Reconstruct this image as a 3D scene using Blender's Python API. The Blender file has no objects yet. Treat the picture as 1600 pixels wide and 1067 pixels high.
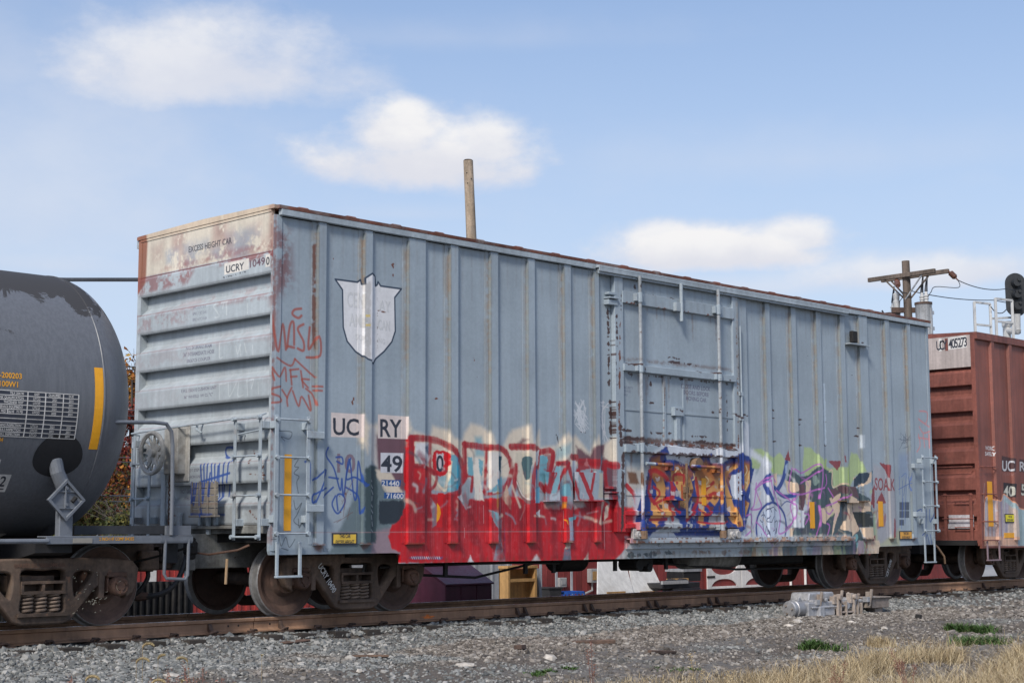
import bpy, bmesh, math, random
import numpy as np
from mathutils import Vector, Matrix
R = math.radians
random.seed(7); rng = np.random.default_rng(11)
scene = bpy.context.scene
COL = scene.collection

# ------------------------------------------------------------------ camera, sky, sun, exposure
# World: X runs along the track, Y away from the photographer, Z up, rail top = 0, near car corner = origin.
YAW, PITCH, ROLL, FPX = R(44.6275), R(6.9079), R(-0.2287), 2450.5
EYE = np.array([-11.743, -15.801, 1.0724])
def basis():
    f = np.array([math.cos(YAW)*math.cos(PITCH), math.sin(YAW)*math.cos(PITCH), math.sin(PITCH)])
    r = np.array([math.sin(YAW), -math.cos(YAW), 0.0]); u = np.cross(r, f)
    c, s = math.cos(ROLL), math.sin(ROLL)
    return f, r*c+u*s, u*c-r*s
FW, RT, UP = basis()
cam = bpy.data.cameras.new('camera'); camo = bpy.data.objects.new('camera', cam); COL.objects.link(camo)
camo.matrix_world = Matrix(((RT[0], UP[0], -FW[0], EYE[0]), (RT[1], UP[1], -FW[1], EYE[1]), (RT[2], UP[2], -FW[2], EYE[2]), (0, 0, 0, 1)))
cam.sensor_width = 36; cam.lens = 36*FPX/1600; cam.clip_start = .1; cam.clip_end = 6000
scene.camera = camo
scene.view_settings.view_transform = 'Standard'; scene.view_settings.look = 'None'
scene.view_settings.exposure = 0.55; scene.view_settings.gamma = 1; scene.view_settings.use_curve_mapping = False
SUN_AZ, SUN_EL = R(205), R(42)        # direction towards the sun, from +X counter-clockwise
sl = bpy.data.lights.new('sun', 'SUN'); so = bpy.data.objects.new('sun', sl); COL.objects.link(so)
sd = Vector((math.cos(SUN_AZ)*math.cos(SUN_EL), math.sin(SUN_AZ)*math.cos(SUN_EL), math.sin(SUN_EL)))
so.rotation_euler = sd.to_track_quat('Z', 'Y').to_euler()
sl.energy = 2.5; sl.angle = R(12); sl.color = (1, .95, .88)

def survey_ray(x, y): return FW*FPX + RT*(x-800) - UP*(y-533.5)
def onY(x, y, Y=0.):                   # photogrammetry: a sighted point on the plane Y=const -> (X, Z)
    d = survey_ray(x, y); p = EYE + d*((Y-EYE[1])/d[1]); return float(p[0]), float(p[2])
def onX(x, y, X=0.):
    d = survey_ray(x, y); p = EYE + d*((X-EYE[0])/d[0]); return float(p[1]), float(p[2])
def onZ(x, y, Z=0.):
    d = survey_ray(x, y); p = EYE + d*((Z-EYE[2])/d[2]); return float(p[0]), float(p[1])
def atD(x, y, D): return EYE + survey_ray(x, y)/FPX*D

# ------------------------------------------------------------------ node helpers
class NT:
    def __init__(s, tree): s.t = tree; s.n = tree.nodes; s.l = tree.links
    def add(s, typ, **kw):
        nd = s.n.new(typ)
        for k, v in kw.items():
            if k.startswith('i_'):
                key = k[2:]; key = int(key) if key.isdigit() else key.replace('_', ' ')
                s.put(nd.inputs[key], v)
            else: setattr(nd, k, v)
        return nd
    def put(s, sock, v):
        if isinstance(v, bpy.types.NodeSocket): s.l.new(v, sock)
        else:
            if sock.type == 'RGBA' and hasattr(v, '__len__') and len(v) == 3: v = (*v, 1)
            sock.default_value = v
    def math(s, op, a, b=0., c=0., clamp=False):
        nd = s.n.new('ShaderNodeMath'); nd.operation = op; nd.use_clamp = clamp
        for i, v in enumerate((a, b, c)): s.put(nd.inputs[i], v)
        return nd.outputs[0]
    def mix(s, f, a, b, mode='MIX'):
        nd = s.n.new('ShaderNodeMix'); nd.data_type = 'RGBA'; nd.blend_type = mode
        s.put(nd.inputs[0], f); s.put(nd.inputs[6], a); s.put(nd.inputs[7], b); return nd.outputs[2]
    def noise(s, vec, scale, detail=4, rough=.55, dist=0):
        nd = s.n.new('ShaderNodeTexNoise'); s.put(nd.inputs['Vector'], vec)
        s.put(nd.inputs['Scale'], scale); nd.inputs['Detail'].default_value = detail
        nd.inputs['Roughness'].default_value = rough; nd.inputs['Distortion'].default_value = dist
        return nd.outputs[0]
    def vmul(s, vec, v):
        nd = s.n.new('ShaderNodeVectorMath'); nd.operation = 'MULTIPLY'; s.put(nd.inputs[0], vec); nd.inputs[1].default_value = v; return nd.outputs[0]
    def ramp(s, f, a, b, lo=0., hi=1.):
        nd = s.n.new('ShaderNodeMapRange'); nd.interpolation_type = 'SMOOTHSTEP'
        s.put(nd.inputs[0], f); nd.inputs[1].default_value = a; nd.inputs[2].default_value = b
        nd.inputs[3].default_value = lo; nd.inputs[4].default_value = hi; return nd.outputs[0]

def new_mat(name):
    m = bpy.data.materials.new(name); m.use_nodes = True
    t = NT(m.node_tree); t.n.clear()
    out = t.n.new('ShaderNodeOutputMaterial'); b = t.n.new('ShaderNodeBsdfPrincipled')
    t.l.new(b.outputs[0], out.inputs[0]); return m, t, b

def paint(name, col, rough=.55, metal=0., var=.12, streak=.12, spots=0., spot_col=(.10, .04, .025), dust=0., dust_col=(.22, .17, .13),
          img=None, ext=None, axis='X', bump=.15, bscale=60., grain=18., spec=.5, rnd=.0, buckle=0.):
    """weathered paint / metal: broad variation, vertical run-off streaks, rust specks, optional flat print (generated image)"""
    m, t, b = new_mat(name)
    tc = t.n.new('ShaderNodeTexCoord'); co = tc.outputs['Object']
    if rnd:
        oi = t.n.new('ShaderNodeObjectInfo'); sh = t.n.new('ShaderNodeVectorMath'); sh.operation = 'ADD'
        t.l.new(co, sh.inputs[0]); mm = t.math('MULTIPLY', oi.outputs['Random'], 37.); t.l.new(mm, sh.inputs[1]); co = sh.outputs[0]
    c = None
    n1 = t.noise(co, .9, 5, .6); n2 = t.noise(co, grain, 5, .65)
    f1 = t.ramp(n1, .3, .7, 1-var, 1+var); f2 = t.ramp(n2, .25, .75, 1-var*.7, 1+var*.7)
    f = t.math('MULTIPLY', f1, f2)
    if streak:
        n3 = t.noise(t.vmul(co, (9, 9, .35)), 1., 4, .6); f = t.math('MULTIPLY', f, t.ramp(n3, .3, .72, 1-streak, 1+streak*.6))
    if rnd: f = t.math('MULTIPLY', f, t.math('MULTIPLY_ADD', oi.outputs['Random'], rnd*2, 1-rnd))
    vm = t.n.new('ShaderNodeVectorMath'); vm.operation = 'SCALE'; vm.inputs[0].default_value = col; t.l.new(f, vm.inputs['Scale']); c = vm.outputs[0]
    if dust:
        n5 = t.noise(co, 2.3, 6, .7); c = t.mix(t.ramp(n5, .62-.4*dust, .85-.2*dust, 0, .85), c, dust_col)
    if img is not None:
        sx = t.n.new('ShaderNodeSeparateXYZ'); t.l.new(tc.outputs['Object'], sx.inputs[0])
        u0, u1, v0, v1 = ext
        src = sx.outputs[0] if axis == 'X' else sx.outputs[1]
        u = t.math('DIVIDE', t.math('SUBTRACT', src, u0), u1-u0); v = t.math('DIVIDE', t.math('SUBTRACT', sx.outputs[2], v0), v1-v0)
        if axis == 'Y': u = t.math('SUBTRACT', 1., u)
        cx = t.n.new('ShaderNodeCombineXYZ'); t.l.new(u, cx.inputs[0]); t.l.new(v, cx.inputs[1])
        it = t.n.new('ShaderNodeTexImage'); it.image = img; it.extension = 'CLIP'; it.interpolation = 'Linear'; t.l.new(cx.outputs[0], it.inputs[0])
        # faded spray paint keeps part of the wall's wear
        wear = t.math('MULTIPLY', f, 1.); vs = t.n.new('ShaderNodeVectorMath'); vs.operation = 'SCALE'
        t.l.new(it.outputs[0], vs.inputs[0]); t.l.new(wear, vs.inputs['Scale'])
        c = t.mix(it.outputs[1], c, vs.outputs[0])
    if spots:
        n4 = t.noise(co, 7., 7, .7); th = .76-.22*spots
        c = t.mix(t.ramp(n4, th, th+.05), c, spot_col)
    t.put(b.inputs['Base Color'], c)
    t.put(b.inputs['Roughness'], t.ramp(n2, .2, .8, max(.05, rough-.1), min(1, rough+.12)))
    b.inputs['Metallic'].default_value = metal; b.inputs['Specular IOR Level'].default_value = spec
    if bump:
        nb = t.noise(co, bscale, 4, .6); bp = t.n.new('ShaderNodeBump'); bp.inputs['Strength'].default_value = bump; bp.inputs['Distance'].default_value = .01
        hg = t.math('ADD', nb, t.math('MULTIPLY', n1, 2.))
        if buckle: hg = t.math('ADD', hg, t.math('MULTIPLY', t.noise(t.vmul(co, (1, 1, .55)), 1.9, 2, .5), buckle))
        t.l.new(hg, bp.inputs['Height']); t.l.new(bp.outputs[0], b.inputs['Normal'])
    return m

# ------------------------------------------------------------------ sky with clouds
world = bpy.data.worlds.new('World'); scene.world = world; world.use_nodes = True
w = NT(world.node_tree); w.n.clear()
wo = w.n.new('ShaderNodeOutputWorld'); bg = w.n.new('ShaderNodeBackground'); w.l.new(bg.outputs[0], wo.inputs[0])
sky = w.n.new('ShaderNodeTexSky'); sky.sky_type = 'NISHITA'; sky.sun_disc = False
sky.sun_elevation = SUN_EL; sky.sun_rotation = math.pi/2 - SUN_AZ; sky.air_density = 1.0; sky.dust_density = 1.2; sky.ozone_density = 1.2
SKY = .10
bg.inputs[1].default_value = SKY
tcw = w.n.new('ShaderNodeTexCoord'); dirv = tcw.outputs['Generated']
sx = w.n.new('ShaderNodeSeparateXYZ'); w.l.new(dirv, sx.inputs[0])
az = w.math('ARCTAN2', sx.outputs[1], sx.outputs[0]); el = w.math('ARCSINE', sx.outputs[2])
nA = w.noise(w.vmul(dirv, (1, 1, 1.9)), 7.5, 9, .58); nB = w.noise(w.vmul(dirv, (1, 1, 1.6)), 22., 7, .6)
nz = w.math('ADD', w.math('MULTIPLY', w.math('SUBTRACT', nA, .5), 1.9), w.math('MULTIPLY', w.math('SUBTRACT', nB, .5), .9))
CLOUDS = [(350, 118, 290, 112, .84), (650, 262, 260, 90, 1.0), (620, 225, 120, 85, 1.0), (760, 235, 90, 60, .95), (1110, 400, 215, 60, 1.0), (1235, 378, 80, 42, .95), (1040, 385, 90, 45, .95), (1480, 430, 260, 45, .8),
          (1150, 450, 300, 30, .5), (90, 415, 260, 38, .45), (0, 110, 140, 90, .35), (1700, 420, 160, 60, .8), (620, 335, 160, 22, .25), (60, 320, 500, 300, .42), (700, 60, 420, 40, .22), (1250, 250, 520, 60, .25)]
dens = None; shade = None
for (px, py, wx, wy, k) in CLOUDS:
    d = survey_ray(px, py); d = d/np.linalg.norm(d); a0 = math.atan2(d[1], d[0]); e0 = math.asin(d[2])
    ua = w.math('DIVIDE', w.math('SUBTRACT', a0, az), wx/FPX); ve = w.math('DIVIDE', w.math('SUBTRACT', el, e0), wy/FPX)
    flat = w.math('MULTIPLY', ve, w.math('ADD', 1., w.math('MULTIPLY', w.math('LESS_THAN', ve, 0.), .9)))   # flatter bases
    rr = w.math('SQRT', w.math('ADD', w.math('MULTIPLY', ua, ua), w.math('MULTIPLY', flat, flat)))
    q = w.math('MULTIPLY', w.ramp(w.math('SUBTRACT', rr, nz), .36 if k > .9 else .2 if k > .5 else -.5, 1.06 if k > .9 else 1.15 if k > .5 else 1.5, 1, 0), k)
    sh = w.math('MULTIPLY', q, w.ramp(w.math('ADD', ve, nz), -.25, .8))
    dens = q if dens is None else w.math('MAXIMUM', dens, q)
    shade = sh if shade is None else w.math('MAXIMUM', shade, sh)
# the rest of the sky: thin broken cloud
nC = w.noise(w.vmul(dirv, (1, 1, 2.2)), 2.6, 8, .6)
wisps = w.math('MULTIPLY', w.ramp(nC, .42, .8), .42)
dens = w.math('MAXIMUM', dens, wisps)
lowveil = w.ramp(el, .0, .42, .80, .0)
ccol = w.mix(shade, (5.05, 5.15, 5.65), (6.25, 6.2, 6.25))
base = w.mix(.0, sky.outputs[0], (6, 7, 9))
base = w.mix(.34, base, (2.4, 3.5, 6.1)); base = w.mix(lowveil, base, (4.3, 5.0, 6.15))
w.l.new(w.mix(dens, base, ccol), bg.inputs[0])

# ------------------------------------------------------------------ mesh helpers
class MB:
    def __init__(s): s.v = []; s.f = []
    def add(s, vs, fs):
        o = len(s.v); s.v += [tuple(map(float, p)) for p in vs]; s.f += [tuple(i+o for i in q) for q in fs]; return s
    def box(s, x0, x1, y0, y1, z0, z1):
        x0, x1 = sorted((x0, x1)); y0, y1 = sorted((y0, y1)); z0, z1 = sorted((z0, z1))
        return s.add([(x0,y0,z0),(x1,y0,z0),(x1,y1,z0),(x0,y1,z0),(x0,y0,z1),(x1,y0,z1),(x1,y1,z1),(x0,y1,z1)],
                     [(0,3,2,1),(4,5,6,7),(0,1,5,4),(1,2,6,5),(2,3,7,6),(3,0,4,7)])
    def prism(s, prof, a, b, axis='Y'):
        """closed 2-D outline swept from a to b; axis Y: outline in (X,Z); X: (Y,Z); Z: (X,Y)"""
        n = len(prof); mk = {'Y': lambda p, q: (p[0], q, p[1]), 'X': lambda p, q: (q, p[0], p[1]), 'Z': lambda p, q: (p[0], p[1], q)}[axis]
        vs = [mk(p, a) for p in prof]+[mk(p, b) for p in prof]
        return s.add(vs, [tuple(range(n)), tuple(range(2*n-1, n-1, -1))]+[(i, (i+1) % n + 0, (i+1) % n+n, i+n) for i in range(n)][::1])
    def cyl(s, p0, p1, r0, r1=None, n=12, cap=True):
        r1 = r0 if r1 is None else r1; p0 = Vector(p0); p1 = Vector(p1); d = (p1-p0).normalized()
        a = d.orthogonal().normalized(); b = d.cross(a); vs = []
        for p, r in ((p0, r0), (p1, r1)):
            for i in range(n): t = 2*math.pi*i/n; vs.append(p+a*(r*math.cos(t))+b*(r*math.sin(t)))
        fs = [(i, (i+1) % n, (i+1) % n+n, i+n) for i in range(n)]
        if cap: fs += [tuple(range(n-1, -1, -1)), tuple(range(n, 2*n))]
        return s.add(vs, fs)
    def tube(s, pts, r, n=8, cap=True):
        pts = [Vector(p) for p in pts]; m = len(pts); rs = r if hasattr(r, '__len__') else [r]*m; vs = []; a = None
        for k in range(m):
            d = (pts[min(k+1, m-1)]-pts[max(k-1, 0)]).normalized()
            a = (d.orthogonal() if a is None else a-d*a.dot(d)).normalized(); b = d.cross(a)
            for i in range(n): t = 2*math.pi*i/n; vs.append(pts[k]+a*(rs[k]*math.cos(t))+b*(rs[k]*math.sin(t)))
        fs = [(k*n+i, k*n+(i+1) % n, (k+1)*n+(i+1) % n, (k+1)*n+i) for k in range(m-1) for i in range(n)]
        if cap: fs += [tuple(range(n-1, -1, -1)), tuple(range((m-1)*n, m*n))]
        return s.add(vs, fs)
    def lathe(s, prof, c, axis='Y', n=32, closed=False):
        """prof: list of (along, radius)"""
        vs = []; m = len(prof); c = Vector(c)
        for (h, r) in prof:
            for i in range(n):
                t = 2*math.pi*i/n; p = (r*math.cos(t), r*math.sin(t))
                vs.append(c+Vector({'Y': (p[0], h, p[1]), 'X': (h, p[0], p[1]), 'Z': (p[0], p[1], h)}[axis]))
        rngm = m if closed else m-1
        fs = [(k*n+i, k*n+(i+1) % n, ((k+1) % m)*n+(i+1) % n, ((k+1) % m)*n+i) for k in range(rngm) for i in range(n)]
        if not closed: fs += [tuple(range(n)), tuple(range((m-1)*n, m*n))]
        return s.add(vs, fs)
    def mesh(s, name, smooth=False):
        me = bpy.data.meshes.new(name); me.from_pydata(s.v, [], s.f); me.validate()
        bm = bmesh.new(); bm.from_mesh(me); bmesh.ops.recalc_face_normals(bm, faces=bm.faces); bm.to_mesh(me); bm.free()
        if smooth: smooth_by_angle(me)
        return me

def smooth_by_angle(me, ang=35):
    me.polygons.foreach_set('use_smooth', [True]*len(me.polygons))
    bm = bmesh.new(); bm.from_mesh(me)
    for e in bm.edges: e.smooth = not (len(e.link_faces) == 2 and e.calc_face_angle(0) > R(ang))
    bm.to_mesh(me); bm.free()

def put(name, me, mat, parent=None, loc=None, bevel=0.):
    o = bpy.data.objects.new(name, me); COL.objects.link(o)
    if mat is not None and not me.materials:
        for mm in (mat if isinstance(mat, (list, tuple)) else [mat]): me.materials.append(mm)
    if loc is not None: o.location = loc
    if parent is not None: attach(o, parent)
    if bevel:
        bv = o.modifiers.new('edge', 'BEVEL'); bv.width = bevel; bv.segments = 1; bv.limit_method = 'ANGLE'; bv.angle_limit = R(40)
    return o
def origin_of(o):
    v = Vector(o.location)
    return v
def attach(o, parent):
    """parent without moving; parents here are only translated"""
    t = Vector((0, 0, 0)); q = parent
    while q is not None: t += Vector(q.location) + q.matrix_parent_inverse.translation; q = q.parent
    o.parent = parent; o.matrix_parent_inverse = Matrix.Translation(-t)
def part(name, mb, mat, parent, bevel=0., smooth=False, label=None):
    o = put(name, mb.mesh(name, smooth), mat, parent, bevel=bevel)
    if label: o['label'] = label
    return o
def thing(name, label, cat, loc, group=None, kind=None):
    o = bpy.data.objects.new(name, None); COL.objects.link(o); o.location = loc; o.empty_display_size = .3
    return tag(o, label, cat, group, kind)
def tag(o, label=None, cat=None, group=None, kind=None):
    if label: o['label'] = label
    if cat: o['category'] = cat
    if group: o['group'] = group
    if kind: o['kind'] = kind
    return o
def dup(o, parent, delta):
    c = o.copy(); COL.objects.link(c); c.parent = parent
    c.matrix_parent_inverse = o.matrix_parent_inverse.copy() if o.parent else Matrix()
    c.location = Vector(o.location)+Vector(delta)
    return c

def catmull(pts, k=6, closed=False):
    P = [np.array(p, float) for p in pts]; n = len(P); out = []
    for i in range(n if closed else n-1):
        p0 = P[(i-1) % n] if closed or i > 0 else P[0]; p1 = P[i]; p2 = P[(i+1) % n]; p3 = P[(i+2) % n] if closed or i+2 < n else P[-1]
        for j in range(k):
            t = j/k; out.append(.5*((2*p1)+(-p0+p2)*t+(2*p0-5*p1+4*p2-p3)*t*t+(-p0+3*p1-3*p2+p3)*t**3))
    if not closed: out.append(P[-1])
    return out

def outline_mesh(name, outer, holes=(), depth=.05, bevel=.01):
    """casting: filled 2-D outline with holes, rounded edges, in the X-Z plane, facing -Y"""
    cu = bpy.data.curves.new(name, 'CURVE'); cu.dimensions = '2D'; cu.fill_mode = 'BOTH'; cu.extrude = max(.001, depth/2-bevel); cu.bevel_depth = bevel; cu.bevel_resolution = 1
    for ring in (outer, *holes):
        sp = cu.splines.new('POLY'); sp.points.add(len(ring)-1); sp.use_cyclic_u = True
        for i, p in enumerate(ring): sp.points[i].co = (p[0], p[1], 0, 1)
    ob = bpy.data.objects.new(name, cu); me = bpy.data.meshes.new_from_object(ob)
    bpy.data.objects.remove(ob); bpy.data.curves.remove(cu)
    me.transform(Matrix.Rotation(R(90), 4, 'X')); me.materials.clear(); return me

_gl = {}
def glyphs(txt):
    """flat triangles of a line of text: cap height 1, starting at 0"""
    if txt in _gl: return _gl[txt]
    cu = bpy.data.curves.new('t', 'FONT'); cu.body = txt; cu.size = 1; cu.resolution_u = 3; cu.fill_mode = 'FRONT'; cu.offset = .02
    ob = bpy.data.objects.new('t', cu); me = bpy.data.meshes.new_from_object(ob); me.calc_loop_triangles()
    v = np.zeros(len(me.vertices)*3); me.vertices.foreach_get('co', v); v = v.reshape(-1, 3)[:, :2]
    tr = np.zeros(len(me.loop_triangles)*3, int); me.loop_triangles.foreach_get('vertices', tr); tr = tr.reshape(-1, 3)
    bpy.data.objects.remove(ob); bpy.data.curves.remove(cu); bpy.data.meshes.remove(me)
    if len(v): v = (v-[v[:, 0].min(), 0])/.729
    _gl[txt] = (v, tr); return v, tr

def lettering(lines, fn, h, mat, parent, narrow=.7, lead=1.5, align='L', name='lettering', bold=0., wmax=None):
    """flat letters laid on a surface: fn(u, v) -> 3-D point"""
    o_ = None
    for k, s in enumerate(lines):
        V = []; T = []; v, t = glyphs(s)
        if not len(v): continue
        wd = v[:, 0].max()*h*narrow; sc = narrow
        if wmax and wd > wmax: sc *= wmax/wd; wd = wmax
        off = {'L': 0, 'C': -wd/2, 'R': -wd}[align]
        V += [fn(float(a*h*sc+off), float(b*h-k*h*lead)) for a, b in v]; T += [tuple(int(i) for i in q) for q in t]
        me = bpy.data.meshes.new(name); me.from_pydata(V, [], T); o_ = put(name, me, mat, parent)
    return o_
# ------------------------------------------------------------------ flat paint on the cars: generated print
def srgb(r, g, b): return np.array([((c/255)/12.92 if c/255 <= .04045 else ((c/255+.055)/1.055)**2.4) for c in (r, g, b)])*.93
def fbm(h, w, cell, seed=0, octv=4, stretch=(1, 1)):
    g = np.random.default_rng(seed); out = np.zeros((h, w), np.float32); amp = 1; tot = 0
    for o in range(octv):
        ch = max(1.5, cell*stretch[0]/2**o); cw = max(1.5, cell*stretch[1]/2**o); gh = int(h/ch)+3; gw = int(w/cw)+3
        q = g.random((gh, gw), dtype=np.float32); y = np.arange(h)/ch; x = np.arange(w)/cw
        yi = y.astype(int); xi = x.astype(int); fy = (y-yi)[:, None].astype(np.float32); fx = (x-xi)[None].astype(np.float32)
        fy = fy*fy*(3-2*fy); fx = fx*fx*(3-2*fx)
        r0 = q[yi][:, xi]*(1-fx)+q[yi][:, xi+1]*fx; r1 = q[yi+1][:, xi]*(1-fx)+q[yi+1][:, xi+1]*fx
        out += amp*(r0*(1-fy)+r1*fy); tot += amp; amp *= .55
    return out/tot
class Canvas:
    def __init__(s, u0, u1, v0, v1, ppm, seed=1):
        s.u0, s.u1, s.v0, s.v1, s.k = u0, u1, v0, v1, ppm
        s.W = int((u1-u0)*ppm); s.H = int((v1-v0)*ppm); s.c = np.zeros((s.H, s.W, 3), np.float32); s.a = np.zeros((s.H, s.W), np.float32)
        s.n1 = fbm(s.H, s.W, ppm*.16, seed); s.n2 = fbm(s.H, s.W, ppm*.05, seed+1); s.n3 = fbm(s.H, s.W, ppm*.035, seed+2, 3, (14, 1)); s.g = np.random.default_rng(seed+5)
        s.map = lambda x, y: (x, y); s.z = 1.; s.spray = False
    def zone(s, x0, y0, k, plane):
        s.z = k/100.                     # rough metres per zone unit
        s.map = lambda a, b: plane(x0+a*k, y0+b*k)
    def pts(s, P): return np.array([((q[0]-s.u0)*s.k, (q[1]-s.v0)*s.k) for q in (s.map(*p) for p in P)], np.float32)
    def blend(s, y0, y1, x0, x1, al, col):
        if al.size == 0: return
        A = s.a[y0:y1, x0:x1]; na = al+A*(1-al); wgt = np.where(na > 1e-5, al/np.maximum(na, 1e-5), 0)[..., None]
        C = s.c[y0:y1, x0:x1]; C += (np.asarray(col, np.float32)-C)*wgt; s.a[y0:y1, x0:x1] = na
    def win(s, x0, x1, y0, y1): return max(0, int(y0)), min(s.H, int(y1)+1), max(0, int(x0)), min(s.W, int(x1)+1)
    def segdist(s, Q, y0, y1, x0, x1, closed, reach=None):
        d = np.full((y1-y0, x1-x0), 1e6, np.float32); n = len(Q)
        for i in range(n if closed else n-1):
            a, b = Q[i], Q[(i+1) % n]
            if reach is not None: Y0, Y1, X0, X1 = max(y0, int(min(a[1], b[1])-reach)), min(y1, int(max(a[1], b[1])+reach)+2), max(x0, int(min(a[0], b[0])-reach)), min(x1, int(max(a[0], b[0])+reach)+2)
            else: Y0, Y1, X0, X1 = y0, y1, x0, x1
            if Y1 <= Y0 or X1 <= X0: continue
            yy = np.arange(Y0, Y1, dtype=np.float32)[:, None]-a[1]; xx = np.arange(X0, X1, dtype=np.float32)[None]-a[0]
            e = b-a; L = max(float(e@e), 1e-6); t = np.clip((xx*e[0]+yy*e[1])/L, 0, 1)
            q = np.sqrt((xx-t*e[0])**2+(yy-t*e[1])**2); v = d[Y0-y0:Y1-y0, X0-x0:X1-x0]; np.minimum(v, q, out=v)
        return d
    def alpha(s, sd, soft, a, tex, y0, y1, x0, x1, streak=0):
        sf = max(.7, soft*s.k); t = np.clip((sd+sf)/(2*sf), 0, 1); al = a*t*t*(3-2*t)
        if tex: al = al*np.clip((s.n1[y0:y1, x0:x1]*.55+s.n2[y0:y1, x0:x1]*.45-.5)*6*1+.5+(1-tex)*2.2, 0, 1)
        if streak: al = al*np.clip(1-streak*np.clip((s.n3[y0:y1, x0:x1]-.5)*5+.5, 0, 1), 0, 1)
        return al.astype(np.float32)
    def poly(s, P, col, a=1., soft=.006, tex=0., wob=.0, smooth=False, raw=False, streak=0.):
        Q = s.pts(P) if not raw else np.array([((p[0]-s.u0)*s.k, (p[1]-s.v0)*s.k) for p in P], np.float32)
        if smooth: Q = np.array(catmull(Q, 5, True), np.float32)
        if s.spray and .005 < soft < .05 and not wob: wob = .016; soft = soft*1.3
        m = (soft+wob+(.03 if s.spray else 0))*s.k+2; y0, y1, x0, x1 = s.win(Q[:, 0].min()-m, Q[:, 0].max()+m, Q[:, 1].min()-m, Q[:, 1].max()+m)
        if y1 <= y0 or x1 <= x0: return
        yy = np.arange(y0, y1, dtype=np.float32)[:, None]; xx = np.arange(x0, x1, dtype=np.float32)[None]; ins = np.zeros((y1-y0, x1-x0), bool)
        for i in range(len(Q)):
            a_, b_ = Q[i], Q[(i+1) % len(Q)]
            if a_[1] == b_[1]: continue
            ins ^= ((a_[1] > yy) != (b_[1] > yy)) & (xx < (b_[0]-a_[0])*(yy-a_[1])/(b_[1]-a_[1])+a_[0])
        d = s.segdist(Q, y0, y1, x0, x1, True, m+4); d = np.minimum(d, m+4); sd = np.where(ins, d, -d)
        if wob: sd = sd+(s.n2[y0:y1, x0:x1]-.5)*2.5*wob*s.k
        if s.spray and .005 < soft < .05: s.blend(y0, y1, x0, x1, s.alpha(sd, .03, a*.16, .5, y0, y1, x0, x1), col)
        s.blend(y0, y1, x0, x1, s.alpha(sd, soft, a, tex, y0, y1, x0, x1, streak), col)
    def stroke(s, P, wd, col, a=1., soft=.006, tex=0., smooth=True, raw=False, metric=False, streak=0.):
        Q = s.pts(P) if not raw else np.array([((p[0]-s.u0)*s.k, (p[1]-s.v0)*s.k) for p in P], np.float32)
        if smooth and len(Q) > 2: Q = np.array(catmull(Q, 5), np.float32)
        r = (wd if metric else wd*s.z)*s.k/2; hz = s.spray and r > .02*s.k and soft > .005; m = r+(soft+(.05 if hz else 0))*s.k+2
        y0, y1, x0, x1 = s.win(Q[:, 0].min()-m, Q[:, 0].max()+m, Q[:, 1].min()-m, Q[:, 1].max()+m)
        if y1 <= y0 or x1 <= x0: return
        sd = r-s.segdist(Q, y0, y1, x0, x1, False, m+1)+(s.n2[y0:y1, x0:x1]-.5)*r*(.5 if hz else 0)
        if hz: s.blend(y0, y1, x0, x1, s.alpha(sd, .05, a*.22, .4, y0, y1, x0, x1), col)
        s.blend(y0, y1, x0, x1, s.alpha(sd, soft, a, tex, y0, y1, x0, x1, streak), col)
    def text(s, txt, bl, br, tl, col, a=1., tex=0.):
        B, Rr, T = s.pts([bl, br, tl]); v, tr = glyphs(txt); wd = v[:, 0].max()
        V = B+np.outer(v[:, 0]/wd, Rr-B)+np.outer(v[:, 1], T-B)
        y0, y1, x0, x1 = s.win(V[:, 0].min()-2, V[:, 0].max()+2, V[:, 1].min()-2, V[:, 1].max()+2)
        if y1 <= y0 or x1 <= x0: return
        ss = 2; m = np.zeros(((y1-y0)*ss, (x1-x0)*ss), bool); V = (V-[x0, y0])*ss
        for t in tr:
            p = V[t]; a0 = max(0, int(p[:, 0].min())); a1 = min(m.shape[1], int(p[:, 0].max())+2); b0 = max(0, int(p[:, 1].min())); b1 = min(m.shape[0], int(p[:, 1].max())+2)
            if a1 <= a0 or b1 <= b0: continue
            xx = np.arange(a0, a1)[None]+.5; yy = np.arange(b0, b1)[:, None]+.5; ok = True; sg = None
            e = [(p[(i+1) % 3][0]-p[i][0])*(yy-p[i][1])-(p[(i+1) % 3][1]-p[i][1])*(xx-p[i][0]) for i in range(3)]
            m[b0:b1, a0:a1] |= ((e[0] >= -.3) & (e[1] >= -.3) & (e[2] >= -.3)) | ((e[0] <= .3) & (e[1] <= .3) & (e[2] <= .3))
        al = m.reshape(y1-y0, ss, x1-x0, ss).mean((1, 3)).astype(np.float32)*a
        if tex: al = al*np.clip((s.n2[y0:y1, x0:x1]-.5)*6+.5+(1-tex)*2.2, 0, 1)
        s.blend(y0, y1, x0, x1, al, col)
    def chips(s, x0, y0, x1, y1, n, sz, col, a=.95):
        for _ in range(n):
            t = s.g.random(); cx = x0+(x1-x0)*t; cy = y0+(y1-y0)*t; r = sz*s.g.uniform(.35, 1.2); asp = s.g.uniform(.6, 2.4)
            ang = np.sort(s.g.random(8)*2*np.pi); horiz = abs(x1-x0) > abs(y1-y0)
            P = [(cx+r*(asp if horiz else 1)*np.cos(q)*s.g.uniform(.5, 1.1), cy+r*(1 if horiz else asp)*np.sin(q)*s.g.uniform(.5, 1.1)) for q in ang]
            s.poly(P, col, a, .004)
    def image(s, name):
        im = bpy.data.images.new(name, s.W, s.H, alpha=True, float_buffer=True); im.alpha_mode = 'CHANNEL_PACKED'
        buf = np.dstack([s.c, s.a]).astype(np.float32); im.pixels.foreach_set(buf.ravel()); im.update(); im.pack(); return im

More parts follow.
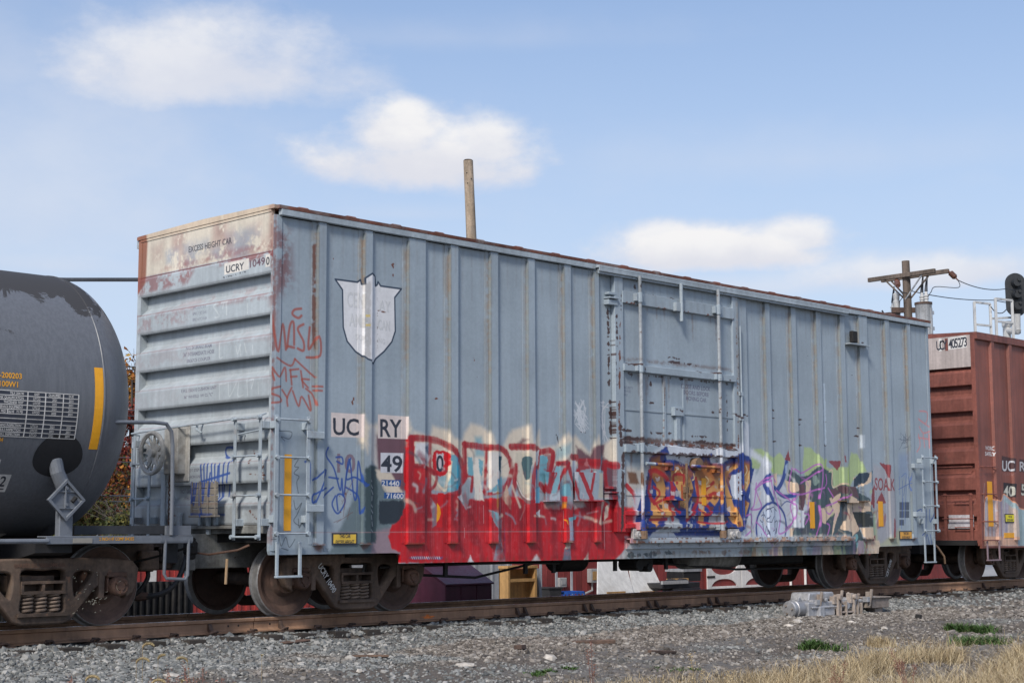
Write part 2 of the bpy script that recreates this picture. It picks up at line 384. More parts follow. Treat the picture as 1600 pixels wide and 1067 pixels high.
RED = srgb(196, 16, 28); DRED = srgb(142, 22, 34); PLUM = srgb(108, 70, 80); CREAM = srgb(222, 208, 188); TEAL = srgb(112, 166, 180); LBL = srgb(140, 185, 195)
DTEAL = srgb(70, 86, 92); WHT = srgb(216, 214, 214); INK = srgb(44, 50, 62); BLUE = srgb(34, 60, 132); TAN = srgb(214, 158, 92); BRN = srgb(158, 92, 52); RUST = srgb(112, 62, 42); CHIP = srgb(74, 54, 52)
PINK = srgb(184, 108, 186); LIME = srgb(172, 190, 138); OXB = srgb(140, 58, 64); TAGB = srgb(36, 76, 152); STAIN = srgb(150, 132, 104)
POSTS = [(.69,.81),(1.465,1.59),(2.24,2.54),(3.015,3.155),(3.80,3.94),(4.565,4.70),(5.345,5.485),(6.02,6.12),(9.62,9.90),(10.445,10.58),(11.224,11.37),(12.0,12.15),(12.78,12.93),(13.42,13.70),(14.33,14.48),(15.12,15.25)]

def paint_side():
    c = Canvas(-.1, 16.1, .6, 5.1, 185, 3); c.spray = True; P, S = c.poly, c.stroke
    c.map = lambda a, b: (a, b); c.z = 1.
    # run-off stains beside the posts, toned-down post flanks, weld seam, corner rust
    for i, (x0, x1) in enumerate(POSTS):
        k = [.5, .75, .5, .6, .55, .3, .5, .5, .3, .4, .5, .5, .4, .5, .5, .7][i]
        P([(x0-.10, 5), (x0-.005, 5), (x0-.005, 2.2), (x0-.09, 2.2)], STAIN, .62*k, .035, .75, streak=.5)
        P([(x0-.022, 5.0), (x0+.003, 5.0), (x0+.003, 1.0), (x0-.022, 1.0)], srgb(112, 120, 122), .8, .005, .15)  # stained flank, also darkened in colour to hold back its sunlit look
        P([(x0-.05, 4.9), (x0-.012, 4.9), (x0-.012, 3.3), (x0-.04, 3.4)], srgb(150, 112, 70), .6*k, .015, .9)
    P([(.61, 4.75), (.66, 4.75), (.67, 3.4), (.62, 3.5)], srgb(112, 66, 50), .85, .012, .6, .012)
    P([(.0, 4.9), (.25, 4.85), (.3, 4.2), (.05, 4.0), (0, 3.2)], srgb(122, 66, 62), .75, .12, .95)
    P([(.0, 5.1), (.03, 5.1), (.03, .9), (0, .9)], srgb(130, 78, 66), .55, .01, .8)
    for x in np.arange(.2, 16, .18):
        h = c.g.uniform(.2, 1.1); P([(x, 5.06), (x+.03, 5.06), (x+.02, 5.06-h)], srgb(120, 110, 104), .22, .03, .5)
    # ---------------- left burner
    c.zone(480, 640, .2249, onY)
    P([(350,195),(405,305),(415,120),(385,40)], CREAM, .95, .04); P([(435,105),(480,100),(690,60),(720,170),(480,190),(490,400),(440,340)], CREAM, .9, .04)
    P([(455,170),(700,190),(710,560),(560,600),(500,480)], PLUM, .95, .04)
    P([(225,835),(330,590),(395,410),(470,390),(510,470),(610,540),(680,620),(700,1010),(130,1010),(170,960)], srgb(96, 112, 116), .85, .03, .2)
    P([(455,850),(690,790),(690,1010),(440,1010)], srgb(150, 128, 136), .9, .03, .2)
    P([(388,420),(425,390),(478,395),(492,600),(475,925),(385,930)], srgb(56, 74, 78), .95, .015)
    P([(475,420),(580,440),(660,575),(560,590),(490,480)], CREAM, .95, .02); P([(432,110),(478,130),(482,390),(445,350)], srgb(206,200,196), .9, .03)
    P([(495,630),(672,630),(672,790),(500,796)], srgb(36, 46, 56), .95, .012)
    for k in range(9): S([(432+5*(k % 4), 470+44*k), (446+4*(k % 3), 500+44*k)], 6, srgb(190, 195, 195), .6, .004)
    c.zone(610, 660, .2062, onY)
    P([(118,150),(165,70),(300,115),(320,30),(430,60),(470,120),(545,140),(560,80),(610,10),(690,30),(760,90),(790,190),(850,190),(900,80),(975,60),(975,420),(160,420)], CREAM, .95, .05)
    P([(640,110),(690,110),(720,260),(640,260)], TEAL, .8, .05)
    P([(118,112),(165,108),(165,330),(290,330),(300,540),(540,540),(600,585),(970,560),(970,1065),(60,1065),(72,985),(10,960),(-20,860),(10,780),(70,745),(112,620),(98,380)], RED, 1, .012, streak=.05)
    P([(60,800),(970,800),(970,610),(840,580),(700,600),(560,560),(290,560),(170,430),(120,640)], DRED, .55, .04, .5)
    P([(175,158),(290,155),(290,300),(240,325),(170,290)], WHT, 1, .012); P([(250,190),(290,165),(290,250)], srgb(90,110,130), .9, .02); P([(165,260),(240,350),(285,300),(200,210)], srgb(150,105,115), .8, .03); P([(185,290),(235,345),(225,300),(170,230)], WHT, .9, .015)
    P([(300,180),(440,235),(480,260),(475,400),(430,525),(330,515),(300,460)], srgb(200,188,172), 1, .008); P([(440,250),(495,245),(540,340),(542,505),(480,542),(425,525)], TEAL, 1, .008)
    P([(340,400),(420,400),(405,500),(370,470)], srgb(150,180,185), 1, .01); S([(495,262),(500,400),(490,520)], 28, srgb(20,140,172), .95, .012)
    S([(310,395),(400,515),(425,470),(445,300)], 16, srgb(226,214,190), 1, .005)
    P([(318,260),(345,215),(425,222),(442,280),(416,402),(330,378)], RED, 1, .006, smooth=True); P([(348,240),(400,240),(405,300),(390,365),(352,360),(345,300)], srgb(206,196,198), 1, .006)
    c.text('0', (347,368), (404,371), (347,242), INK)
    for Q, w_ in (([(135,120),(300,128),(420,172),(515,262),(548,350),(545,470),(505,535),(430,556)], 44), ([(140,120),(140,600)], 46), ([(300,120),(298,540)], 26), ([(305,350),(348,400),(340,470),(300,512)], 24), ([(150,330),(250,340),(330,385)], 34),
                  ([(560,168),(720,190),(850,205),(915,320),(905,420),(860,500),(720,535)], 44), ([(560,168),(566,560)], 44), ([(728,200),(712,525)], 26), ([(718,360),(765,420),(745,490),(695,532)], 20), ([(570,405),(620,410),(612,520)], 26)):
        S(Q, w_, srgb(166,24,36), .95, .014, .12, streak=.2); S([(x+5, y+3) for x, y in Q], w_*.3, srgb(120,18,30), .35, .012, .4)
    P([(582,258),(705,290),(692,405),(590,400)], TEAL, 1, .01); P([(622,262),(662,272),(706,590),(640,586)], srgb(222,214,202), 1, .012); P([(738,222),(838,232),(840,520),(758,540),(732,470)], srgb(214,208,200), 1, .01); P([(722,530),(790,470),(845,400),(850,525)], TEAL, .95, .012); P([(805,255),(840,258),(832,410)], srgb(44,80,94), 1, .006); S([(805,470),(795,560),(800,760)], 14, srgb(150,150,60), .6, .02); S([(800,440),(812,500)], 20, srgb(20,140,180), .9, .012)
    P([(540,480),(592,425),(600,560),(575,665),(538,600)], srgb(148,158,165), .95, .01); P([(490,565),(540,545),(545,600)], WHT, .95, .008); P([(845,570),(880,480),(918,600),(908,662)], srgb(205,172,148), .95, .01)
    P([(300,565),(355,640),(352,780),(315,800)], srgb(136,124,134), 1, .008); P([(358,535),(402,535),(392,795),(348,795)], srgb(214,12,22), 1, .004); P([(352,610),(374,640),(381,690),(370,730),(348,760)], srgb(250,172,14), 1, .004)
    P([(740,658),(800,688),(846,740),(840,870),(866,1040),(785,1040),(805,900),(800,800),(765,750)], srgb(128,174,184), 1, .008, smooth=False); P([(785,990),(866,1010),(866,1050),(780,1045)], srgb(165,140,150), .9, .02); P([(585,1056),(606,1008),(630,1056)], WHT, .95, .01)
    P([(-120,700),(60,745),(110,640),(-10,660)], RED, 0)
    P([(142,1015),(395,1018),(395,1036),(142,1034)], srgb(60,84,140), .9, .006)
    for k in range(14): S([(160+16*k,1018),(166+16*k,1032)], 7, WHT, .9, .003)
    # second half of the left burner
    c.map = lambda a, b: (a, b); c.z = 1.
    for k in range(70):
        x = c.g.uniform(2.2, 6.3); w_ = c.g.uniform(.02, .12); z = c.g.uniform(1.0, 1.75); P([(x,.68),(x+w_,.68),(x+w_*.8,z),(x+w_*.1,z)], (RED*1.12 if k % 3 == 0 else DRED*.8), c.g.uniform(.12, .4), .02, .3)
    c.zone(800, 660, .2062, onY)
    P([(0,60),(130,20),(150,180),(205,60),(210,190),(330,180),(410,80),(440,120),(480,100),(590,235),(640,100),(665,190),(760,120),(765,300),(700,330),(500,330),(330,330),(0,330)], CREAM, .92, .05); P([(330,200),(440,150),(430,240),(320,300)], TEAL, .6, .06)
    P([(0,200),(80,120),(110,130),(60,200)], PLUM, .8, .03); P([(485,180),(590,255),(620,180),(702,165),(690,260),(765,330),(765,640),(690,560),(690,330),(500,330)], PLUM, .95, .025); P([(240,240),(330,240),(300,400),(250,520)], srgb(140,50,60), .8, .03)
    P([(0,560),(205,600),(430,655),(480,590),(690,590),(765,640),(760,560),(775,640),(940,640),(945,720),(925,840),(890,910),(835,985),(775,1050),(0,1055)], RED, 1, .012, streak=.05)
    P([(0,600),(690,610),(690,800),(0,800)], DRED, .6, .04, .5)
    mp, zz = c.map, c.z; c.map = lambda a, b: (a, b); c.z = 1.
    for k in range(60):
        x = c.g.uniform(3.9, 6.4); w_ = c.g.uniform(.02, .12); z = c.g.uniform(1.0, 1.7); P([(x,.68),(x+w_,.68),(x+w_*.8,z),(x+w_*.1,z)], (RED*1.12 if k % 3 == 0 else DRED*.8), c.g.uniform(.12, .4), .02, .3)
    c.map, c.z = mp, zz
    P([(30,228),(130,235),(128,440),(115,605),(60,565),(18,440)], srgb(206,196,176), 1, .012); P([(75,275),(135,272),(112,430),(88,400)], srgb(78,104,108), 1, .008, smooth=True); S([(25,430),(62,535),(115,602)], 30, srgb(128,96,98), .9, .012); S([(35,450),(75,545),(118,585)], 12, srgb(220,212,200), .9, .006)
    for Q, w_ in (([(-10,186),(155,190),(198,225),(188,335)], 46), ([(205,225),(310,235),(262,480)], 42), ([(30,330),(10,545)], 40), ([(190,250),(150,400),(140,600)], 42), ([(215,470),(250,520)], 40), ([(405,305),(440,430),(490,575)], 36), ([(350,312),(268,530)], 36), ([(340,310),(410,312)], 32), ([(415,310),(330,500)], 26), ([(515,298),(700,312),(772,330)], 52), ([(500,370),(575,575)], 46), ([(602,372),(572,560)], 28), ([(700,330),(712,480),(770,640)], 46), ([(440,262),(485,270)], 50)):
        S(Q, w_, srgb(168,24,36), .95, .014, .12, streak=.2); S([(x+5, y+3) for x, y in Q], w_*.3, srgb(120,18,30), .35, .012, .4)
    P([(210,250),(272,255),(250,462),(205,440)], TEAL, 1, .006); P([(170,490),(208,490),(208,610),(160,610)], srgb(110,176,202), 1, .005); P([(165,230),(205,210),(195,320),(172,325)], WHT, .95, .006); P([(170,372),(186,348),(181,462),(170,466)], srgb(48,90,164), 1, .004); P([(170,690),(210,662),(210,720)], WHT, .95, .006)
    P([(335,335),(372,332),(330,470),(300,560),(265,570),(288,470)], LBL, .95, .01); P([(370,485),(428,440),(430,560),(358,558)], TEAL, .95, .01); P([(442,290),(482,288),(480,460),(440,400)], srgb(206,208,214), .95, .01); P([(265,545),(360,525),(362,590),(260,590)], srgb(188,198,204), .9, .01); P([(245,600),(362,600),(360,655),(245,650)], srgb(170,150,140), .7, .02)
    P([(490,372),(690,372),(688,582),(490,578)], srgb(160,172,182), .95, .006, .1); S([(500,380),(580,575)], 44, srgb(172,26,38), .95, .006); S([(600,385),(578,520)], 26, srgb(172,26,38), .95, .006); S([(515,340),(600,330),(700,345)], 44, srgb(160,26,38), .9, .012); P([(540,330),(565,270),(585,330)], srgb(200,120,120), .8, .01)
    P([(640,380),(682,376),(684,575),(632,575)], srgb(186,178,160), .8, .01, .4)
    P([(376,600),(400,600),(396,650),(372,652)], srgb(226,140,20), .85, .008, .2); P([(376,562),(400,562),(399,602),(376,602)], srgb(200,30,28), .8, .008, .2); P([(368,660),(398,655),(410,800),(365,805)], srgb(180,18,26), .8, .012); P([(385,730),(405,742),(410,780)], srgb(244,150,12), 1, .004)
    P([(445,600),(540,590),(560,640),(470,655)], srgb(188,182,176), .8, .02, .3); P([(705,640),(736,618),(722,715),(698,745)], srgb(220,204,184), .95, .008)
    P([(418,738),(455,728),(468,895),(420,895)], srgb(152,162,178), 1, .006); P([(410,722),(488,708),(482,734),(415,752)], TEAL, 1, .005); P([(415,902),(440,905),(442,958),(398,962)], srgb(216,198,178), 1, .006); P([(398,960),(442,955),(448,1045),(385,1045)], srgb(112,114,130), 1, .008)
    P([(150,1050),(186,1003),(218,1050)], srgb(210,206,204), .9, .02); P([(540,1045),(576,988),(580,1045)], srgb(216,204,190), .9, .012); P([(905,920),(925,950),(840,1045),(770,1056),(850,985)], srgb(208,200,198), .9, .03)
    # silver scrape above
    for k in range(16): S([(495+4*k,-60+7*(k*5 % 16)),(520+4*k,-30+7*(k*5 % 16))], 9, srgb(196,200,205), .8, .004)
    c.chips(330,80,370,210,10,9,srgb(60,58,62)); c.chips(500,70,560,78,3,10,CHIP)
    # white and rust wear on the door's left edge
    P([(835,330),(980,360),(1010,640),(838,640)], srgb(200,192,182), .8, .05, .6); P([(858,372),(922,382),(946,465),(872,462)], srgb(112,70,40), .9, .02, .4); S([(850,480),(905,545),(930,640)], 40, srgb(186,30,40), .95, .008)
    # ---------------- middle piece on the door
    c.zone(980, 680, .18744, lambda x, y: onY(x, y, -.05))
    P([(60,470),(130,430),(175,160),(300,60),(420,60),(520,90),(640,100),(700,100),(860,130),(960,60),(1090,160),(1110,700),(1010,900),(200,860),(60,820)], srgb(204,208,216), .9, .06, .25)
    P([(60,815),(80,640),(125,480),(150,520),(185,190),(300,85),(330,210),(380,200),(450,225),(500,262),(600,200),(670,148),(702,240),(790,240),(870,175),(950,145),(1095,222),(1015,520),(1048,560),(975,790),(900,838),(650,848),(430,845),(330,720),(250,790),(200,850)], BLUE, 1, .012)
    F = [[(190,225),(278,158),(280,250),(300,330),(330,440),(318,520),(380,600),(400,700),(300,690),(220,780),(190,700),(195,320)], [(360,262),(430,240),(500,300),(540,370),(560,450),(530,530),(490,625),(440,600),(400,480),(360,400)],
         [(560,310),(620,230),(665,210),(690,270),(760,330),(790,260),(800,480),(760,560),(730,600),(690,560),(650,600),(640,760),(580,760),(600,600),(560,430)], [(810,300),(900,225),(918,270),(850,330),(830,380),(870,500),(890,570),(950,700),(962,765),(900,775),(840,690),(810,480)], [(960,215),(1042,250),(1027,400),(985,500),(955,440)], [(960,520),(1027,560),(990,690),(960,705)]]
    for q in F: P(q, TAN, 1, .008)
    for q in F: S(q+[q[0]], 20, BLUE, .92, .012, smooth=False)
    for q in F[:5]:
        lo = min(p[1] for p in q); P([(x, lo+(y-lo)*.42) for x, y in q], BRN, .85, .04, .3)
    for (x, y) in ((205,545),(325,560),(500,505),(735,520),(985,570),(920,740),(775,430)): P([(x-14,y-16),(x+12,y-20),(x+16,y+14),(x-10,y+20)], srgb(160,84,40), .9, .008, smooth=True)
    P([(868,340),(936,300),(938,540),(880,532),(850,385)], srgb(192,198,208), 1, .01); P([(205,360),(245,420),(235,570),(200,500)], BLUE, 1, .008); P([(366,450),(430,540),(430,650),(380,570)], BLUE, 1, .01); P([(340,692),(380,660),(440,720),(440,805),(258,805)], srgb(172,178,182), 1, .015, .15); P([(690,655),(790,668),(800,792),(665,792)], srgb(168,174,178), 1, .015, .15); P([(500,715),(532,715),(520,760),(498,805)], srgb(188,192,196), 1, .008); P([(500,640),(540,560),(530,640),(490,690)], srgb(196,200,206), 1, .01)
    T = srgb(176,34,42)
    for Q, w_ in (([(190,300),(250,300),(340,380),(350,560),(380,700)], 40), ([(200,330),(182,480),(232,570)], 34), ([(222,430),(272,480),(222,570),(335,520)], 24), ([(245,580),(300,690),(190,704),(330,700)], 22), ([(390,400),(390,332),(470,332),(470,400)], 26), ([(572,360),(590,520),(545,640),(500,705)], 38), ([(720,395),(655,460),(665,522),(700,520)], 30), ([(680,502),(740,482),(795,535)], 28), ([(590,562),(672,590),(690,640),(640,662),(598,615)], 26), ([(590,722),(720,736),(835,718)], 18), ([(430,420),(435,600)], 18), ([(370,440),(360,560),(420,640)], 34)):
        S(Q, w_, T, .9, .010)
    for Q in ([(990,255),(1000,300),(965,370),(1005,410),(970,470)], [(655,345),(680,380),(645,430),(690,420)], [(400,310),(430,280),(460,315)], [(555,320),(560,360),(545,375)], [(775,300),(780,350)], [(1020,300),(1010,360),(1000,400)]): S(Q, 13, srgb(228,198,146), .95, .004)
    P([(1000,820),(1060,810),(1070,900),(990,900)], srgb(188,158,140), .9, .03, .3)
    # dark legs and shadows of the red letters
    c.zone(610, 660, .2062, onY); DK = srgb(118, 16, 28)
    for Q, w_ in (([(168,560),(170,900)], 26), ([(296,540),(300,1000)], 30), ([(440,570),(470,760),(560,1000)], 34), ([(560,560),(640,800),(700,1040)], 40), ([(715,560),(760,700),(860,880)], 30), ([(905,560),(900,900)], 26), ([(220,620),(260,760),(220,900)], 50), ([(620,620),(600,800),(640,900)], 60)): S(Q, w_, DK, .45, .03, .35)
    c.zone(800, 660, .2062, onY)
    for Q, w_ in (([(60,600),(90,900)], 40), ([(180,720),(230,1000)], 30), ([(330,680),(300,900)], 44), ([(560,640),(600,800),(560,1000)], 60), ([(660,640),(700,900)], 34), ([(760,700),(740,980)], 40)): S(Q, w_, DK, .45, .03, .35)
    for Q, w_ in (([(0,480),(60,640)], 20), ([(690,600),(650,760)], 24)): S(Q, w_, CREAM, .6, .012, .3)
    # ---------------- right piece
    c.zone(1160, 680, .19682, onY)
    P([(1040,230),(1200,300),(1240,860),(1050,950),(1030,500)], srgb(168,162,166), .6, .06, .2); P([(1010,620),(1060,590),(1075,850),(1100,860),(1250,740),(1250,880),(1080,885),(1065,950),(970,950)], srgb(176,178,142), .75, .04, .2); P([(990,560),(1050,640),(1060,800),(1010,790)], srgb(158,178,150), .9, .02)
    for q in ([(70,190),(88,112),(150,105),(222,180),(230,290),(80,260)], [(238,180),(300,138),(335,190),(335,310),(228,310)], [(478,260),(490,95),(545,100),(632,200),(680,262),(840,250),(862,138),(912,150),(968,285),(890,330),(850,420),(720,430),(500,340)]): P(q, LIME, .95, .018)
    for Q in ([(662,200),(640,330)], [(830,230),(826,400)], [(232,190),(222,290)]): S(Q, 26, srgb(176,204,92), .7, .03)
    P([(70,420),(140,250),(180,140),(215,330),(300,330),(380,500),(420,545),(540,560),(520,740),(340,860),(-10,860),(40,600)], srgb(200,204,211), .95, .02, .1); S([(60,130),(140,190),(200,240)], 60, srgb(214,218,226), .9, .05)
    P([(370,270),(440,330),(520,320),(600,250),(680,282),(712,300),(722,420),(790,390),(870,420),(1000,510),(1030,722),(930,732),(990,948),(350,860),(400,740),(470,720),(540,560),(500,470),(380,450),(350,380)], DTEAL, 1, .01, .05)
    C2 = srgb(216,192,166)
    for q in ([(338,358),(422,382),(442,440),(360,462)], [(500,358),(545,358),(532,565),(505,545)], [(608,582),(690,556),(745,600),(640,705),(615,690)], [(690,502),(776,458),(772,600),(742,690),(702,850),(732,620)], [(798,468),(872,508),(872,600),(932,745),(872,800),(775,740),(820,620)], [(870,520),(1002,520),(1002,600),(880,612)], [(930,732),(1022,732),(1052,822),(968,832)], [(878,340),(1014,288),(1002,372),(918,412)], [(240,310),(272,300),(276,400),(250,400)], [(376,740),(404,740),(396,830),(372,850)]): P(q, C2, 1, .006)
    S([(688,290),(712,280),(716,410),(790,385),(850,395)], 14, C2, 1, .005); P([(888,345),(930,300),(1000,300),(968,370),(882,420)], srgb(46,62,78), 1, .006); P([(1010,285),(1032,285),(1032,410),(1012,425)], srgb(80,110,130), 1, .006)
    P([(700,432),(780,396),(862,410),(892,505),(820,472),(770,452),(712,508)], srgb(98,74,80), 1, .01); P([(430,392),(492,392),(502,480),(482,600),(430,592)], srgb(104,72,80), 1, .008); P([(872,608),(992,622),(1027,722),(920,732)], srgb(50,54,52), 1, .008); P([(780,750),(870,770),(872,830),(700,840)], DTEAL, 1, .008); P([(890,790),(912,780),(918,820),(900,840)], srgb(120,170,175), .9, .006, smooth=True); P([(905,860),(926,850),(932,885),(910,895)], srgb(120,170,175), .9, .006, smooth=True); P([(555,330),(585,320),(598,380),(570,400)], srgb(140,158,150), .9, .01, smooth=True)
    for (x, y, w_, h_) in ((620,740,60,90),(470,740,60,100),(790,480,30,200)): P([(x,y),(x+w_,y-10),(x+w_-8,y+h_),(x-6,y+h_)], srgb(84,84,88), .7, .02)
    P([(420,600),(492,600),(490,730),(428,742)], srgb(226,226,230), 1, .012)
    P([(130,850),(122,700),(165,602),(230,552),(302,602),(328,700),(324,850)], srgb(196,206,222), 1, .01); B2 = srgb(46,70,140)
    for Q, w_ in (([(120,850),(110,700),(150,592),(230,530),(312,592),(346,700),(332,850)], 22), ([(200,320),(172,390),(235,530)], 42), ([(350,215),(322,350),(285,420)], 46), ([(240,400),(320,482),(405,478)], 36), ([(310,560),(350,525),(400,540)], 10)): S(Q, w_, B2, .96, .010)
    P([(340,240),(358,225),(352,300),(342,300)], srgb(170,190,215), .9, .02)
    for Q in ([(150,640),(168,632),(160,690),(140,672)], [(165,610),(180,650)], [(185,600),(200,580),(215,610)], [(160,700),(176,780),(190,720),(205,800)], [(215,690),(240,640),(255,720),(228,760)], [(150,780),(160,840)], [(180,820),(200,780),(212,830),(260,780),(268,740)], [(250,700),(275,680),(270,780)], [(205,640),(190,680),(215,690)], [(190,590),(235,570),(270,600)]): S(Q, 7, srgb(30,36,80), .95, .003)
    for Q in ([(110,380),(90,560),(50,590),(150,570),(110,420),(220,325),(262,370)], [(250,440),(300,640),(290,780),(380,720),(412,560),(270,440)], [(390,262),(370,440),(460,470),(560,440),(660,400),(662,312)], [(400,270),(470,300),(600,230),(622,330),(600,500)], [(460,382),(540,330),(625,270)], [(540,420),(520,600),(560,745)], [(420,482),(380,560),(400,680),(340,740)], [(600,560),(610,690),(570,850)], [(660,562),(740,532),(830,470)], [(680,420),(722,490)], [(670,700),(692,730),(650,865)], [(492,620),(530,640),(500,705)], [(205,340),(232,470)], [(100,430),(160,380),(215,360)], [(10,640),(70,630),(60,740),(5,800)], [(110,690),(160,745),(230,880)], [(660,600),(690,625),(720,590)], [(265,860),(262,880)], [(350,855),(360,885)]): S(Q, 15, PINK, .88, .010, .1)
    for q in ([(338,192),(365,115),(377,207)], [(678,204),(785,204),(755,282)], [(793,142),(814,216),(798,218)], [(1084,218),(1166,236),(1156,345),(1128,272)], [(1010,470),(1048,388),(1050,585),(1000,540)], [(1058,542),(1104,448),(1142,542)], [(1190,660),(1206,700),(1200,812),(1184,812)]): P(q, OXB, .92, .006)
    P([(1060,600),(1110,578),(1142,640),(1132,720),(1068,742)], OXB, .55, .02, .4); c.text('SOAK', (1050,432), (1196,440), (1050,332), OXB, .9); P([(1030,820),(1056,790),(1052,870),(1000,890)], OXB, .85, .01)
    c.text('TVL', (972,900), (1048,902), (972,842), srgb(160,40,44), .9)
    P([(918,896),(1068,898),(1066,920),(918,918)], srgb(70,110,160), .8, .006)
    for k in range(12): S([(926+11*k,900),(930+11*k,916)], 6, WHT, .9, .003)
    P([(0,900),(200,900),(190,955),(0,950)], srgb(150,152,116), .6, .03); P([(180,900),(830,900),(930,950),(180,952)], srgb(104,116,120), .45, .02, .4); P([(560,905),(930,905),(930,950),(600,950)], srgb(84,98,106), .6, .03, .2)
    for x in (210, 330, 450, 620, 740): P([(x,905),(x+45,905),(x+20,945),(x+5,945)], srgb(190,150,140), .7, .012)
    for k in range(5): P([(1246+40*(k % 2),530+70*(k//2)),(1282+40*(k % 2),530+70*(k//2)),(1282+40*(k % 2),595+60*(k//2)),(1246+40*(k % 2),595+60*(k//2))], srgb(58,66,84), .85, .004)
    for Q in ([(1245,330),(1250,470)], [(1270,360),(1268,640)], [(1262,330),(1300,310),(1280,480)], [(1240,430),(1330,380)], [(1300,400),(1290,700)], [(1315,330),(1330,440)], [(1275,500),(1262,740)], [(1330,300),(1320,420)]): S(Q, 8, srgb(70,100,165), .8, .006)
    P([(1240,150),(1320,140),(1320,340),(1240,340)], srgb(120,145,190), .35, .08)
    c.zone(1150, 640, .2437, onY)
    for Q in ([(1175,10),(1225,20),(1215,90),(1170,60),(1235,110)], [(1175,110),(1200,150),(1240,140)], [(1170,180),(1235,190)], [(1170,160),(1180,230),(1160,270)], [(1200,160),(1210,240)], [(1235,160),(1238,245)]): S(Q, 13, srgb(214,128,126), .7, .012, .2)
    for k in range(22): S([(1040+c.g.uniform(0,70),150+c.g.uniform(0,120)), (1050+c.g.uniform(0,70),150+c.g.uniform(0,120))], 4, srgb(70,78,96), .6, .003)
    for Q in ([(1160,650),(1190,640),(1180,690)], [(1220,640),(1215,770),(1195,805)], [(1240,640),(1245,720),(1275,650),(1280,700)], [(1215,850),(1225,800),(1240,860)], [(1245,800),(1255,860)]): S(Q, 9, TAGB, .85, .005)
    # ---------------- lettering, stickers and hand-styles of the left bays
    c.zone(480, 640, .2249, onY)
    c.text('10', (208,432), (335,436), (208,300), srgb(120,84,100), .75, .3)
    for Q in ([(145,265),(130,320),(185,410),(228,560),(240,480),(252,600),(290,345),(322,600),(342,595),(352,360),(382,520),(412,522)], [(35,490),(128,422),(45,642),(40,590),(130,545)], [(195,600),(172,660),(212,722),(262,640),(240,590),(205,602),(212,700)], [(268,540),(350,600),(362,720),(382,680)], [(205,360),(245,378),(240,332),(200,332)], [(150,470),(215,480)], [(0,350),(12,400)], [(300,340),(270,480),(330,470),(400,520)], [(100,610),(180,540)]): S(Q, 11, TAGB, .92, .006)
    for k in range(12): S([(160+c.g.uniform(0,180),470+c.g.uniform(0,330)), (185+c.g.uniform(0,180),470+c.g.uniform(0,330))], 5, RUST, .5, .004) if k % 2 else c.chips(160+c.g.uniform(0,200),450+c.g.uniform(0,300),170+c.g.uniform(0,200),460+c.g.uniform(0,300),1,6,RUST,.8)
    STK = srgb(216,202,196)
    P([(165,20),(385,34),(380,196),(165,190)], STK, 1, .004, .02); P([(490,34),(690,50),(686,206),(490,200)], STK, 1, .004, .02); P([(509,300),(666,303),(662,441),(508,438)], srgb(206,206,212), 1, .004)
    c.text('UC', (180,172), (358,178), (180,52), INK); c.text('RY', (507,186), (658,190), (507,60), INK); c.text('49', (512,428), (660,431), (512,312), INK)
    P([(515,487),(652,490),(645,534),(515,530)], srgb(30,82,146), 1, .004); P([(535,575),(668,578),(668,618),(532,616)], srgb(30,82,146), 1, .004); c.text('21440', (518,527), (640,530), (518,490), WHT); c.text('71600', (550,614), (668,617), (550,578), WHT)
    c.text('LT', (110,985), (150,987), (110,960), srgb(90,96,104), .7)
    P([(60,940),(115,940),(95,985),(75,985)], srgb(128,84,54), .7, .02, .5)
    # shield
    c.zone(480, 320, .3, onY)
    SH = [(145,390),(260,405),(275,393),(280,416),(292,416),(292,385),(335,357),(352,375),(355,425),(364,418),(368,403),(382,425),(490,440),(455,485),(458,660),(440,715),(400,765),(356,803),(342,828),(322,812),(305,806),(250,765),(207,712),(187,640),(183,445)]
    P(SH, srgb(226,225,226), 1, .003); S(SH+[SH[0]], 8, srgb(46,62,82), 1, .002, smooth=False)
    for dx, dy, cc in ((4,4,srgb(176,178,182)), (0,0,srgb(217,216,212))):
        for s_, x0, x1, yb, yt in (('CEN',205,292,528,448), ('AY',372,432,550,490), ('AME',216,300,628,560), ('CAN',366,428,646,592), ('SOL',248,302,700,668), ('NG',368,402,715,688)): c.text(s_, (x0+dx,yb+dy), (x1+dx,yb+10+dy), (x0+dx,yt+dy), cc, .5, .3)
    P([(285,420),(318,400),(318,806),(290,790)], srgb(160,152,140), .4, .012, .6); P([(292,575),(316,575),(316,588),(292,588)], srgb(225,200,120), .9, .004); P([(292,624),(318,624),(318,636),(292,636)], srgb(225,200,120), .9, .004)
    c.chips(360,550,405,562,7,5,RUST); c.chips(365,480,366,760,12,3,srgb(120,110,105)); c.chips(446,310,446,420,3,8,RUST); c.chips(250,990,225,1060,3,8,RUST); c.chips(672,1010,672,1011,3,11,RUST); c.chips(137,280,137,290,2,6,RUST); c.chips(840,630,900,990,4,4,RUST)
    # red hand-style on the corner bay
    TG = srgb(164,74,54); c.zone(190, 300, .24373, onY)
    for Q in ([(1150,750),(1108,757),(1094,785),(1130,810),(1152,795)], [(962,790),(975,900),(1000,1022),(1032,850),(1052,1012)], [(1060,1000),(1078,860),(1102,842),(1105,980)], [(1065,990),(1105,1000)], [(1165,850),(1128,880),(1165,960),(1165,1018),(1128,1005)], [(1205,870),(1198,1010),(1252,930),(1258,1050),(1185,1062)]): S(Q, 14, TG, .82, .010, .3)
    c.zone(190, 540, .356, onY)
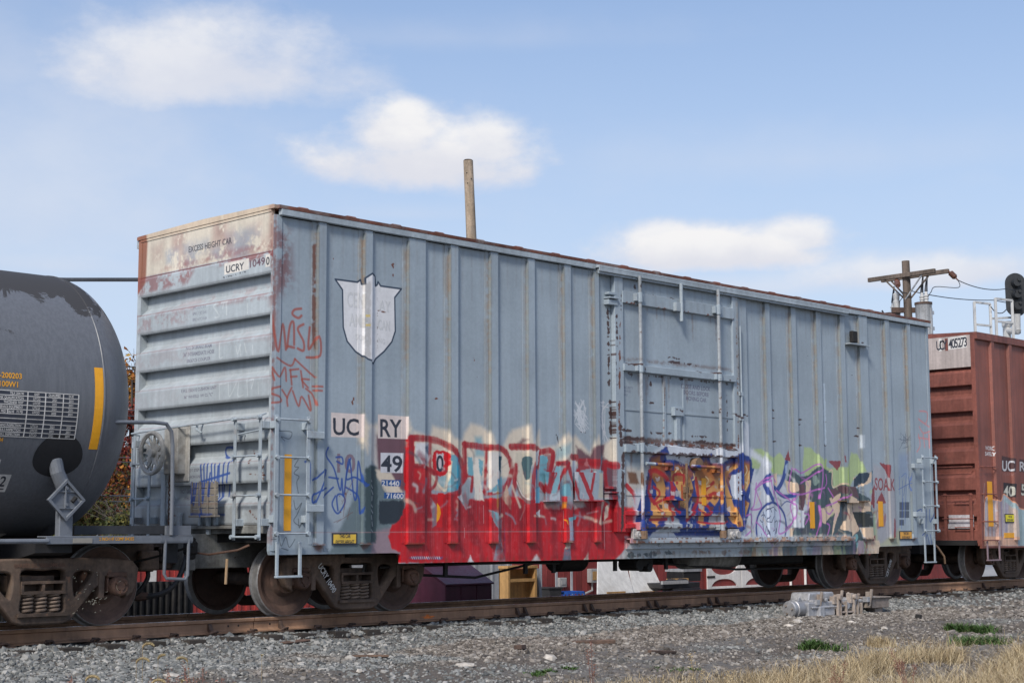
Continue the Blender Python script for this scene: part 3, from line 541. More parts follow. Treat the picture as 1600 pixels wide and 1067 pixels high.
    for Q in ([(668,152),(654,92),(690,138),(716,97),(722,156)], [(740,108),(746,172)], [(738,108),(776,104)], [(742,138),(768,136)], [(786,112),(796,184)], [(822,150),(790,150),(818,186)], [(836,180),(872,182)], [(838,198),(870,200)], [(808,190),(835,215),(850,262)], [(696,180),(660,190),(656,210),(690,225),(698,246),(655,252)], [(704,195),(726,230)], [(746,185),(726,230),(728,265)], [(750,200),(776,266),(790,225),(828,286),(820,220)], [(680,55),(740,90),(760,60)], [(760,60),(845,140)]): S(Q, 7.5, TG, .82, .010, .3)
    K = srgb(46,50,60)
    for Q in ([(756,500),(775,498),(758,530),(776,535),(756,560),(778,575),(768,600),(775,648)], [(755,680),(765,720),(790,690),(770,740),(755,770),(780,790),(792,780)], [(775,760),(780,800),(795,750)], [(690,375),(745,380),(735,410),(700,400),(715,418)], [(655,850),(675,850)], [(665,842),(665,862)], [(690,835),(700,880),(720,840),(735,885),(760,850)], [(700,888),(730,898)], [(815,770),(822,790)]): S(Q, 3, K, .75, .002)
    for Q in ([(805,510),(825,520),(820,640)],): S(Q, 9, TAGB, .8, .006)
    # ---------------- worn door
    c.zone(900, 400, .28125, lambda x, y: onY(x, y, -.085)); P([(262,1000),(885,1045),(885,1072),(262,1030)], srgb(96,66,52), .85, .02, .55); P([(255,560),(875,625),(875,640),(255,578)], srgb(108,80,66), .5, .02, .8)
    for a_ in ((205,300,250,1060,20,6),(250,120,250,300,6,5),(372,600,385,1060,14,7),(800,560,812,1050,16,6),(262,1035,885,1078,34,12)): c.chips(*a_, CHIP, .85)
    for a_ in ((200,310,206,720,34,10),(226,330,228,520,14,7),(213,800,218,1060,26,12),(246,920,252,1060,16,14),(900,400,906,760,16,4),(846,660,852,1010,16,5),(880,880,925,900,10,8),(275,600,345,606,8,9),(480,556,600,574,6,7),(500,585,720,608,9,13),(650,640,840,662,8,8),(270,1012,390,1018,14,15),(400,980,535,985,9,11),(600,1030,885,1050,22,10),(650,1000,740,1005,6,10),(262,965,300,972,5,12),(430,815,432,816,3,13),(424,705,426,712,2,8),(772,868,775,870,1,10),(540,850,600,870,7,9),(690,1030,800,1045,8,13),(270,1045,880,1075,20,8),(318,660,320,664,1,7),(735,686,780,688,3,5),(400,214,550,240,5,7),(326,150,345,185,4,8),(940,880,965,890,6,8)): c.chips(*a_, CHIP)
    c.text('CLOSE AND LOCK', (594,732), (757,750), (594,708), srgb(104,100,122), .85); c.text('DOORS BEFORE', (606,766), (748,782), (606,742), srgb(104,100,122), .85); c.text('MOVING CAR', (622,800), (735,812), (622,776), srgb(104,100,122), .85)
    for k, s_ in enumerate(('SECURITY','DEVICE','ONLY')): c.text(s_, (274,735+19*k), (328-(14 if k else 0)-(14 if k > 1 else 0),740+19*k), (274,721+19*k), srgb(104,100,122), .7)
    for k in range(26): S([(8+c.g.uniform(0,60),775+c.g.uniform(0,170)), (24+c.g.uniform(0,60),790+c.g.uniform(0,190))], 7, srgb(202,206,210), .85, .003)
    for k in range(12): S([(142+c.g.uniform(0,45),785+c.g.uniform(0,220)), (165+c.g.uniform(0,40),800+c.g.uniform(0,230))], 6, srgb(206,206,208), .8, .003)
    P([(945,920),(985,940),(985,1080),(930,1080)], srgb(205,210,218), .8, .05)
    c.map = lambda a, b: (a, b); c.z = 1.
    for (a0, b0, a1, b1, n_, r_) in ((6.55,1.1,6.6,2.3,60,.05),(6.7,1.12,9.5,1.12,60,.03),(6.7,1.36,9.5,1.36,40,.025),(6.7,2.28,9.5,2.28,60,.04),(6.7,2.44,9.5,2.44,40,.03),(9.5,1.1,9.55,2.6,40,.03),(6.6,3.5,9.5,3.5,30,.03),(6.5,2.4,6.56,4.3,40,.03),(9.55,2.6,9.56,4.6,26,.02),(7.6,2.3,7.66,3.5,14,.02),(6.7,4.6,9.5,4.6,16,.025)): c.chips(a0, b0, a1, b1, n_, r_, [CHIP, RUST, srgb(120,86,66)][n_ % 3], .85)
    for k in range(30):
        x = c.g.uniform(6.6, 9.5); z = [2.28, 3.5, 1.36, 4.6][k % 4]; P([(x, z), (x+.05, z), (x+.03, z-c.g.uniform(.1, .5))], srgb(120, 92, 72), .45, .02, .5)
    # chips on the right bays
    c.zone(1130, 440, .2437, onY)
    for (x, y) in ((320,825),(320,875),(324,1025),(490,885),(490,915),(492,1050),(650,900),(655,1050),(850,990),(862,938),(880,395)): c.chips(x-7,y,x+8,y+2,3,8,CHIP)
    P([(640,655),(652,655),(660,1050),(650,1050)], srgb(192,206,216), .8, .01); P([(872,985),(895,985),(895,1067),(872,1067)], srgb(198,206,212), .8, .02)
    for q in range(9): c.chips(c.g.uniform(170,1250),c.g.uniform(300,1000),c.g.uniform(170,1250),c.g.uniform(300,1000),1,4,CHIP,.8)
    # fine overspray, drips and later scribbles over both pieces
    c.map = lambda a, b: (a, b); c.z = 1.
    for k in range(170):
        left = k % 2; x = c.g.uniform(2.3, 6.2) if left else c.g.uniform(9.9, 13.9); z = c.g.uniform(1.15, 2.05) if left else c.g.uniform(.9, 1.9)
        col = [WHT, PLUM, TEAL, DRED, CREAM, srgb(60,70,80)][k//2 % 6] if left else [WHT, C2, PINK, DTEAL, LIME, srgb(60,66,90), OXB][k//2 % 7]
        a_ = c.g.uniform(0, 3.1); l_ = c.g.uniform(.04, .3); S([(x, z), (x+l_*.5*math.cos(a_)+.03, z+l_*.5*math.sin(a_)), (x+l_*math.cos(a_), z+l_*math.sin(a_)*.8)], c.g.uniform(.008, .05), col, c.g.uniform(.2, .6), .02, .4)
    for k in range(60):
        x = c.g.uniform(2.3, 13.8); z = c.g.uniform(1.0, 1.7); S([(x, z), (x+.003, z-c.g.uniform(.1, .45))], .009, [RED*.8, WHT, DTEAL, BLUE][k % 4], .4, .004, .2)
    for k in range(60):
        x = c.g.uniform(7.0, 9.4); z = c.g.uniform(1.15, 2.25); r = c.g.uniform(.02, .09); P([(x,z),(x+r*1.6,z+.01),(x+r*1.4,z-r),(x+.01,z-r*.8)], [WHT, CHIP, RUST, srgb(190,186,180)][k % 4], c.g.uniform(.4, .9), .006, .6, .02)
    for k in range(46):
        x = c.g.uniform(9.6, 13.8); w_ = c.g.uniform(.06, .3); P([(x,.64),(x+w_,.64),(x+w_*c.g.uniform(.4,1.2),.88),(x+w_*c.g.uniform(-.2,.4),.88)], [LIME*.75, C2, srgb(150,130,150), DTEAL, srgb(170,172,160), srgb(140,110,88)][k % 6], c.g.uniform(.55, .9), .012, .25)
    # rust and grime along the sill and the door ledge
    P([(6.7,.66),(9.9,.66),(9.9,.80),(6.7,.80)], srgb(150,154,150), .6, .03, .4); c.chips(6.8,.74,9.9,.72,22,.05,srgb(112,82,60),.55); c.chips(6.8,.70,7.8,.72,16,.06,srgb(60,70,74),.8)
    P([(6.7,.80),(12.95,.80),(12.95,.99),(6.7,.99)], srgb(178,182,184), .55, .02, .3); c.chips(6.7,.9,12.9,.9,60,.035,srgb(150,100,74),.8); c.chips(9.8,.93,13.0,.93,30,.05,srgb(206,168,140),.8); c.chips(6.7,.955,12.9,.955,50,.02,srgb(104,62,42),.85)
    for x in np.arange(2.3, 13.9, .13): P([(x, .66), (x+.05, .66), (x+.03, .66+c.g.uniform(.02,.09))], srgb(96,66,50), .4, .02)
    for x in np.arange(2.2, 6.4, .035): P([(x, .72+c.g.uniform(0,.2)), (x+c.g.uniform(.004,.014), .72), (x+.005, 1.0+c.g.uniform(0,1.0))], srgb(214,90,96), c.g.uniform(.1,.4), .006)
    for (x0, x1) in POSTS: P([(x0-.02,.93),(x1+.02,.93),(x1-.02,.86),(x0+.03,.85)], RUST, .6, .015, .4)
    S([(.02,1.075),(6.4,1.075)], .008, srgb(120,118,122), .6, .003, smooth=False); S([(.02,1.068),(6.4,1.068)], .006, srgb(205,150,150), .5, .003, smooth=False)
    return c.image('side_print')

def paint_end():
    pl = lambda x, y: (lambda q: (-q[0], q[1]))(onX(x, y, 0.)); c = Canvas(-3.2, .1, .9, 5.25, 185, 21); P, S = c.poly, c.stroke
    c.map = lambda a, b: (a, b); c.z = 1.
    P([(-3.2,5.25),(.1,5.25),(.1,4.60),(-3.2,4.60)], srgb(216,206,188), 1, .004)
    for k in range(16):
        x = c.g.uniform(-3.0,0); y = c.g.uniform(4.72,5.15); P([(x,y),(x+.3,y+.05),(x+.28,y-.22),(x+.02,y-.2)], srgb(158,118,112), .42, .12, .8)
        x = c.g.uniform(-2.6,0); y = c.g.uniform(4.66,4.95); P([(x,y),(x+.3,y+.02),(x+.26,y-.2),(x+.02,y-.15)], srgb(160,166,174), .6, .09, .8)
    P([(-3.2,5.25),(.1,5.25),(.1,5.10),(-3.2,5.10)], srgb(206,184,158), .8, .02, .4); P([(-3.2,5.25),(-2.9,5.25),(-2.93,4.5),(-3.2,4.3)], srgb(142,78,46), .9, .03, .5); P([(-.10,5.2),(.05,5.2),(.05,3.5),(-.08,4.2)], srgb(130,66,58), .45, .05, .9)
    for k in range(7):
        z = 4.586-.5245*k; a = [.8, .45, .2, .1, .06, .05, .05][k]
        P([(-3.2,z+.005),(.1,z+.005),(.1,z-.012),(-3.2,z-.012)], srgb(136,66,52), .75*min(1, a+.3), .006, .45)
        P([(-3.15,z),(-1.7,z),(-1.9,z-.2),(-3.1,z-.24)], srgb(136,66,60), .85*a, .05, .95); P([(-1.3,z),(.05,z),(.05,z-.08),(-1.2,z-.06)], srgb(136,66,60), .9*a, .03, .9)
        P([(-.18,z+.1),(.05,z+.12),(.05,z-.2),(-.08,z-.18)], srgb(136,66,60), .5*a, .05, .95)
        P([(-2.6,z+.03),(-.2,z+.03),(-.2,z+.14),(-2.5,z+.10)], srgb(150,80,74), .6*a, .04, .95)
        P([(-3.1,z-.24),(0,z-.24),(0,z-.29),(-3.1,z-.29)], srgb(104,104,106), .3, .03, .4)
    c.zone(190, 300, .24373, pl)
    c.text('EXCESS HEIGHT CAR', (430,390), (707,331), (430,352), srgb(52,54,62), .92); P([(660,462),(818,428),(818,500),(660,536)], srgb(222,216,206), 1, .004)
    c.text('UCRY', (672,522), (788,497), (672,476), INK); c.text('1049', (824,488), (922,466), (824,440), srgb(96,58,70), .9); P([(924,406),(953,400),(953,480),(924,487)], srgb(222,216,206), 1, .004); c.text('0', (929,472), (951,466), (929,420), INK)
    for k in range(10): c.chips(655+15*k,552-4*k,660+15*k,552-4*k,1,7,srgb(60,60,66))
    G = srgb(108,104,120)
    for k, s_ in enumerate(('SPEC 6 DC D-S','SPEC 7 JC D-S','SPEC 4 YC D-SA')): c.text(s_, (458,755+38*k), (542+4*k,740+38*k), (458,738+38*k), G, .7)
    for Q in ([(620,720),(590,735),(612,770),(628,800),(600,808)], [(640,715),(680,705)], [(672,708),(675,790)], [(655,720),(650,750)], [(630,970),(630,1060)], [(735,990),(745,1040),(765,980)], [(790,975),(800,1030)], [(808,720),(808,780)]): S(Q, 9, srgb(206,212,210), .5, .008, .5)
    for k, s_ in enumerate(('NO. 24 BRAKE BEAM','36" INTERMEDIATE HOSE')): c.text(s_, ((415,1015),(400,1058))[k], ((580,995),(597,1034))[k], ((415,993),(400,1034))[k], G, .85)
    c.zone(190, 540, .356, pl)
    c.text('SBE67CE COUPLER', (288,76), (392,63), (288,62), G, .85); c.text('F.W.I. 15KN1E CUSHION UNIT', (264,208), (418,190), (264,194), G, .85); c.text('36" WHEELS 1W CL "C"', (275,234), (403,220), (275,221), G, .85)
    for Q in ([(430,170),(432,236)], [(432,172),(460,168)], [(470,170),(475,225),(505,165)], [(515,165),(512,222),(535,218)], [(550,150),(555,222)], [(552,160),(580,150),(570,190)], [(600,160),(602,212)], [(430,0),(430,55),(445,52)], [(520,0),(524,45)], [(575,0),(578,42)]): S(Q, 5, srgb(206,212,212), .5, .006, .5)
    c.text('DO NOT STEP ON', (272,556), (362,550), (272,543), G, .9); c.text('CUSHION UNIT', (278,584), (355,579), (278,571), G, .9); c.text('NOT GROUND TO COUPLER', (228,648), (372,640), (228,630), G, .9); c.text('WHILE WELDING', (244,678), (330,673), (244,660), G, .9)
    for Q in ([(468,448),(430,448),(428,480),(450,492),(468,470),(455,445)], [(348,525),(352,600)], [(362,520),(366,690)], [(378,520),(372,700),(390,560)], [(395,520),(400,700)], [(410,522),(412,690),(425,530)], [(430,520),(428,600)], [(450,515),(440,660)], [(470,512),(462,600)], [(345,600),(475,560)], [(362,740),(452,742)], [(405,715),(410,780)], [(475,490),(478,505)]): S(Q, 9, TAGB, .9, .006)
    c.chips(228,745,255,750,8,4,RUST); c.chips(540,420,560,520,5,5,RUST); c.chips(510,560,640,570,6,5,RUST); c.chips(620,500,628,780,14,6,srgb(120,84,66)); c.chips(560,720,600,770,6,5,RUST)
    P([(60,700),(640,690),(640,800),(60,810)], srgb(128,124,120), .35, .06, .6)
    return c.image('end_print')

def paint_red():
    c = Canvas(17.8, 20.8, .65, 3.3, 150, 41); P, S = c.poly, c.stroke; c.zone(1500, 640, .2062, onY)
    P([(316,350),(408,372),(404,475),(316,468)], srgb(48,34,38), .8, .01, .1); c.text('UC', (320,462), (398,464), (320,382), srgb(206,204,206), .95); P([(450,375),(560,390),(560,480),(450,472)], srgb(48,34,38), .8, .01); c.text('RY', (452,462), (540,468), (452,390), srgb(206,204,206), .95)
    P([(328,552),(412,562),(406,665),(328,655)], srgb(34,32,36), .95, .006, .1); c.text('40', (332,652), (404,656), (332,572), srgb(206,204,190), .95); P([(460,560),(560,570),(560,660),(460,650)], srgb(34,32,36), .9, .006); c.text('52', (464,645), (545,652), (464,560), srgb(206,204,190), .95)
    for k, s_ in enumerate(('WORK','SAFELY')): c.text(s_, (192-2*k,305+42*k), (250+6*k,309+42*k), (192-2*k,274+42*k), WHT)
    c.text('CAPY', (330,500), (400,500), (330,480), srgb(150,110,105), .5, .4)
    LOW = [(184,1030),(186,720),(202,660),(250,680),(310,692),(332,640),(400,700),(465,752),(700,775),(700,1030)]
    P(LOW, srgb(178,170,174), 1, .008); P([(332,650),(400,705),(465,757),(700,780),(700,1030),(345,1030)], srgb(166,188,192), .95, .02); P([(340,700),(420,760),(440,960),(330,960)], srgb(206,184,170), .9, .03); P([(182,1030),(184,960),(440,960),(440,1030)], srgb(214,166,136), .9, .02)
    for x in (205, 232, 262, 285): P([(x,690),(x+22,690),(x+16,960),(x+4,960)], srgb(150,88,50), .6, .03, .6, streak=.4)
    P([(288,700),(318,690),(322,980),(300,980)], srgb(140,116,150), .6, .02); P([(340,700),(370,720),(360,940),(335,940)], srgb(150,150,180), .6, .03)
    S([(184,1010),(186,720),(202,660),(250,680),(310,692),(332,640),(400,700),(465,752),(700,778)], 12, srgb(226,160,124), 1, .006); S([(176,700),(182,600),(186,560)], 8, srgb(190,180,176), .5, .01, .6)
    return c.image('red_car_print')
# ------------------------------------------------------------------ materials
GREY = (.308, .362, .405)
side_img, end_img, red_img = paint_side(), paint_end(), paint_red()
M_side = paint('grey_blue_paint_side', GREY, .5, var=.09, streak=.06, buckle=7., img=side_img, ext=(-.1, 16.1, .6, 5.1), bump=.12, bscale=30)
M_end = paint('grey_blue_paint_end_lit', (.385, .425, .445), .5, var=.10, streak=.10, img=end_img, ext=(-.1, 3.2, .9, 5.25), axis='Y', bump=.12, bscale=30)  # same paint as the side, lightened in colour for the brighter-lit end
M_grey = paint('grey_blue_paint_fittings', (.345, .395, .43), .5, var=.14, streak=.12, spots=.35, dust=.25, dust_col=(.2, .15, .12))
M_frame = paint('grey_underframe_grime', (.22, .22, .205), .8, var=.3, streak=.3, spots=.55, dust=.6, dust_col=(.07, .06, .05))
M_roofrust = paint('roof_rust', (.17, .062, .042), .85, var=.35, streak=.1, dust=.45, dust_col=(.27, .25, .24), grain=9)
M_steel = paint('brown_black_truck_steel', (.098, .065, .046), .8, var=.5, streak=.3, spots=.6, spot_col=(.19, .10, .06), dust=.4, dust_col=(.14, .10, .072), bump=.4, rnd=.12)
M_steel2 = paint('rusty_bearing_steel', (.13, .07, .047), .8, var=.4, spots=.4, spot_col=(.22, .14, .085), dust=.3, dust_col=(.05, .04, .035), bump=.4)
M_black = paint('black_underframe', (.013, .012, .012), .75, var=.4, dust=.2, dust_col=(.04, .032, .028), bump=.3)
M_wheel = paint('brown_wheel_plate', (.105, .062, .046), .75, var=.35, spots=.2, dust=.3, dust_col=(.06, .046, .038), bump=.2, rnd=.2)
M_rim = paint('worn_steel_rim', (.30, .29, .28), .4, .3, var=.3, spots=.1, bump=.2)
M_spring = paint('spring_steel', (.16, .115, .085), .7, var=.4, bump=.2)
M_yel = paint('yellow_reflector', (.80, .36, .012), .45, var=.06, streak=.08)
M_sign = paint('yellow_sign_face', (.72, .47, .06), .5, var=.08)
M_signr = paint('bright_yellow_sign_face', (.75, .66, .02), .5, var=.06)
M_ink = paint('dark_ink', (.035, .04, .055), .6, var=.1, bump=0)
M_white = paint('white_stencil', (.62, .60, .57), .7, var=.2, bump=0)
M_orange = paint('orange_stencil', (.72, .33, .02), .6, var=.1, bump=0)
M_red = paint('red_oxide_paint', (.20, .066, .048), .55, var=.22, streak=.22, spots=.1, dust=.2, dust_col=(.10, .05, .04))
M_redside = paint('red_oxide_paint_side', (.22, .073, .052), .55, var=.2, streak=.24, img=red_img, ext=(17.8, 20.8, .65, 3.3), dust=.15, dust_col=(.13, .07, .055))
M_redpale = paint('faded_top_panel', (.42, .36, .335), .6, var=.12, streak=.2, dust=.15, dust_col=(.2, .14, .12))
M_hose = paint('black_rubber_hose', (.018, .017, .017), .6, var=.4, dust=.4, dust_col=(.06, .045, .035))
M_wheelgrey = paint('weathered_brake_wheel', (.42, .405, .37), .6, var=.25, spots=.3, dust=.3, dust_col=(.12, .09, .06))
M_pocket = paint('ledge_rust', (.16, .10, .06), .7, var=.4, spots=.5)

# ------------------------------------------------------------------ freight truck (bogie): frame with wheels, springs, bearings
WR = .465
def ring(pts, k=4): return [tuple(p) for p in catmull(pts, k, True)]
def sideframe(wb, name):
    h = wb/2
    outer = [(-h-.27,.66),(-h-.20,.735),(-h+.1,.765),(-.4,.775),(.4,.775),(h-.1,.765),(h+.20,.735),(h+.27,.66),(h+.25,.50),(h+.2,.40),(h+.14,.36),(h+.14,.60),(h-.17,.60),(h-.17,.53),(h-.30,.455),
             (.35,.115),(.25,.08),(-.25,.08),(-.35,.115),(-h+.30,.455),(-h+.17,.53),(-h+.17,.60),(-h-.14,.60),(-h-.14,.36),(-h-.2,.40),(-h-.25,.50)]
    mid = ring([(-.275,.67),(0,.68),(.275,.67),(.27,.42),(.275,.19),(0,.185),(-.275,.19),(-.27,.42)], 4)
    tri = lambda s: ring([(s*.365,.62),(s*.48,.67),(s*.62,.645),(s*.625,.575),(s*.50,.405),(s*.40,.335),(s*.36,.45)], 4)
    me = outline_mesh(name, outer, (mid, tri(1), tri(-1)), .13, .022); return me
def helix(x, y, z0, z1, r, t, n=5.0):
    return MB().tube([(x+r*math.cos(a), y+r*math.sin(a), z0+(z1-z0)*a/(2*math.pi*n)) for a in np.linspace(0, 2*math.pi*n, int(n*14))], t, 6)
def build_truck(parent, X, wb, marks=None, clean=0):
    """part 'truck' with sub-parts; X = truck centre along the track"""
    YC = 1.56; ys = .50                          # near side frame plane
    me = sideframe(wb, 'truck'); me.transform(Matrix.Translation((X, ys, 0)))
    bm = bmesh.new(); bm.from_mesh(me)
    far = me.copy(); far.transform(Matrix.Translation((0, 2*(YC-ys), 0))); bm.from_mesh(far)
    ext = MB(); ext.box(X-.2, X+.2, ys+.06, 2*YC-ys-.06, .42, .60); ext.box(X-.27, X+.27, ys-.085, ys+.2, .40, .435).box(X-.27, X+.27, ys-.085, ys+.2, .515, .545)
    for dx in (-.255, 0, .255): ext.box(X+dx-.016, X+dx+.016, ys-.08, ys+.2, .43, .52)
    ext.box(X-.31, X+.31, ys-.10, ys+.10, .155, .19)                          # spring seat
    for s in (-1, 1):                                                          # pedestal jaws, brake beam ends
        ext.box(X+s*(wb/2-.24), X+s*(wb/2-.17), ys-.075, ys+.06, .335, .63); ext.box(X+s*(wb/2-.52), X+s*(wb/2-.60), ys+.1, 2*YC-ys-.1, .33, .40)
    em = ext.mesh('x'); bm.from_mesh(em); bm.to_mesh(me); bm.free()
    tr = put('truck', me, M_steel, parent)
    wm = None
    for s in (-1, 1):
        ax = X+s*wb/2
        part('axle', MB().cyl((ax, .5, WR), (ax, 2*YC-.5, WR), .085, n=16), M_steel, tr, smooth=True)
        for side in (0, 1):
            if wm is None:
                # profile from outer face to flange: (along Y, radius)
                pf = [(.02,.10),(-.03,.12),(-.035,.17),(.035,.22),(.045,.33),(.0,.395),(-.008,.405),(-.01,WR-.012),(0,WR),(.095,WR+.004),(.105,WR+.028),(.125,WR+.026),(.138,WR-.03),(.13,.40),(.085,.36),(.08,.25),(.12,.18),(.13,.10)]
                mb = MB().lathe(pf, (0, 0, 0), 'Y', 56); wm = mb.mesh('wheel', True); wm.materials.append(M_wheel); wm.materials.append(M_rim)
                for p in wm.polygons:
                    rr = (p.center[0]**2+p.center[2]**2)**.5
                    if rr > WR-.035: p.material_index = 1
            wo_ = put('wheel', wm, None)
            wo_.location = (ax, .745, WR) if side == 0 else (ax, 2*YC-.745, WR)
            if side: wo_.scale = (1, -1, 1)
            wo_.rotation_euler = (0, random.random()*6, 0); attach(wo_, tr)
            if not side:
                cy = ys-.03
                b = MB().lathe([(-.02,.10),(-.10,.105),(-.13,.115),(-.20,.118),(-.225,.105),(-.235,.09),(-.225,.055),(-.24,.05),(-.24,.001)], (ax, cy+.10, WR), 'Y', 22)
                for k in range(3):
                    t = 2.1*k+.5; b.cyl((ax+.066*math.cos(t), cy-.125, WR+.066*math.sin(t)), (ax+.066*math.cos(t), cy-.152, WR+.066*math.sin(t)), .017, n=6)
                part('bearing_cap', b, M_steel2, tr, smooth=True)
                part('bearing_adapter', MB().box(ax-.13, ax+.13, ys-.085, ys+.06, .565, .625).box(ax-.125, ax-.10, ys-.07, ys+.05, .40, .57).box(ax+.10, ax+.125, ys-.07, ys+.05, .40, .57), M_steel2, tr, bevel=.01)
    for x in (-.165, .0, .165):
        part('spring', helix(X+x, ys-.0, .192, .402, .066, .0165), M_spring, tr, smooth=True)
    if marks: marks(tr, X, ys-.069)
    return tr

def ladder(parent, name, mat, p0, p1, side, z0, z1, rungs, off, label=None):
    """p0,p1: the two rail positions in plan; off: outward direction"""
    mb = MB(); a, b = Vector(p0), Vector(p1); o = Vector(off)
    for p in (a, b):
        q = p+o*.10; d = (b-a).normalized()
        prof = [(q+d*s1*.028+o*s2*.006) for s1, s2 in ((-1,-1),(1,-1),(1,1),(-1,1))]
        mb.prism([(v.x, v.y) for v in prof], z0, z1, 'Z')
        for z in (z0+.22, z1-.12):
            pr = [(p+o*t+d*s*.035) for t, s in ((.0,-1),(.0,1),(.092,1),(.092,-1))]; mb.prism([(v.x, v.y) for v in pr], z-.045, z+.045, 'Z')
    L = part(name, mb, mat, parent, bevel=.004, label=label)
    for z in rungs:
        u = a+o*.118; v = b+o*.118; e = (v-u).normalized()*.035
        m = MB().tube([(u-e).to_tuple()[:2]+(z,), (v+e).to_tuple()[:2]+(z,)], .0125, 8)
        for q in (u, v): m.cyl((q.x-o.x*.02, q.y-o.y*.02, z), (q.x+o.x*.022, q.y+o.y*.022, z), .028, n=8)
        part('rung', m, mat, L, smooth=True)
    return L
def sill_step(parent, x0, x1, z0, z1, mat, y=-.03):
    part('sill_step', MB().box(x0, x0+.045, y-.03, y-.004, z0, z1+.16).box(x1-.045, x1, y-.03, y-.004, z0, z1+.16).box(x0, x1, y-.05, y+.01, z0-.028, z0), mat, parent, bevel=.006)
def sign(parent, x0, x1, z0, z1, lines, mat, y=-.006, name='warning_sign', h=.05, n=.62):
    pl = part(name, MB().box(x0, x1, y-.008, y+.004, z0, z1), M_ink, parent)
    part('face', MB().box(x0+.02, x1-.02, y-.0105, y-.008, z0+.02, z1-.02), mat, pl)
    xc = (x0+x1)/2; zc = (z0+z1)/2+(len(lines)-1)*h*.75-h/2
    lettering(lines, lambda u, v: (xc+u, y-.0125, zc+v), h, M_ink, pl, n, 1.55, 'C', wmax=(x1-x0)*.82)
    return pl

# ------------------------------------------------------------------ grey boxcar
car = thing('boxcar', 'pale grey-blue boxcar with white shield emblem and red and blue graffiti', 'boxcar', (8, 1.56, 0), 'freight cars of the train')
L = 16.0
def arc(cx, cz, r, a0, a1, n=5): return [(cx+r*math.cos(R(a0+(a1-a0)*i/n)), cz+r*math.sin(R(a0+(a1-a0)*i/n))) for i in range(n+1)]
prof = [(0,5.04),(0,.845),(.015,.80)]+[(2.02,.80)]+arc(2.09,.745,.055,90,0,3)[1:]+[(2.15,.66)]+[(13.93,.645)]+arc(13.99,.72,.05,180,90,3)[1:]+[(L-.02,.795),(L,.83),(L,5.04)]
part('side_panel', MB().prism(prof, 0, .05, 'Y'), M_side, car)
part('side_panel', MB().prism(prof, 3.07, 3.12, 'Y'), M_grey, car, label='far side panel')
for i, (x0, x1) in enumerate(POSTS):
    w_ = x1-x0; p = [(x0-.085,0),(x0-.085,-.005),(x0-.012,-.007),(x0,-.046),(x1,-.046),(x1+.012,-.007),(x1+.07,-.005),(x1+.07,0)]
    m = MB().prism(p, .925, 5.045, 'Z'); m.box(x0-.03, x1+.03, -.053, 0, .912, .924)
    part('side_post', m, M_side, car)
# corner posts and roof
part('corner_post', MB().prism([(-.004,.0),(.05,-.012),(.12,-.012),(.12,0)], .85, 5.06, 'Z'), M_side, car)
part('corner_post', MB().prism([(L-.1,0),(L-.1,-.012),(L-.03,-.012),(L+.004,0)], .85, 5.06, 'Z'), M_side, car)
roof = part('roof', MB().prism([(-.07,5.135),(-.075,5.178),(.0,5.186),(1.0,5.205),(1.56,5.21),(2.1,5.205),(3.12,5.186),(3.19,5.178),(3.19,5.135)], 0.03, L, 'X'), M_roofrust, car)
part('roof_end_cap', MB().prism([(-.03,5.136),(-.035,5.18),(.0,5.188),(1.56,5.212),(3.12,5.188),(3.15,5.18),(3.15,5.136)], -.02, .029, 'X'), M_end, car)
for k in range(20):
    x = .45+k*.79
    part('roof_rib', MB().prism([(-.055,5.180),(-.02,5.205),(1.56,5.235),(3.14,5.205),(3.17,5.18)], x-.07, x+.07, 'X'), M_roofrust, roof)
for q in ((.07, 6.028), (12.952, L)): part('eave_plate', MB().box(*q, -.068, 0, 5.052, 5.134), M_grey, car, bevel=.006)
part('eave_plate', MB().box(0, L, 3.12, 3.18, 5.03, 5.134), M_grey, car)
tr_ = MB().box(6.03, 12.95, -.14, 0, 5.075, 5.112).box(6.03, 12.95, -.14, -.128, 5.02, 5.076).box(6.03, 12.95, -.115, -.10, 4.985, 5.05).box(6.03, 12.95, -.07, 0, 5.112, 5.134).box(6.05, 12.93, -.05, 0, 5.0, 5.06)
part('door_track_cover', tr_, M_grey, car, bevel=.004)
# end
part('end_wall', MB().box(.11, .15, .04, 3.08, .95, 4.62).box(-.002, .05, .05, 3.07, 4.59, 5.10).box(-.012, .05, .05, 3.07, 5.10, 5.134), M_end, car)
part('end_corner', MB().box(-.006, .13, 3.03, 3.122, 1.17, 5.13), M_end, car)
part('end_corner', MB().box(-.004, .13, 0.002, .045, 1.17, 5.05), M_end, car)
for k in range(7):
    z1 = 4.586-.5245*k; z0 = z1-.272
    zt = z1+.10
    part('end_rib', MB().prism([(.115,zt),(.0,z1),(-.008,z1-.03),(-.008,z0+.03),(.0,z0+.006),(.03,z0),(.115,z0+.03)], .03, 3.10, 'Y'), M_end, car)
part('end_wall', MB().box(L-.05, L, .03, 3.09, .95, 5.13), M_grey, car, label='far end wall')
part('floor_frame', MB().box(.1, L-.1, .05, 3.07, .95, 1.12), M_black, car)
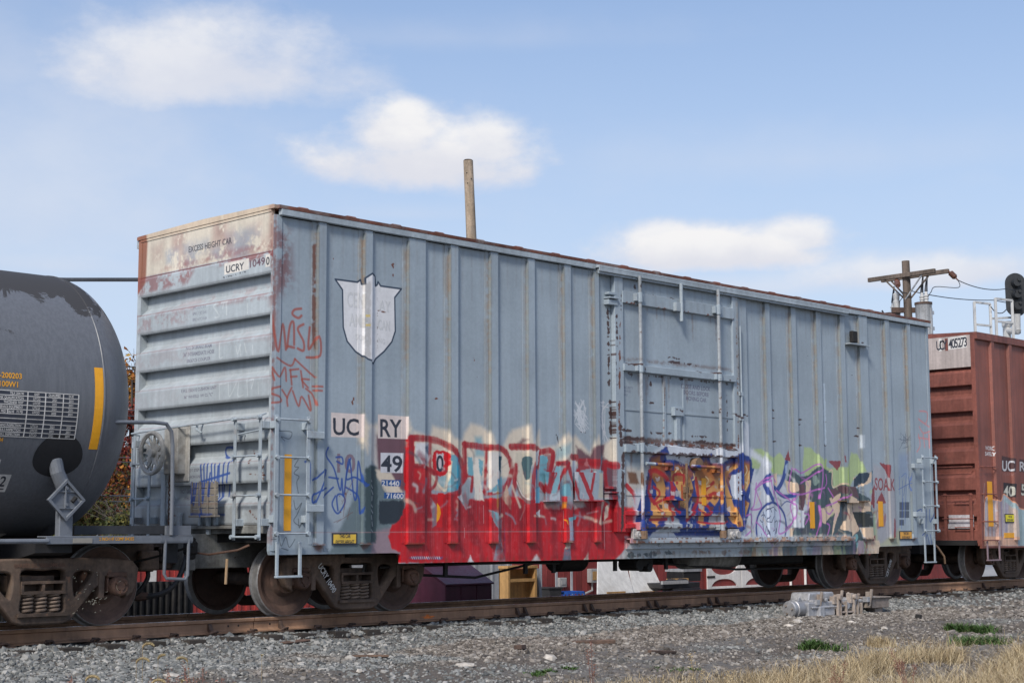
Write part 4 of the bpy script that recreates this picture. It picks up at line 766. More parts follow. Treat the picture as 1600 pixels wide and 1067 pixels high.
# underframe: draft sill, bolsters, cylinder, rods
part('end_sill', MB().box(-.01, .2, .06, 3.06, 1.06, 1.165).box(-.10, -.01, .6, 2.2, 1.12, 1.165), M_frame, car, bevel=.008)
part('draft_sill', MB().box(-.35, 4, 1.25, 1.87, .62, 1.06).box(-.4, -.3, 1.13, 1.99, .6, 1.0), M_frame, car, bevel=.012); part('draft_sill', MB().box(L-4, L+.35, 1.25, 1.87, .62, 1.06), M_frame, car, bevel=.012)
part('centre_sill', MB().box(3.9, L-3.9, 1.3, 1.82, .58, 1.0), M_black, car)
for X in (1.757, 14.57): part('body_bolster', MB().prism([(.1,.95),(.1,.83),(.9,.62),(2.2,.62),(3.02,.83),(3.02,.95)], X-.2, X+.2, 'X'), M_black, car)
for k in range(9): part('crossbearer', MB().prism([(.05,.97),(.05,.74),(.9,.60),(2.2,.60),(3.07,.74),(3.07,.97)], 3.6+k*1.1-.03, 3.6+k*1.1+.03, 'X'), M_black, car)
part('brake_cylinder', MB().lathe([(0,.04),(.0,.17),(.04,.21),(.62,.21),(.66,.17),(.66,.04)], (6.15, 1.0, .66), 'X', 20), M_black, car, smooth=True)
part('air_reservoir', MB().lathe([(0,.02),(.05,.15),(.12,.2),(1.5,.2),(1.57,.15),(1.62,.02)], (8.75, .62, .645), 'X', 20), M_frame, car, smooth=True)
part('brake_valve', MB().box(7.3, 7.75, .3, .65, .52, .74).cyl((7.4,.28,.55), (7.4,.66,.55), .1).cyl((7.65,.28,.5), (7.65,.5,.5), .07), M_black, car, bevel=.01)
part('brake_rod', MB().tube([(2.75,.85,.50),(4.1,.6,.42),(5.3,.5,.62),(6.2,.5,.66)], .02, 6), M_black, car, smooth=True)
part('brake_rod', MB().tube([(2.2,.5,.60),(4.4,.35,.63),(5.6,.35,.60)], .018, 6), M_black, car, smooth=True)
part('brake_rod', MB().tube([(8.2,.5,.55),(10.2,.5,.42),(12.6,.7,.4)], .02, 6), M_black, car, smooth=True)
for x in (3.3, 4.9, 5.5, 6.9, 8.15): part('rod_hanger', MB().box(x-.03, x+.03, .35, .39, .46, .75), M_black, car)
part('train_line_pipe', MB().tube([(.5,.9,.72),(3,.6,.74),(6,.55,.74),(13,.6,.74)], .022, 6), M_black, car, smooth=True)
part('cushion_unit_box', MB().box(10.0, 12.6, .75, 2.4, .48, .74), M_black, car, bevel=.03)
# ledge under the door (runway) with roller housings
run = part('door_runway', MB().box(6.72, 13.0, -.10, 0, .945, .965).box(6.72, 13.0, -.105, -.09, .89, .967).box(6.72, 13.0, -.03, 0, .80, .89), M_side, car, bevel=.003)
for k in range(12): part('runway_bracket', MB().prism([(-.085,.888),(-.01,.888),(-.01,.83),(-.03,.83)], 6.95+k*.52, 7.02+k*.52, 'X'), M_side, run)
M_roller = paint('rust_stained_roller_paint', (.30, .29, .28), .6, var=.35, spots=.7, spot_col=(.10, .06, .045))
for x, z in ((6.95,1.01),(9.35,1.0)):
    part('door_roller', MB().cyl((x-.06,-.10,z), (x-.06,-.15,z), .065, n=14).cyl((x+.08,-.10,z+.01), (x+.08,-.15,z+.01), .065, n=14).cyl((x-.06,-.15,z), (x-.06,-.17,z), .03, n=8).box(x-.15, x+.15, -.105, -.04, z-.05, z+.10).box(x-.17, x+.17, -.12, -.10, z-.06, z-.03), M_roller, car, bevel=.008)
# door
dx0, dx1 = 6.44, 9.63
M_rod = paint('pale_worn_rod_paint', (.34, .365, .385), .55, var=.25, streak=.25, spots=.7, spot_col=(.13, .07, .05), img=side_img, ext=(-.1, 16.1, .6, 5.1))
door = part('door', MB().box(dx0+.1, dx1-.05, -.045, -.004, 1.06, 5.0), M_side, car)
Dz = lambda x, y: onY(x, y, -.06)[1]
part('door_stile', MB().box(dx0, dx0+.20, -.085, -.004, 1.06, 5.0), M_side, door, bevel=.006)
part('door_stile', MB().box(dx1-.17, dx1, -.085, -.004, 1.06, 5.0), M_side, door, bevel=.006)
for z0, z1, d in ((4.58,4.80,.10),(3.52,3.66,.12),(2.26,2.42,.13),(1.30,1.40,.09),(1.10,1.20,.10)): part('door_rail', MB().prism([(-.04,z1),(-d,z1-.02),(-d,z0+.02),(-.04,z0)], dx0+.18, dx1-.15, 'X'), M_side, door)
for z in (2.93, 1.62): part('door_seam', MB().box(dx0+.2, dx1-.17, -.056, -.044, z, z+.03), M_side, door)
for x in (7.0+.62,): part('door_stiffener', MB().box(x, x+.05, -.07, -.044, 2.42, 3.52).box(x+.5, x+.54, -.06, -.044, 2.42, 3.52), M_side, door)
for (a_, b_, y0, y1) in ((1000,1009,432,842),(1119,1128,448,842)):
    x = onY((a_+b_)/2-(2 if a_ < 1050 else -2), 640, -.16)[0]
    rd = part('locking_rod', MB().tube([(x,-.16,1.03),(x,-.16,5.04)], .028, 10), M_rod, door, smooth=True)
    for z in (4.7, 3.6, 2.35, 1.15): part('rod_keeper', MB().box(x-.09, x+.09, -.165, -.05, z-.06, z+.06).cyl((x,-.16,z-.08), (x,-.16,z+.08), .042, n=10), M_side, rd, bevel=.006)
    part('rod_foot', MB().cyl((x,-.17,1.08), (x,-.17,.96), .06, n=10), M_pocket, rd)
x = onY(1064, 445, -.15)[0]; part('hanger_rod', MB().tube([(x,-.15,4.42),(x,-.15,5.04)], .03, 8).box(x-.14, x+.05, -.16, -.05, 4.58, 4.72), M_grey, door, bevel=.004)
for (xa, xb, y) in ((1008,1049,724),(1080,1122,728)):
    X0, z = onY(xa, y, -.15); X1, _ = onY(xb, y, -.15); h = part('door_handle', MB().tube([(X0,-.17,z),(X1,-.17,z-.01)], .028, 8).box(X1-.05, X1+.05, -.17, -.05, z-.09, z+.07), M_side, door, bevel=.004)
X, z = onY(1062, 765, -.1); part('lock_box', MB().box(X-.28, X+.08, -.11, -.045, z-.15, z+.13).box(X-.3, X+.1, -.14, -.045, z-.17, z-.15), M_side, door, bevel=.006)
part('lock_bar', MB().tube([(X+.12,-.15,z-.45),(X+.12,-.15,z+.42)], .022, 8).box(X+.07, X+.17, -.16, -.05, z-.05, z+.05), M_pocket, door, bevel=.004)
X, z = onY(1087, 725, -.1); part('lever_hub', MB().cyl((X,-.18,z), (X,-.05,z), .10, n=14), M_pocket, door, smooth=True)
X, z = onY(1060, 645, -.1); part('latch', MB().box(X-.12, X+.12, -.12, -.045, z-.05, z+.09).box(X-.05, X+.05, -.1, -.045, z-.45, z-.05), M_side, door, bevel=.005)
for (px, py) in ((957,467),(957,770)): X, z = onY(px, py, -.06); part('hinge_bracket', MB().box(X-.14, X+.08, -.10, -.0, z-.10, z-.02).box(X-.14, X+.08, -.13, -.0, z-.005, z+.02).box(X-.12, X+.06, -.09, -.0, z+.06, z+.10), M_side, door, bevel=.004)
x = dx1+.03; part('edge_rod', MB().tube([(x,-.09,1.1),(x,-.09,4.5)], .016, 8), M_side, door, smooth=True)
for z in (2.93, 3.35, 1.7): part('edge_keeper', MB().box(x-.07, x+.04, -.105, -.01, z-.035, z+.035), M_side, door, bevel=.006)
# pockets and plates on the side
for (a_, b_, y0, y1) in ((853,875,737,782),(899,942,737,781),(1313,1357,781,782)):
    X0, z0 = onY(a_, y1, -.06); X1, _ = onY(b_, y1, -.06); zz = onY(a_, y0, -.06)[1]
    m = MB().box(X0, X1, -.085, 0, z0-.012, z0+.006)
    if y1-y0 > 5: m.box(X0, X1, -.062, -.0565, z0, zz)
    part('card_pocket', m, M_side if y1-y0 > 5 else M_pocket, car)
X, z = onY(1330, 527, -.06); part('tag_reader', MB().box(X-.07, X+.10, -.14, -.06, z-.10, z+.11), M_black, car, bevel=.01); part('reader_shelf', MB().box(X-.17, X+.5, -.15, 0, z-.14, z-.12).box(X+.1, X+.5, -.01, -.002, z-.12, z+.16), M_grey, car)
X, z = onY(1331, 773, -.06); part('placard_holder', MB().box(X-.2, X+.18, -.10, -.056, z-.15, z+.15), M_side, car, bevel=.01)
# fittings near the corners
for (x0, x1, ex) in ((-.005, .51, 0), (15.42, 15.94, 1)):
    ladder(car, 'side_ladder', M_grey, (x0+.02, 0, 0), (x1-.0, 0, 0), 'y', 1.02, 2.52, (1.06, 1.535, 2.0, 2.47), (0, -1, 0))
    for z in (2.25, 1.33): part('ladder_bracket', MB().box(x1-.03 if not ex else x0-.30, x1+.25 if not ex else x0+.04, -.115, -.10, z, z+.09).box(x1+.235 if not ex else x0-.30, x1+.25 if not ex else x0-.285, -.10, -.0, z, z+.09), M_grey, car, bevel=.005)
sill_step(car, .06, .46, .545, .80, M_grey); sill_step(car, 15.5, 15.9, .47, .79, M_grey)
ladder(car, 'end_ladder', M_grey, (0, .04, 0), (0, .57, 0), 'x', .98, 2.52, (1.02, 1.53, 2.02, 2.49), (-1.3, 0, 0))
ladder(car, 'end_ladder', M_grey, (0, 2.52, 0), (0, 2.90, 0), 'x', 1.02, 2.40, (1.53, 2.0), (-1.3, 0, 0))
ladder(car, 'side_ladder', M_grey, (.05, 3.12, 0), (.45, 3.12, 0), 'y', 1.02, 2.4, (1.06, 1.53, 2.0), (0, 1, 0), 'ladder on the far side')
part('grab_rail', MB().tube([(-.02,.08,2.55),(-.15,.1,2.50),(-.15,.6,2.50),(-.15,1.3,2.475),(-.15,2.2,2.45),(-.15,2.95,2.42),(0,2.98,2.40)], .013, 6), M_grey, car, smooth=True)
part('end_grab_iron', MB().tube([(0,.05,2.36),(-.12,.05,2.34),(-.12,.52,2.30),(0,.52,2.30)], .012, 6), M_grey, car, smooth=True)
part('hook', MB().tube([(-.0,1.46,2.5),(-.10,1.46,2.48),(-.13,1.42,2.40),(-.10,1.36,2.36)], .016, 6), M_grey, car, smooth=True)
# hand brake
BY, BZ = 2.16, 2.12
hb = part('hand_brake', MB().box(-.16, .0, BY-.34, BY-.02, BZ-.28, BZ+.33).box(-.03, -.005, BY-.42, BY+.15, BZ-.38, BZ+.36), M_wheelgrey, car, bevel=.03)
m = MB().lathe([(-.03,.235),(-.05,.262),(-.045,.288),(-.02,.296),(.005,.288),(.01,.262),(-.005,.24)], (-.31, BY, BZ), 'X', 36, True)
for k in range(6):
    t = k*math.pi/3+.35; d = Vector((0, math.cos(t), math.sin(t))); q = Vector((0, -d.z, d.y)); c0 = Vector((-.30, BY, BZ))
    A = [c0+d*.05+q*.045, c0+d*.05-q*.045, c0+Vector((-.02,0,0))+d*.25-q*.075, c0+Vector((-.02,0,0))+d*.15-q*.026, c0+Vector((-.02,0,0))+d*.15+q*.026, c0+Vector((-.02,0,0))+d*.25+q*.075]
    B = [p+Vector((.022, 0, 0)) for p in A]
    m.add(A+B, [(0,4,3,1),(0,5,4),(1,3,2),(7,9,10,6),(10,11,6),(8,9,7),(0,1,7,6),(1,2,8,7),(2,3,9,8),(3,4,10,9),(4,5,11,10),(5,0,6,11),(3,2,8,9),(5,4,10,11)])
m.cyl((-.36,BY,BZ), (-.10,BY,BZ), .05, n=12); part('brake_wheel', m, M_wheelgrey, hb, smooth=True)
ch = MB()
for k in range(13):
    z = BZ-.33-k*.062; a_ = k % 2
    ch.tube([(-.12+(.022*math.cos(t) if a_ else 0), BY-.13+(0 if a_ else .022*math.cos(t)), z+.043*math.sin(t)) for t in np.linspace(0, 2*math.pi, 11)], .0085, 5)
part('chain', ch, M_steel2, hb, smooth=True)
part('brake_post', MB().box(-.10, -.07, BY+.02, BY+.12, 1.05, BZ-.25), M_grey, car, bevel=.005)
# brake step (cross-over board with open grating)
stp = MB()
y0s, z0s = 1.53, 1.50
for k in range(5): stp.box(-.20, -.17, .86, 1.41, 1.30+k*.085, 1.377+k*.085)
for y in (.86, 1.02, 1.2, 1.38): stp.box(-.215, -.20, y, y+.03, 1.28, 1.73)
stp.box(-.23, -.15, .84, 1.43, 1.27, 1.295)
part('brake_step', stp, paint('weathered_step_board', (.26, .225, .18), .75, var=.25, streak=.1, spots=.4, img=end_img, ext=(-.1, 3.2, .9, 5.25), axis='Y'), car, bevel=.004)
for y in (1.9, 1.25): part('step_bracket', MB().box(-.06, -.02, y-.03, y+.03, 1.05, 1.34), M_grey, car, bevel=.004)
for y in (1.95, 2.2, 1.45, 1.1): part('bracket_stub', MB().box(-.05, -.01, y-.025, y+.025, 1.17, 1.31), M_grey, car)
def coupler(parent, x, s, mat):
    m = MB().box(x, x+s*.55, 1.42, 1.70, .68, .92).cyl((x+s*.62, 1.56, .62), (x+s*.62, 1.56, .98), .17, n=14).box(x+s*.45, x+s*.80, 1.34, 1.78, .70, .90)
    part('coupler', m, mat, parent, bevel=.02)
coupler(car, -.35, -1, M_steel); coupler(car, L+.35, 1, M_steel)
hose = [(-.35,1.25,.82),(-.42,1.2,.70),(-.55,1.16,.48),(-.70,1.15,.36),(-.88,1.2,.30),(-1.02,1.3,.30)]
part('air_hose', MB().tube(catmull(hose, 5), .034, 8), M_hose, car, smooth=True)
part('hose_coupling', MB().tube([(-.92,1.24,.30),(-1.02,1.3,.295),(-1.12,1.36,.30)], [.045,.06,.04], 8), M_steel2, car, smooth=True)
part('angle_cock', MB().box(-.42, -.30, 1.08, 1.26, .80, .97).cyl((-.36,1.16,.74), (-.36,1.16,1.02), .06), M_black, car, bevel=.02)
part('cut_lever', MB().tube([(-.12,.25,.92),(-.18,.4,.86),(-.20,1.0,.80),(-.30,1.35,.84)], .014, 6), M_steel2, car, smooth=True)
part('cut_lever', MB().tube([(L+.15,.12,.80),(L+.17,.05,.74),(L+.28,-.02,.56),(L+.34,.0,.42)], .02, 6), M_pocket, car, smooth=True)
part('uncoupling_stick', MB().cyl((-.20,.62,.44), (-.20,.6,.75), .018, n=8), paint('pale_wood', (.45,.30,.17), .7), car)
# reflectors and signs
def strip(x0, x1, z0, z1, y=-.002): part('reflector_strip', MB().box(x0, x1, y-.004, y+.001, z0, z1), M_yel, car)
X0, z0 = onY(443, 829); X1, z1 = onY(455.5, 710); strip(X0, X1, z0, z1)
for (a_, b_, y0, y1, Y) in ((1266,1272,825,784,-.003),(1373,1379,822,783,-.003),(1093,1099,789,747,-.048)): X0, z0 = onY(a_, y0); X1, z1 = onY(b_, y1); strip(X0, X1, z0, z1, Y)
X0, z0 = onY(518, 851); X1, z1 = onY(557, 832); sign(car, X0, X1, z0, z1, ['THIS CAR', 'EXCESS HEIGHT'], M_sign, h=.05)
X0, z0 = onY(1405, 843); X1, z1 = onY(1424, 829); sign(car, X0, X1, z0, z1, ['THIS CAR', 'EXCESS HEIGHT'], paint('orange_sign_face', (.68,.34,.06), .5), h=.05)
def marks_near(tr, X, y):
    a = Vector((X-.60, 0, .60)); b = Vector((X-.31, 0, .20)); u = (b-a).normalized(); v = Vector((-u.z, 0, u.x)) if -u.z > 0 else Vector((u.z, 0, -u.x))
    lettering(['UCRY 10490'], lambda s, t: tuple(Vector((X-.66, y-.004, .635))+u*s+Vector((.80,0,.60))*t), .082, M_white, tr, .72, wmax=.60)
def marks_far(tr, X, y):
    u = Vector((.50, 0, .86)); lettering(['UCRY 10490'], lambda s, t: tuple(Vector((X+.33, y-.004, .16))+u*s+Vector((-.86,0,.5))*t), .075, M_white, tr, .7, wmax=.55)
build_truck(car, 1.757, 1.87, marks_near); build_truck(car, 14.57, 1.90, marks_far)
# ------------------------------------------------------------------ red boxcar behind
X0R = 17.85
red = thing('boxcar', 'dark red oxide boxcar with ribbed end and faded pale top panel', 'boxcar', (X0R+8, 1.56, 0), 'freight cars of the train')
Lr = 16.0
part('side_panel', MB().prism([(X0R,5.04),(X0R,.70),(X0R+3.2,.70),(X0R+3.3,.60),(X0R+Lr,.60),(X0R+Lr,5.04)], 0, .05, 'Y'), M_redside, red)
part('side_panel', MB().box(X0R, X0R+Lr, 3.07, 3.12, .7, 5.04), M_red, red, label='far side panel')
for k in range(20):
    x = X0R+.62+k*.78
    part('side_post', MB().prism([(x-.03,0),(x,-.055),(x+.12,-.055),(x+.15,0)], .86, 5.0, 'Z'), M_redside, red)
rr = part('roof', MB().prism([(-.06,5.08),(-.06,5.13),(1.56,5.20),(3.18,5.13),(3.18,5.08)], X0R, X0R+Lr, 'X'), M_red, red)
part('roof_edge', MB().box(X0R, X0R+Lr, -.065, 0, 4.98, 5.08), M_red, red, bevel=.006)
part('end_wall', MB().box(X0R+.10, X0R+.14, .04, 3.08, .95, 4.6), M_red, red)
part('top_panel', MB().box(X0R-.002, X0R+.06, .09, 3.12, 4.42, 5.08), M_redpale, red)
part('corner_post', MB().box(X0R-.004, X0R+.09, -.005, .09, .75, 5.075), M_red, red); part('corner_post', MB().box(X0R-.004, X0R+.09, 3.03, 3.12, .95, 4.42), M_red, red)
for k in range(7):
    z1 = 4.30-.54*k; z0 = z1-.27
    part('end_rib', MB().prism([(X0R+.11,z1+.12),(X0R,z1),(X0R-.005,z0+.02),(X0R+.03,z0),(X0R+.11,z0+.03)], .09, 3.05, 'Y'), M_red, red)
for z in (2.36, 1.66, 1.12): part('grab_iron', MB().tube([(X0R,.15,z),(X0R-.08,.15,z),(X0R-.08,2.0 if z > 2 else .55,z),(X0R,2.0 if z > 2 else .55,z)], .013, 6), M_red, red, smooth=True)
part('end_ladder', MB().box(X0R-.10, X0R-.07, .72, .78, .80, 1.82).box(X0R-.10, X0R-.07, .14, .20, .80, 1.82), M_red, red)
for z in (.86, 1.30, 1.78): part('ladder_rung', MB().tube([(X0R-.10,.10,z),(X0R-.10,.82,z)], .013, 6), M_red, red, smooth=True)
for y in (2400,):
    for k, z in enumerate((2.36, 1.80, 1.24, .86)): part('side_grab_iron', MB().tube([(X0R+.06,0,z),(X0R+.06,-.08,z),(X0R+.55,-.08,z),(X0R+.55,0,z)], .013, 6), M_red, red, smooth=True)
stk = paint('torn_sticker', (.42, .40, .42), .7, var=.3, spots=.6, spot_col=(.30, .05, .04))
part('torn_sticker', MB().box(X0R-.012, X0R-.006, .16, .72, 1.10, 1.38).box(X0R-.014, X0R-.012, .62, .74, 1.10, 1.20), stk, red)
part('end_platform', MB().box(X0R-.12, X0R+.1, .1, 3.0, .76, .86), M_black, red)
part('draft_sill', MB().box(X0R-.3, X0R+4, 1.25, 1.87, .58, 1.0), M_black, red); part('floor_frame', MB().box(X0R+.1, X0R+Lr, .05, 3.07, .85, 1.0), M_black, red)
coupler(red, X0R-.3, -1, M_steel)
X0, z0 = onY(1545, 822); X1, z1 = onY(1549.5, 752); part('reflector_strip', MB().box(X0, X1, -.006, -.001, z0, z1), M_yel, red)
X0, z0 = onY(1569, 840); X1, z1 = onY(1586, 832); part('reflector_strip', MB().box(X0, X1, -.006, -.001, z0, z1), M_yel, red)
X0, z0 = onY(1570, 816); X1, z1 = onY(1584.5, 802.5); sign(red, X0, X1, z0, z1, ['THIS CAR', 'EXCESS HEIGHT'], M_signr, h=.045)
X0, z0 = onY(1539.5, 874); X1, z1 = onY(1559, 854); sill_step(red, X0, X1, .47, .70, paint('mauve_step_paint', (.24,.17,.19), .6, spots=.2))
# number on the top panel: white patches with black figures
yl, zl = onX(1462, 540, X0R); yr, zr = onX(1510, 533, X0R)
for k, chx in enumerate(['U', 'C', 'Y', '', '4', '0', '5', '2', '7', '3']):
    y = yl+(yr-yl)*(k+.1)/10; wv = (yl-yr)/10*.95; z = zl+(zr-zl)*k/10
    if chx: part('number_patch', MB().box(X0R-.0045, X0R-.002, y-wv, y, z-.13, z+.13), M_white if chx not in 'UY' else M_redpale, red)
    if chx: lettering([chx], lambda u, v: (X0R-.006, y-wv*.15-u, z-.10+v), .20, M_ink, red, .62)
    else: part('number_patch', MB().box(X0R-.0045, X0R-.002, y-wv, y, z-.14, z+.12), M_red, red)
build_truck(red, X0R+2.02, 1.93); build_truck(red, X0R+Lr-2.02, 1.93)

# ------------------------------------------------------------------ tank car
TX, TY, TZ, TR, TD = -2.36, 1.56, 2.592, 1.583, .852
M_tank, tk, tb = new_mat('tank_grey_paint')
tc = tk.n.new('ShaderNodeTexCoord'); co = tc.outputs['Object']; sp = tk.n.new('ShaderNodeSeparateXYZ'); tk.l.new(co, sp.inputs[0])
nz1 = tk.noise(tk.vmul(co, (1.3, 1, 1.2)), 1.6, 9, .66, .4); nz2 = tk.noise(tk.vmul(co, (30, 30, 1.2)), 1., 4, .6); nz3 = tk.noise(co, 45, 4, .6)
hgt = tk.ramp(sp.outputs[2], 3.35, 4.15)
soot = tk.math('ADD', tk.math('MULTIPLY', hgt, .42), tk.math('MULTIPLY', tk.math('SUBTRACT', nz1, .5), 1.5))
sootm = tk.ramp(soot, .19, .245); sootm = tk.math('MULTIPLY', sootm, tk.ramp(sp.outputs[2], 3.05, 3.4)); sootm = tk.math('MAXIMUM', sootm, tk.ramp(sp.outputs[2], 3.95, 4.12))
f = tk.math('MULTIPLY', tk.ramp(nz2, .3, .7, .88, 1.07), tk.ramp(nz3, .2, .8, .93, 1.07))
vm = tk.n.new('ShaderNodeVectorMath'); vm.operation = 'SCALE'; vm.inputs[0].default_value = (.128, .134, .147); tk.l.new(f, vm.inputs['Scale'])
tk.put(tb.inputs['Base Color'], tk.mix(sootm, vm.outputs[0], (.040, .039, .041))); tk.put(tb.inputs['Roughness'], tk.ramp(sootm, 0, 1, .42, .8))
M_tfit = paint('tank_fittings_grey', (.145, .158, .18), .5, var=.12, streak=.1, spots=.15)
M_tdk = paint('black_rubber_lining', (.016, .016, .018), .7, var=.2)
tank = thing('tank_car', 'dark grey tank car with yellow stripe and black table of white lettering', 'tank car', (-9, 1.56, 0), 'freight cars of the train')
prof = [(-14, .02), (-14, TR-.0)]+[(TX-x, TR) for x in (6, 3, 1.5, .7)]+[(TX+TD*math.sin(a), TR*math.cos(a)) for a in np.linspace(0, math.pi/2-.02, 22)]
prof = [(h, max(r, .001)) for h, r in prof]
part('tank_shell', MB().lathe(prof, (0, TY, TZ), 'X', 128), M_tank, tank, smooth=True)
def cyl_pt(x, s, lift=0.):      # s = arc length upward from the near horizontal line
    a = s/TR; r = TR+lift; return (x, TY-r*math.cos(a), TZ+r*math.sin(a))
def wrap(x0, x1, s0, s1, lift, n=14):
    m = MB(); vs = []
    for l in (0.0005, lift):
        for k in range(n+1):
            for x in (x0, x1): vs.append(cyl_pt(x, s0+(s1-s0)*k/n, l))
    o = 2*(n+1); fs = []
    for k in range(n):
        a = 2*k; fs += [(o+a, o+a+1, o+a+3, o+a+2), (a, o+a, o+a+2, a+2), (a+1, a+3, o+a+3, o+a+1)]
    return m.add(vs, fs)
def tank_hit(x, y):
    d = survey_ray(x, y); d = d/np.linalg.norm(d); oy, oz = EYE[1]-TY, EYE[2]-TZ
    A = d[1]**2+d[2]**2; B = oy*d[1]+oz*d[2]; Cc = oy*oy+oz*oz-TR*TR; t = (-B-math.sqrt(B*B-A*Cc))/A; p = EYE+d*t
    return float(p[0]), math.atan2(p[2]-TZ, -(p[1]-TY))*TR
part('weld_seam', MB().lathe([(0,TR+.0005),(.006,TR+.005),(.02,TR+.005),(.026,TR+.0005)], (TX-3.1, TY, TZ), 'X', 96, False), M_tank, tank, smooth=True); part('weld_seam', MB().lathe([(0,TR+.0005),(.006,TR+.006),(.02,TR+.006),(.026,TR+.0005)], (TX-.0, TY, TZ), 'X', 96, False), M_tank, tank, smooth=True)
xa, sa = tank_hit(147, 574); xb, sb = tank_hit(151, 702); xc, _ = tank_hit(160, 574)
part('yellow_stripe', wrap(xa, xa+(xc-xa)*1.0, sb, sa, .003), M_yel, tank)
# qualification panel
(x0, s1), (x1, s0) = tank_hit(-30, 607), tank_hit(121, 686); x1, s1b = tank_hit(123, 617); s1 = s1b
pn = part('qualification_panel', wrap(x0-.6, x1, s0, s1, .003, 10), M_ink, tank)
g = MB(); rows = 10; hh = (s1-s0)/rows; cw = [.30, .32, .36]
def bar(xa_, xb_, sa_, sb_):
    q = wrap(xa_, xb_, sa_, sb_, .005, max(1, int(abs(sb_-sa_)/.1))); g.add(q.v, q.f)
for k in range(rows+1): bar(x0-.6, x1, s0+hh*k-.004, s0+hh*k+.004)
cols = [x1]; 
for fr in (tank_hit(97, 650)[0], tank_hit(69, 650)[0], tank_hit(41, 650)[0]): cols.append(fr)
for x in cols: bar(x-.006, x+.006, s0, s1)
xm = tank_hit(11, 650)[0]; bar(xm-.004, xm+.004, s0+hh*5, s0+hh*6)
part('grid_lines', g, M_white, pn)
rowtxt = [['TILX 204190', 'IDST', 'QUALIFIED', 'DUE'], ['TANK QUALIFICATION', 'UTCO', '2021', '2031'], ['THICKNESS TEST', 'UTCO', '2021', '2031'], ['SERVICE EQUIPMENT', 'UTCO', '2021', '2031'], ['PRD VALVE   75 PSI', 'UTCO', '2025', '2031'], None, None, ['LINING INSPECTION', 'UTCO', '2021', '2031'], ['88.B.2 INSPECTION', 'UTCO', '2021', '2031'], ['STUB SILL INSPECTION', 'UTCO', '2021', '2031']]
for k, row in enumerate(rowtxt):
    if not row: continue
    sb_ = s1-hh*(k+.78); hh_ = hh*.56
    for j, tx in enumerate(row):
        xr_ = cols[3-j] if j else cols[3]; 
        if j == 0: lettering([tx], lambda u, v: cyl_pt(cols[3]-.05+u, sb_+v, .006), hh_, M_white, pn, .8, align='R', wmax=1.1)
        else:
            xc_ = (cols[3-j]+cols[4-j])/2; lettering([tx], lambda u, v: cyl_pt(xc_+u, sb_+v, .006), hh_, M_white, pn, .8, align='C', wmax=abs(cols[3-j]-cols[4-j])*.8)
for tx, px, py in (('AIP-200203', 34, 592), ('111A100W1', 28, 605)):
    x, s_ = tank_hit(px, py); lettering([tx], lambda u, v: cyl_pt(x+u, s_+v, .004), .062, M_orange, tank, .95, align='R')
x, s_ = tank_hit(4, 690); lettering(['2004'], lambda u, v: cyl_pt(x+u, s_+v, .004), .05, M_orange, tank, .8, align='R')
(xa, sa), (xb, sb) = tank_hit(0, 768), tank_hit(18, 741); tg = part('chalk_label', wrap(xa-.3, xb, sa, sb, .003, 4), M_white, tank)
lettering(['V22'], lambda u, v: cyl_pt(xb-.04+u, sa+.08+v, .005), .14, M_ink, tg, .8, align='R'); part('underline', wrap(xa-.2, xb-.03, sa+.035, sa+.05, .005, 1), M_ink, tg)
x, s_ = tank_hit(1, 720); part('white_mark', wrap(x-.3, x, s_-.06, s_+.02, .003, 2), M_white, tank)
# end frame: saddle bracket arm, dark collar, placard holder, running sill, hand rail
px_, pz_ = onY(90, 718, .55)
col_ = []
xk, sk = tank_hit(90, 716)
for k in range(30):
    t = 2*math.pi*k/30; sc = 1.22 if math.sin(t) > 0 else .95; col_.append((xk+.30*math.cos(t), sk+.24*math.sin(t)*sc))
ctr = cyl_pt(xk, sk, .006); m = MB(); m.add([cyl_pt(xk+(a_-xk)*q, sk+(b_-sk)*q, .004) for q in (1, .8, .6, .4, .2, .02) for a_, b_ in col_], [(k*30+i, k*30+(i+1) % 30, k*30+30+(i+1) % 30, k*30+30+i) for k in range(5) for i in range(30)]); part('black_collar', m, M_tdk, tank)
top = Vector(cyl_pt(xk, sk-.04, -.05)); bx, bz = onY(103, 835, .12); 
part('corner_arm', MB().tube([top.to_tuple(), (top.x+.02, (top.y*.6+.12*.4), top.z-.14), (bx, .17, top.z-.34)], [.085,.08,.085], 14).box(bx-.085, bx+.085, .12, .22, .98, top.z-.30), M_tfit, tank, bevel=.01)
cx, cz = onY(103, 781, .08)
pl_ = part('placard_holder', MB().prism([(cx,cz+.22),(cx+.22,cz),(cx,cz-.22),(cx-.22,cz)], .085, .10, 'Y'), M_tfit, tank)
fr = MB()
q = [(cx,cz+.235),(cx+.235,cz),(cx,cz-.235),(cx-.235,cz)]; qi = [(cx,cz+.19),(cx+.19,cz),(cx,cz-.19),(cx-.19,cz)]
for k in range(4): fr.prism([q[k], q[(k+1) % 4], qi[(k+1) % 4], qi[k]], .055, .09, 'Y')
fr.box(cx-.11, cx+.11, .065, .086, cz+.085, cz+.10).box(cx-.11, cx+.11, .065, .086, cz-.10, cz-.085).box(cx-.02, cx+.0, .06, .086, cz-.09, cz+.16)
part('frame', fr, M_tfit, pl_, bevel=.003); part('slot', MB().tube([(cx+.075,.075,cz-.02),(cx+.12,.075,cz+.03)], .025, 8), M_black, pl_)
for z in (cz+.13, cz-.05): part('bolt', MB().cyl((cx,.05,z), (cx,.085,z), .018, n=6), M_tfit, pl_)
sx0, sx1 = -2.96, -1.06
sill = part('running_sill', MB().box(sx0, sx1, .08, .11, .955, 1.03).box(sx0, sx1, .09, .30, 1.03, 1.045), M_tfit, tank, bevel=.004)
part('deck', MB().box(-2.5, sx1, .30, 2.9, 1.06, 1.16), paint('dark_deck', (.035,.037,.042), .7, var=.3), tank)
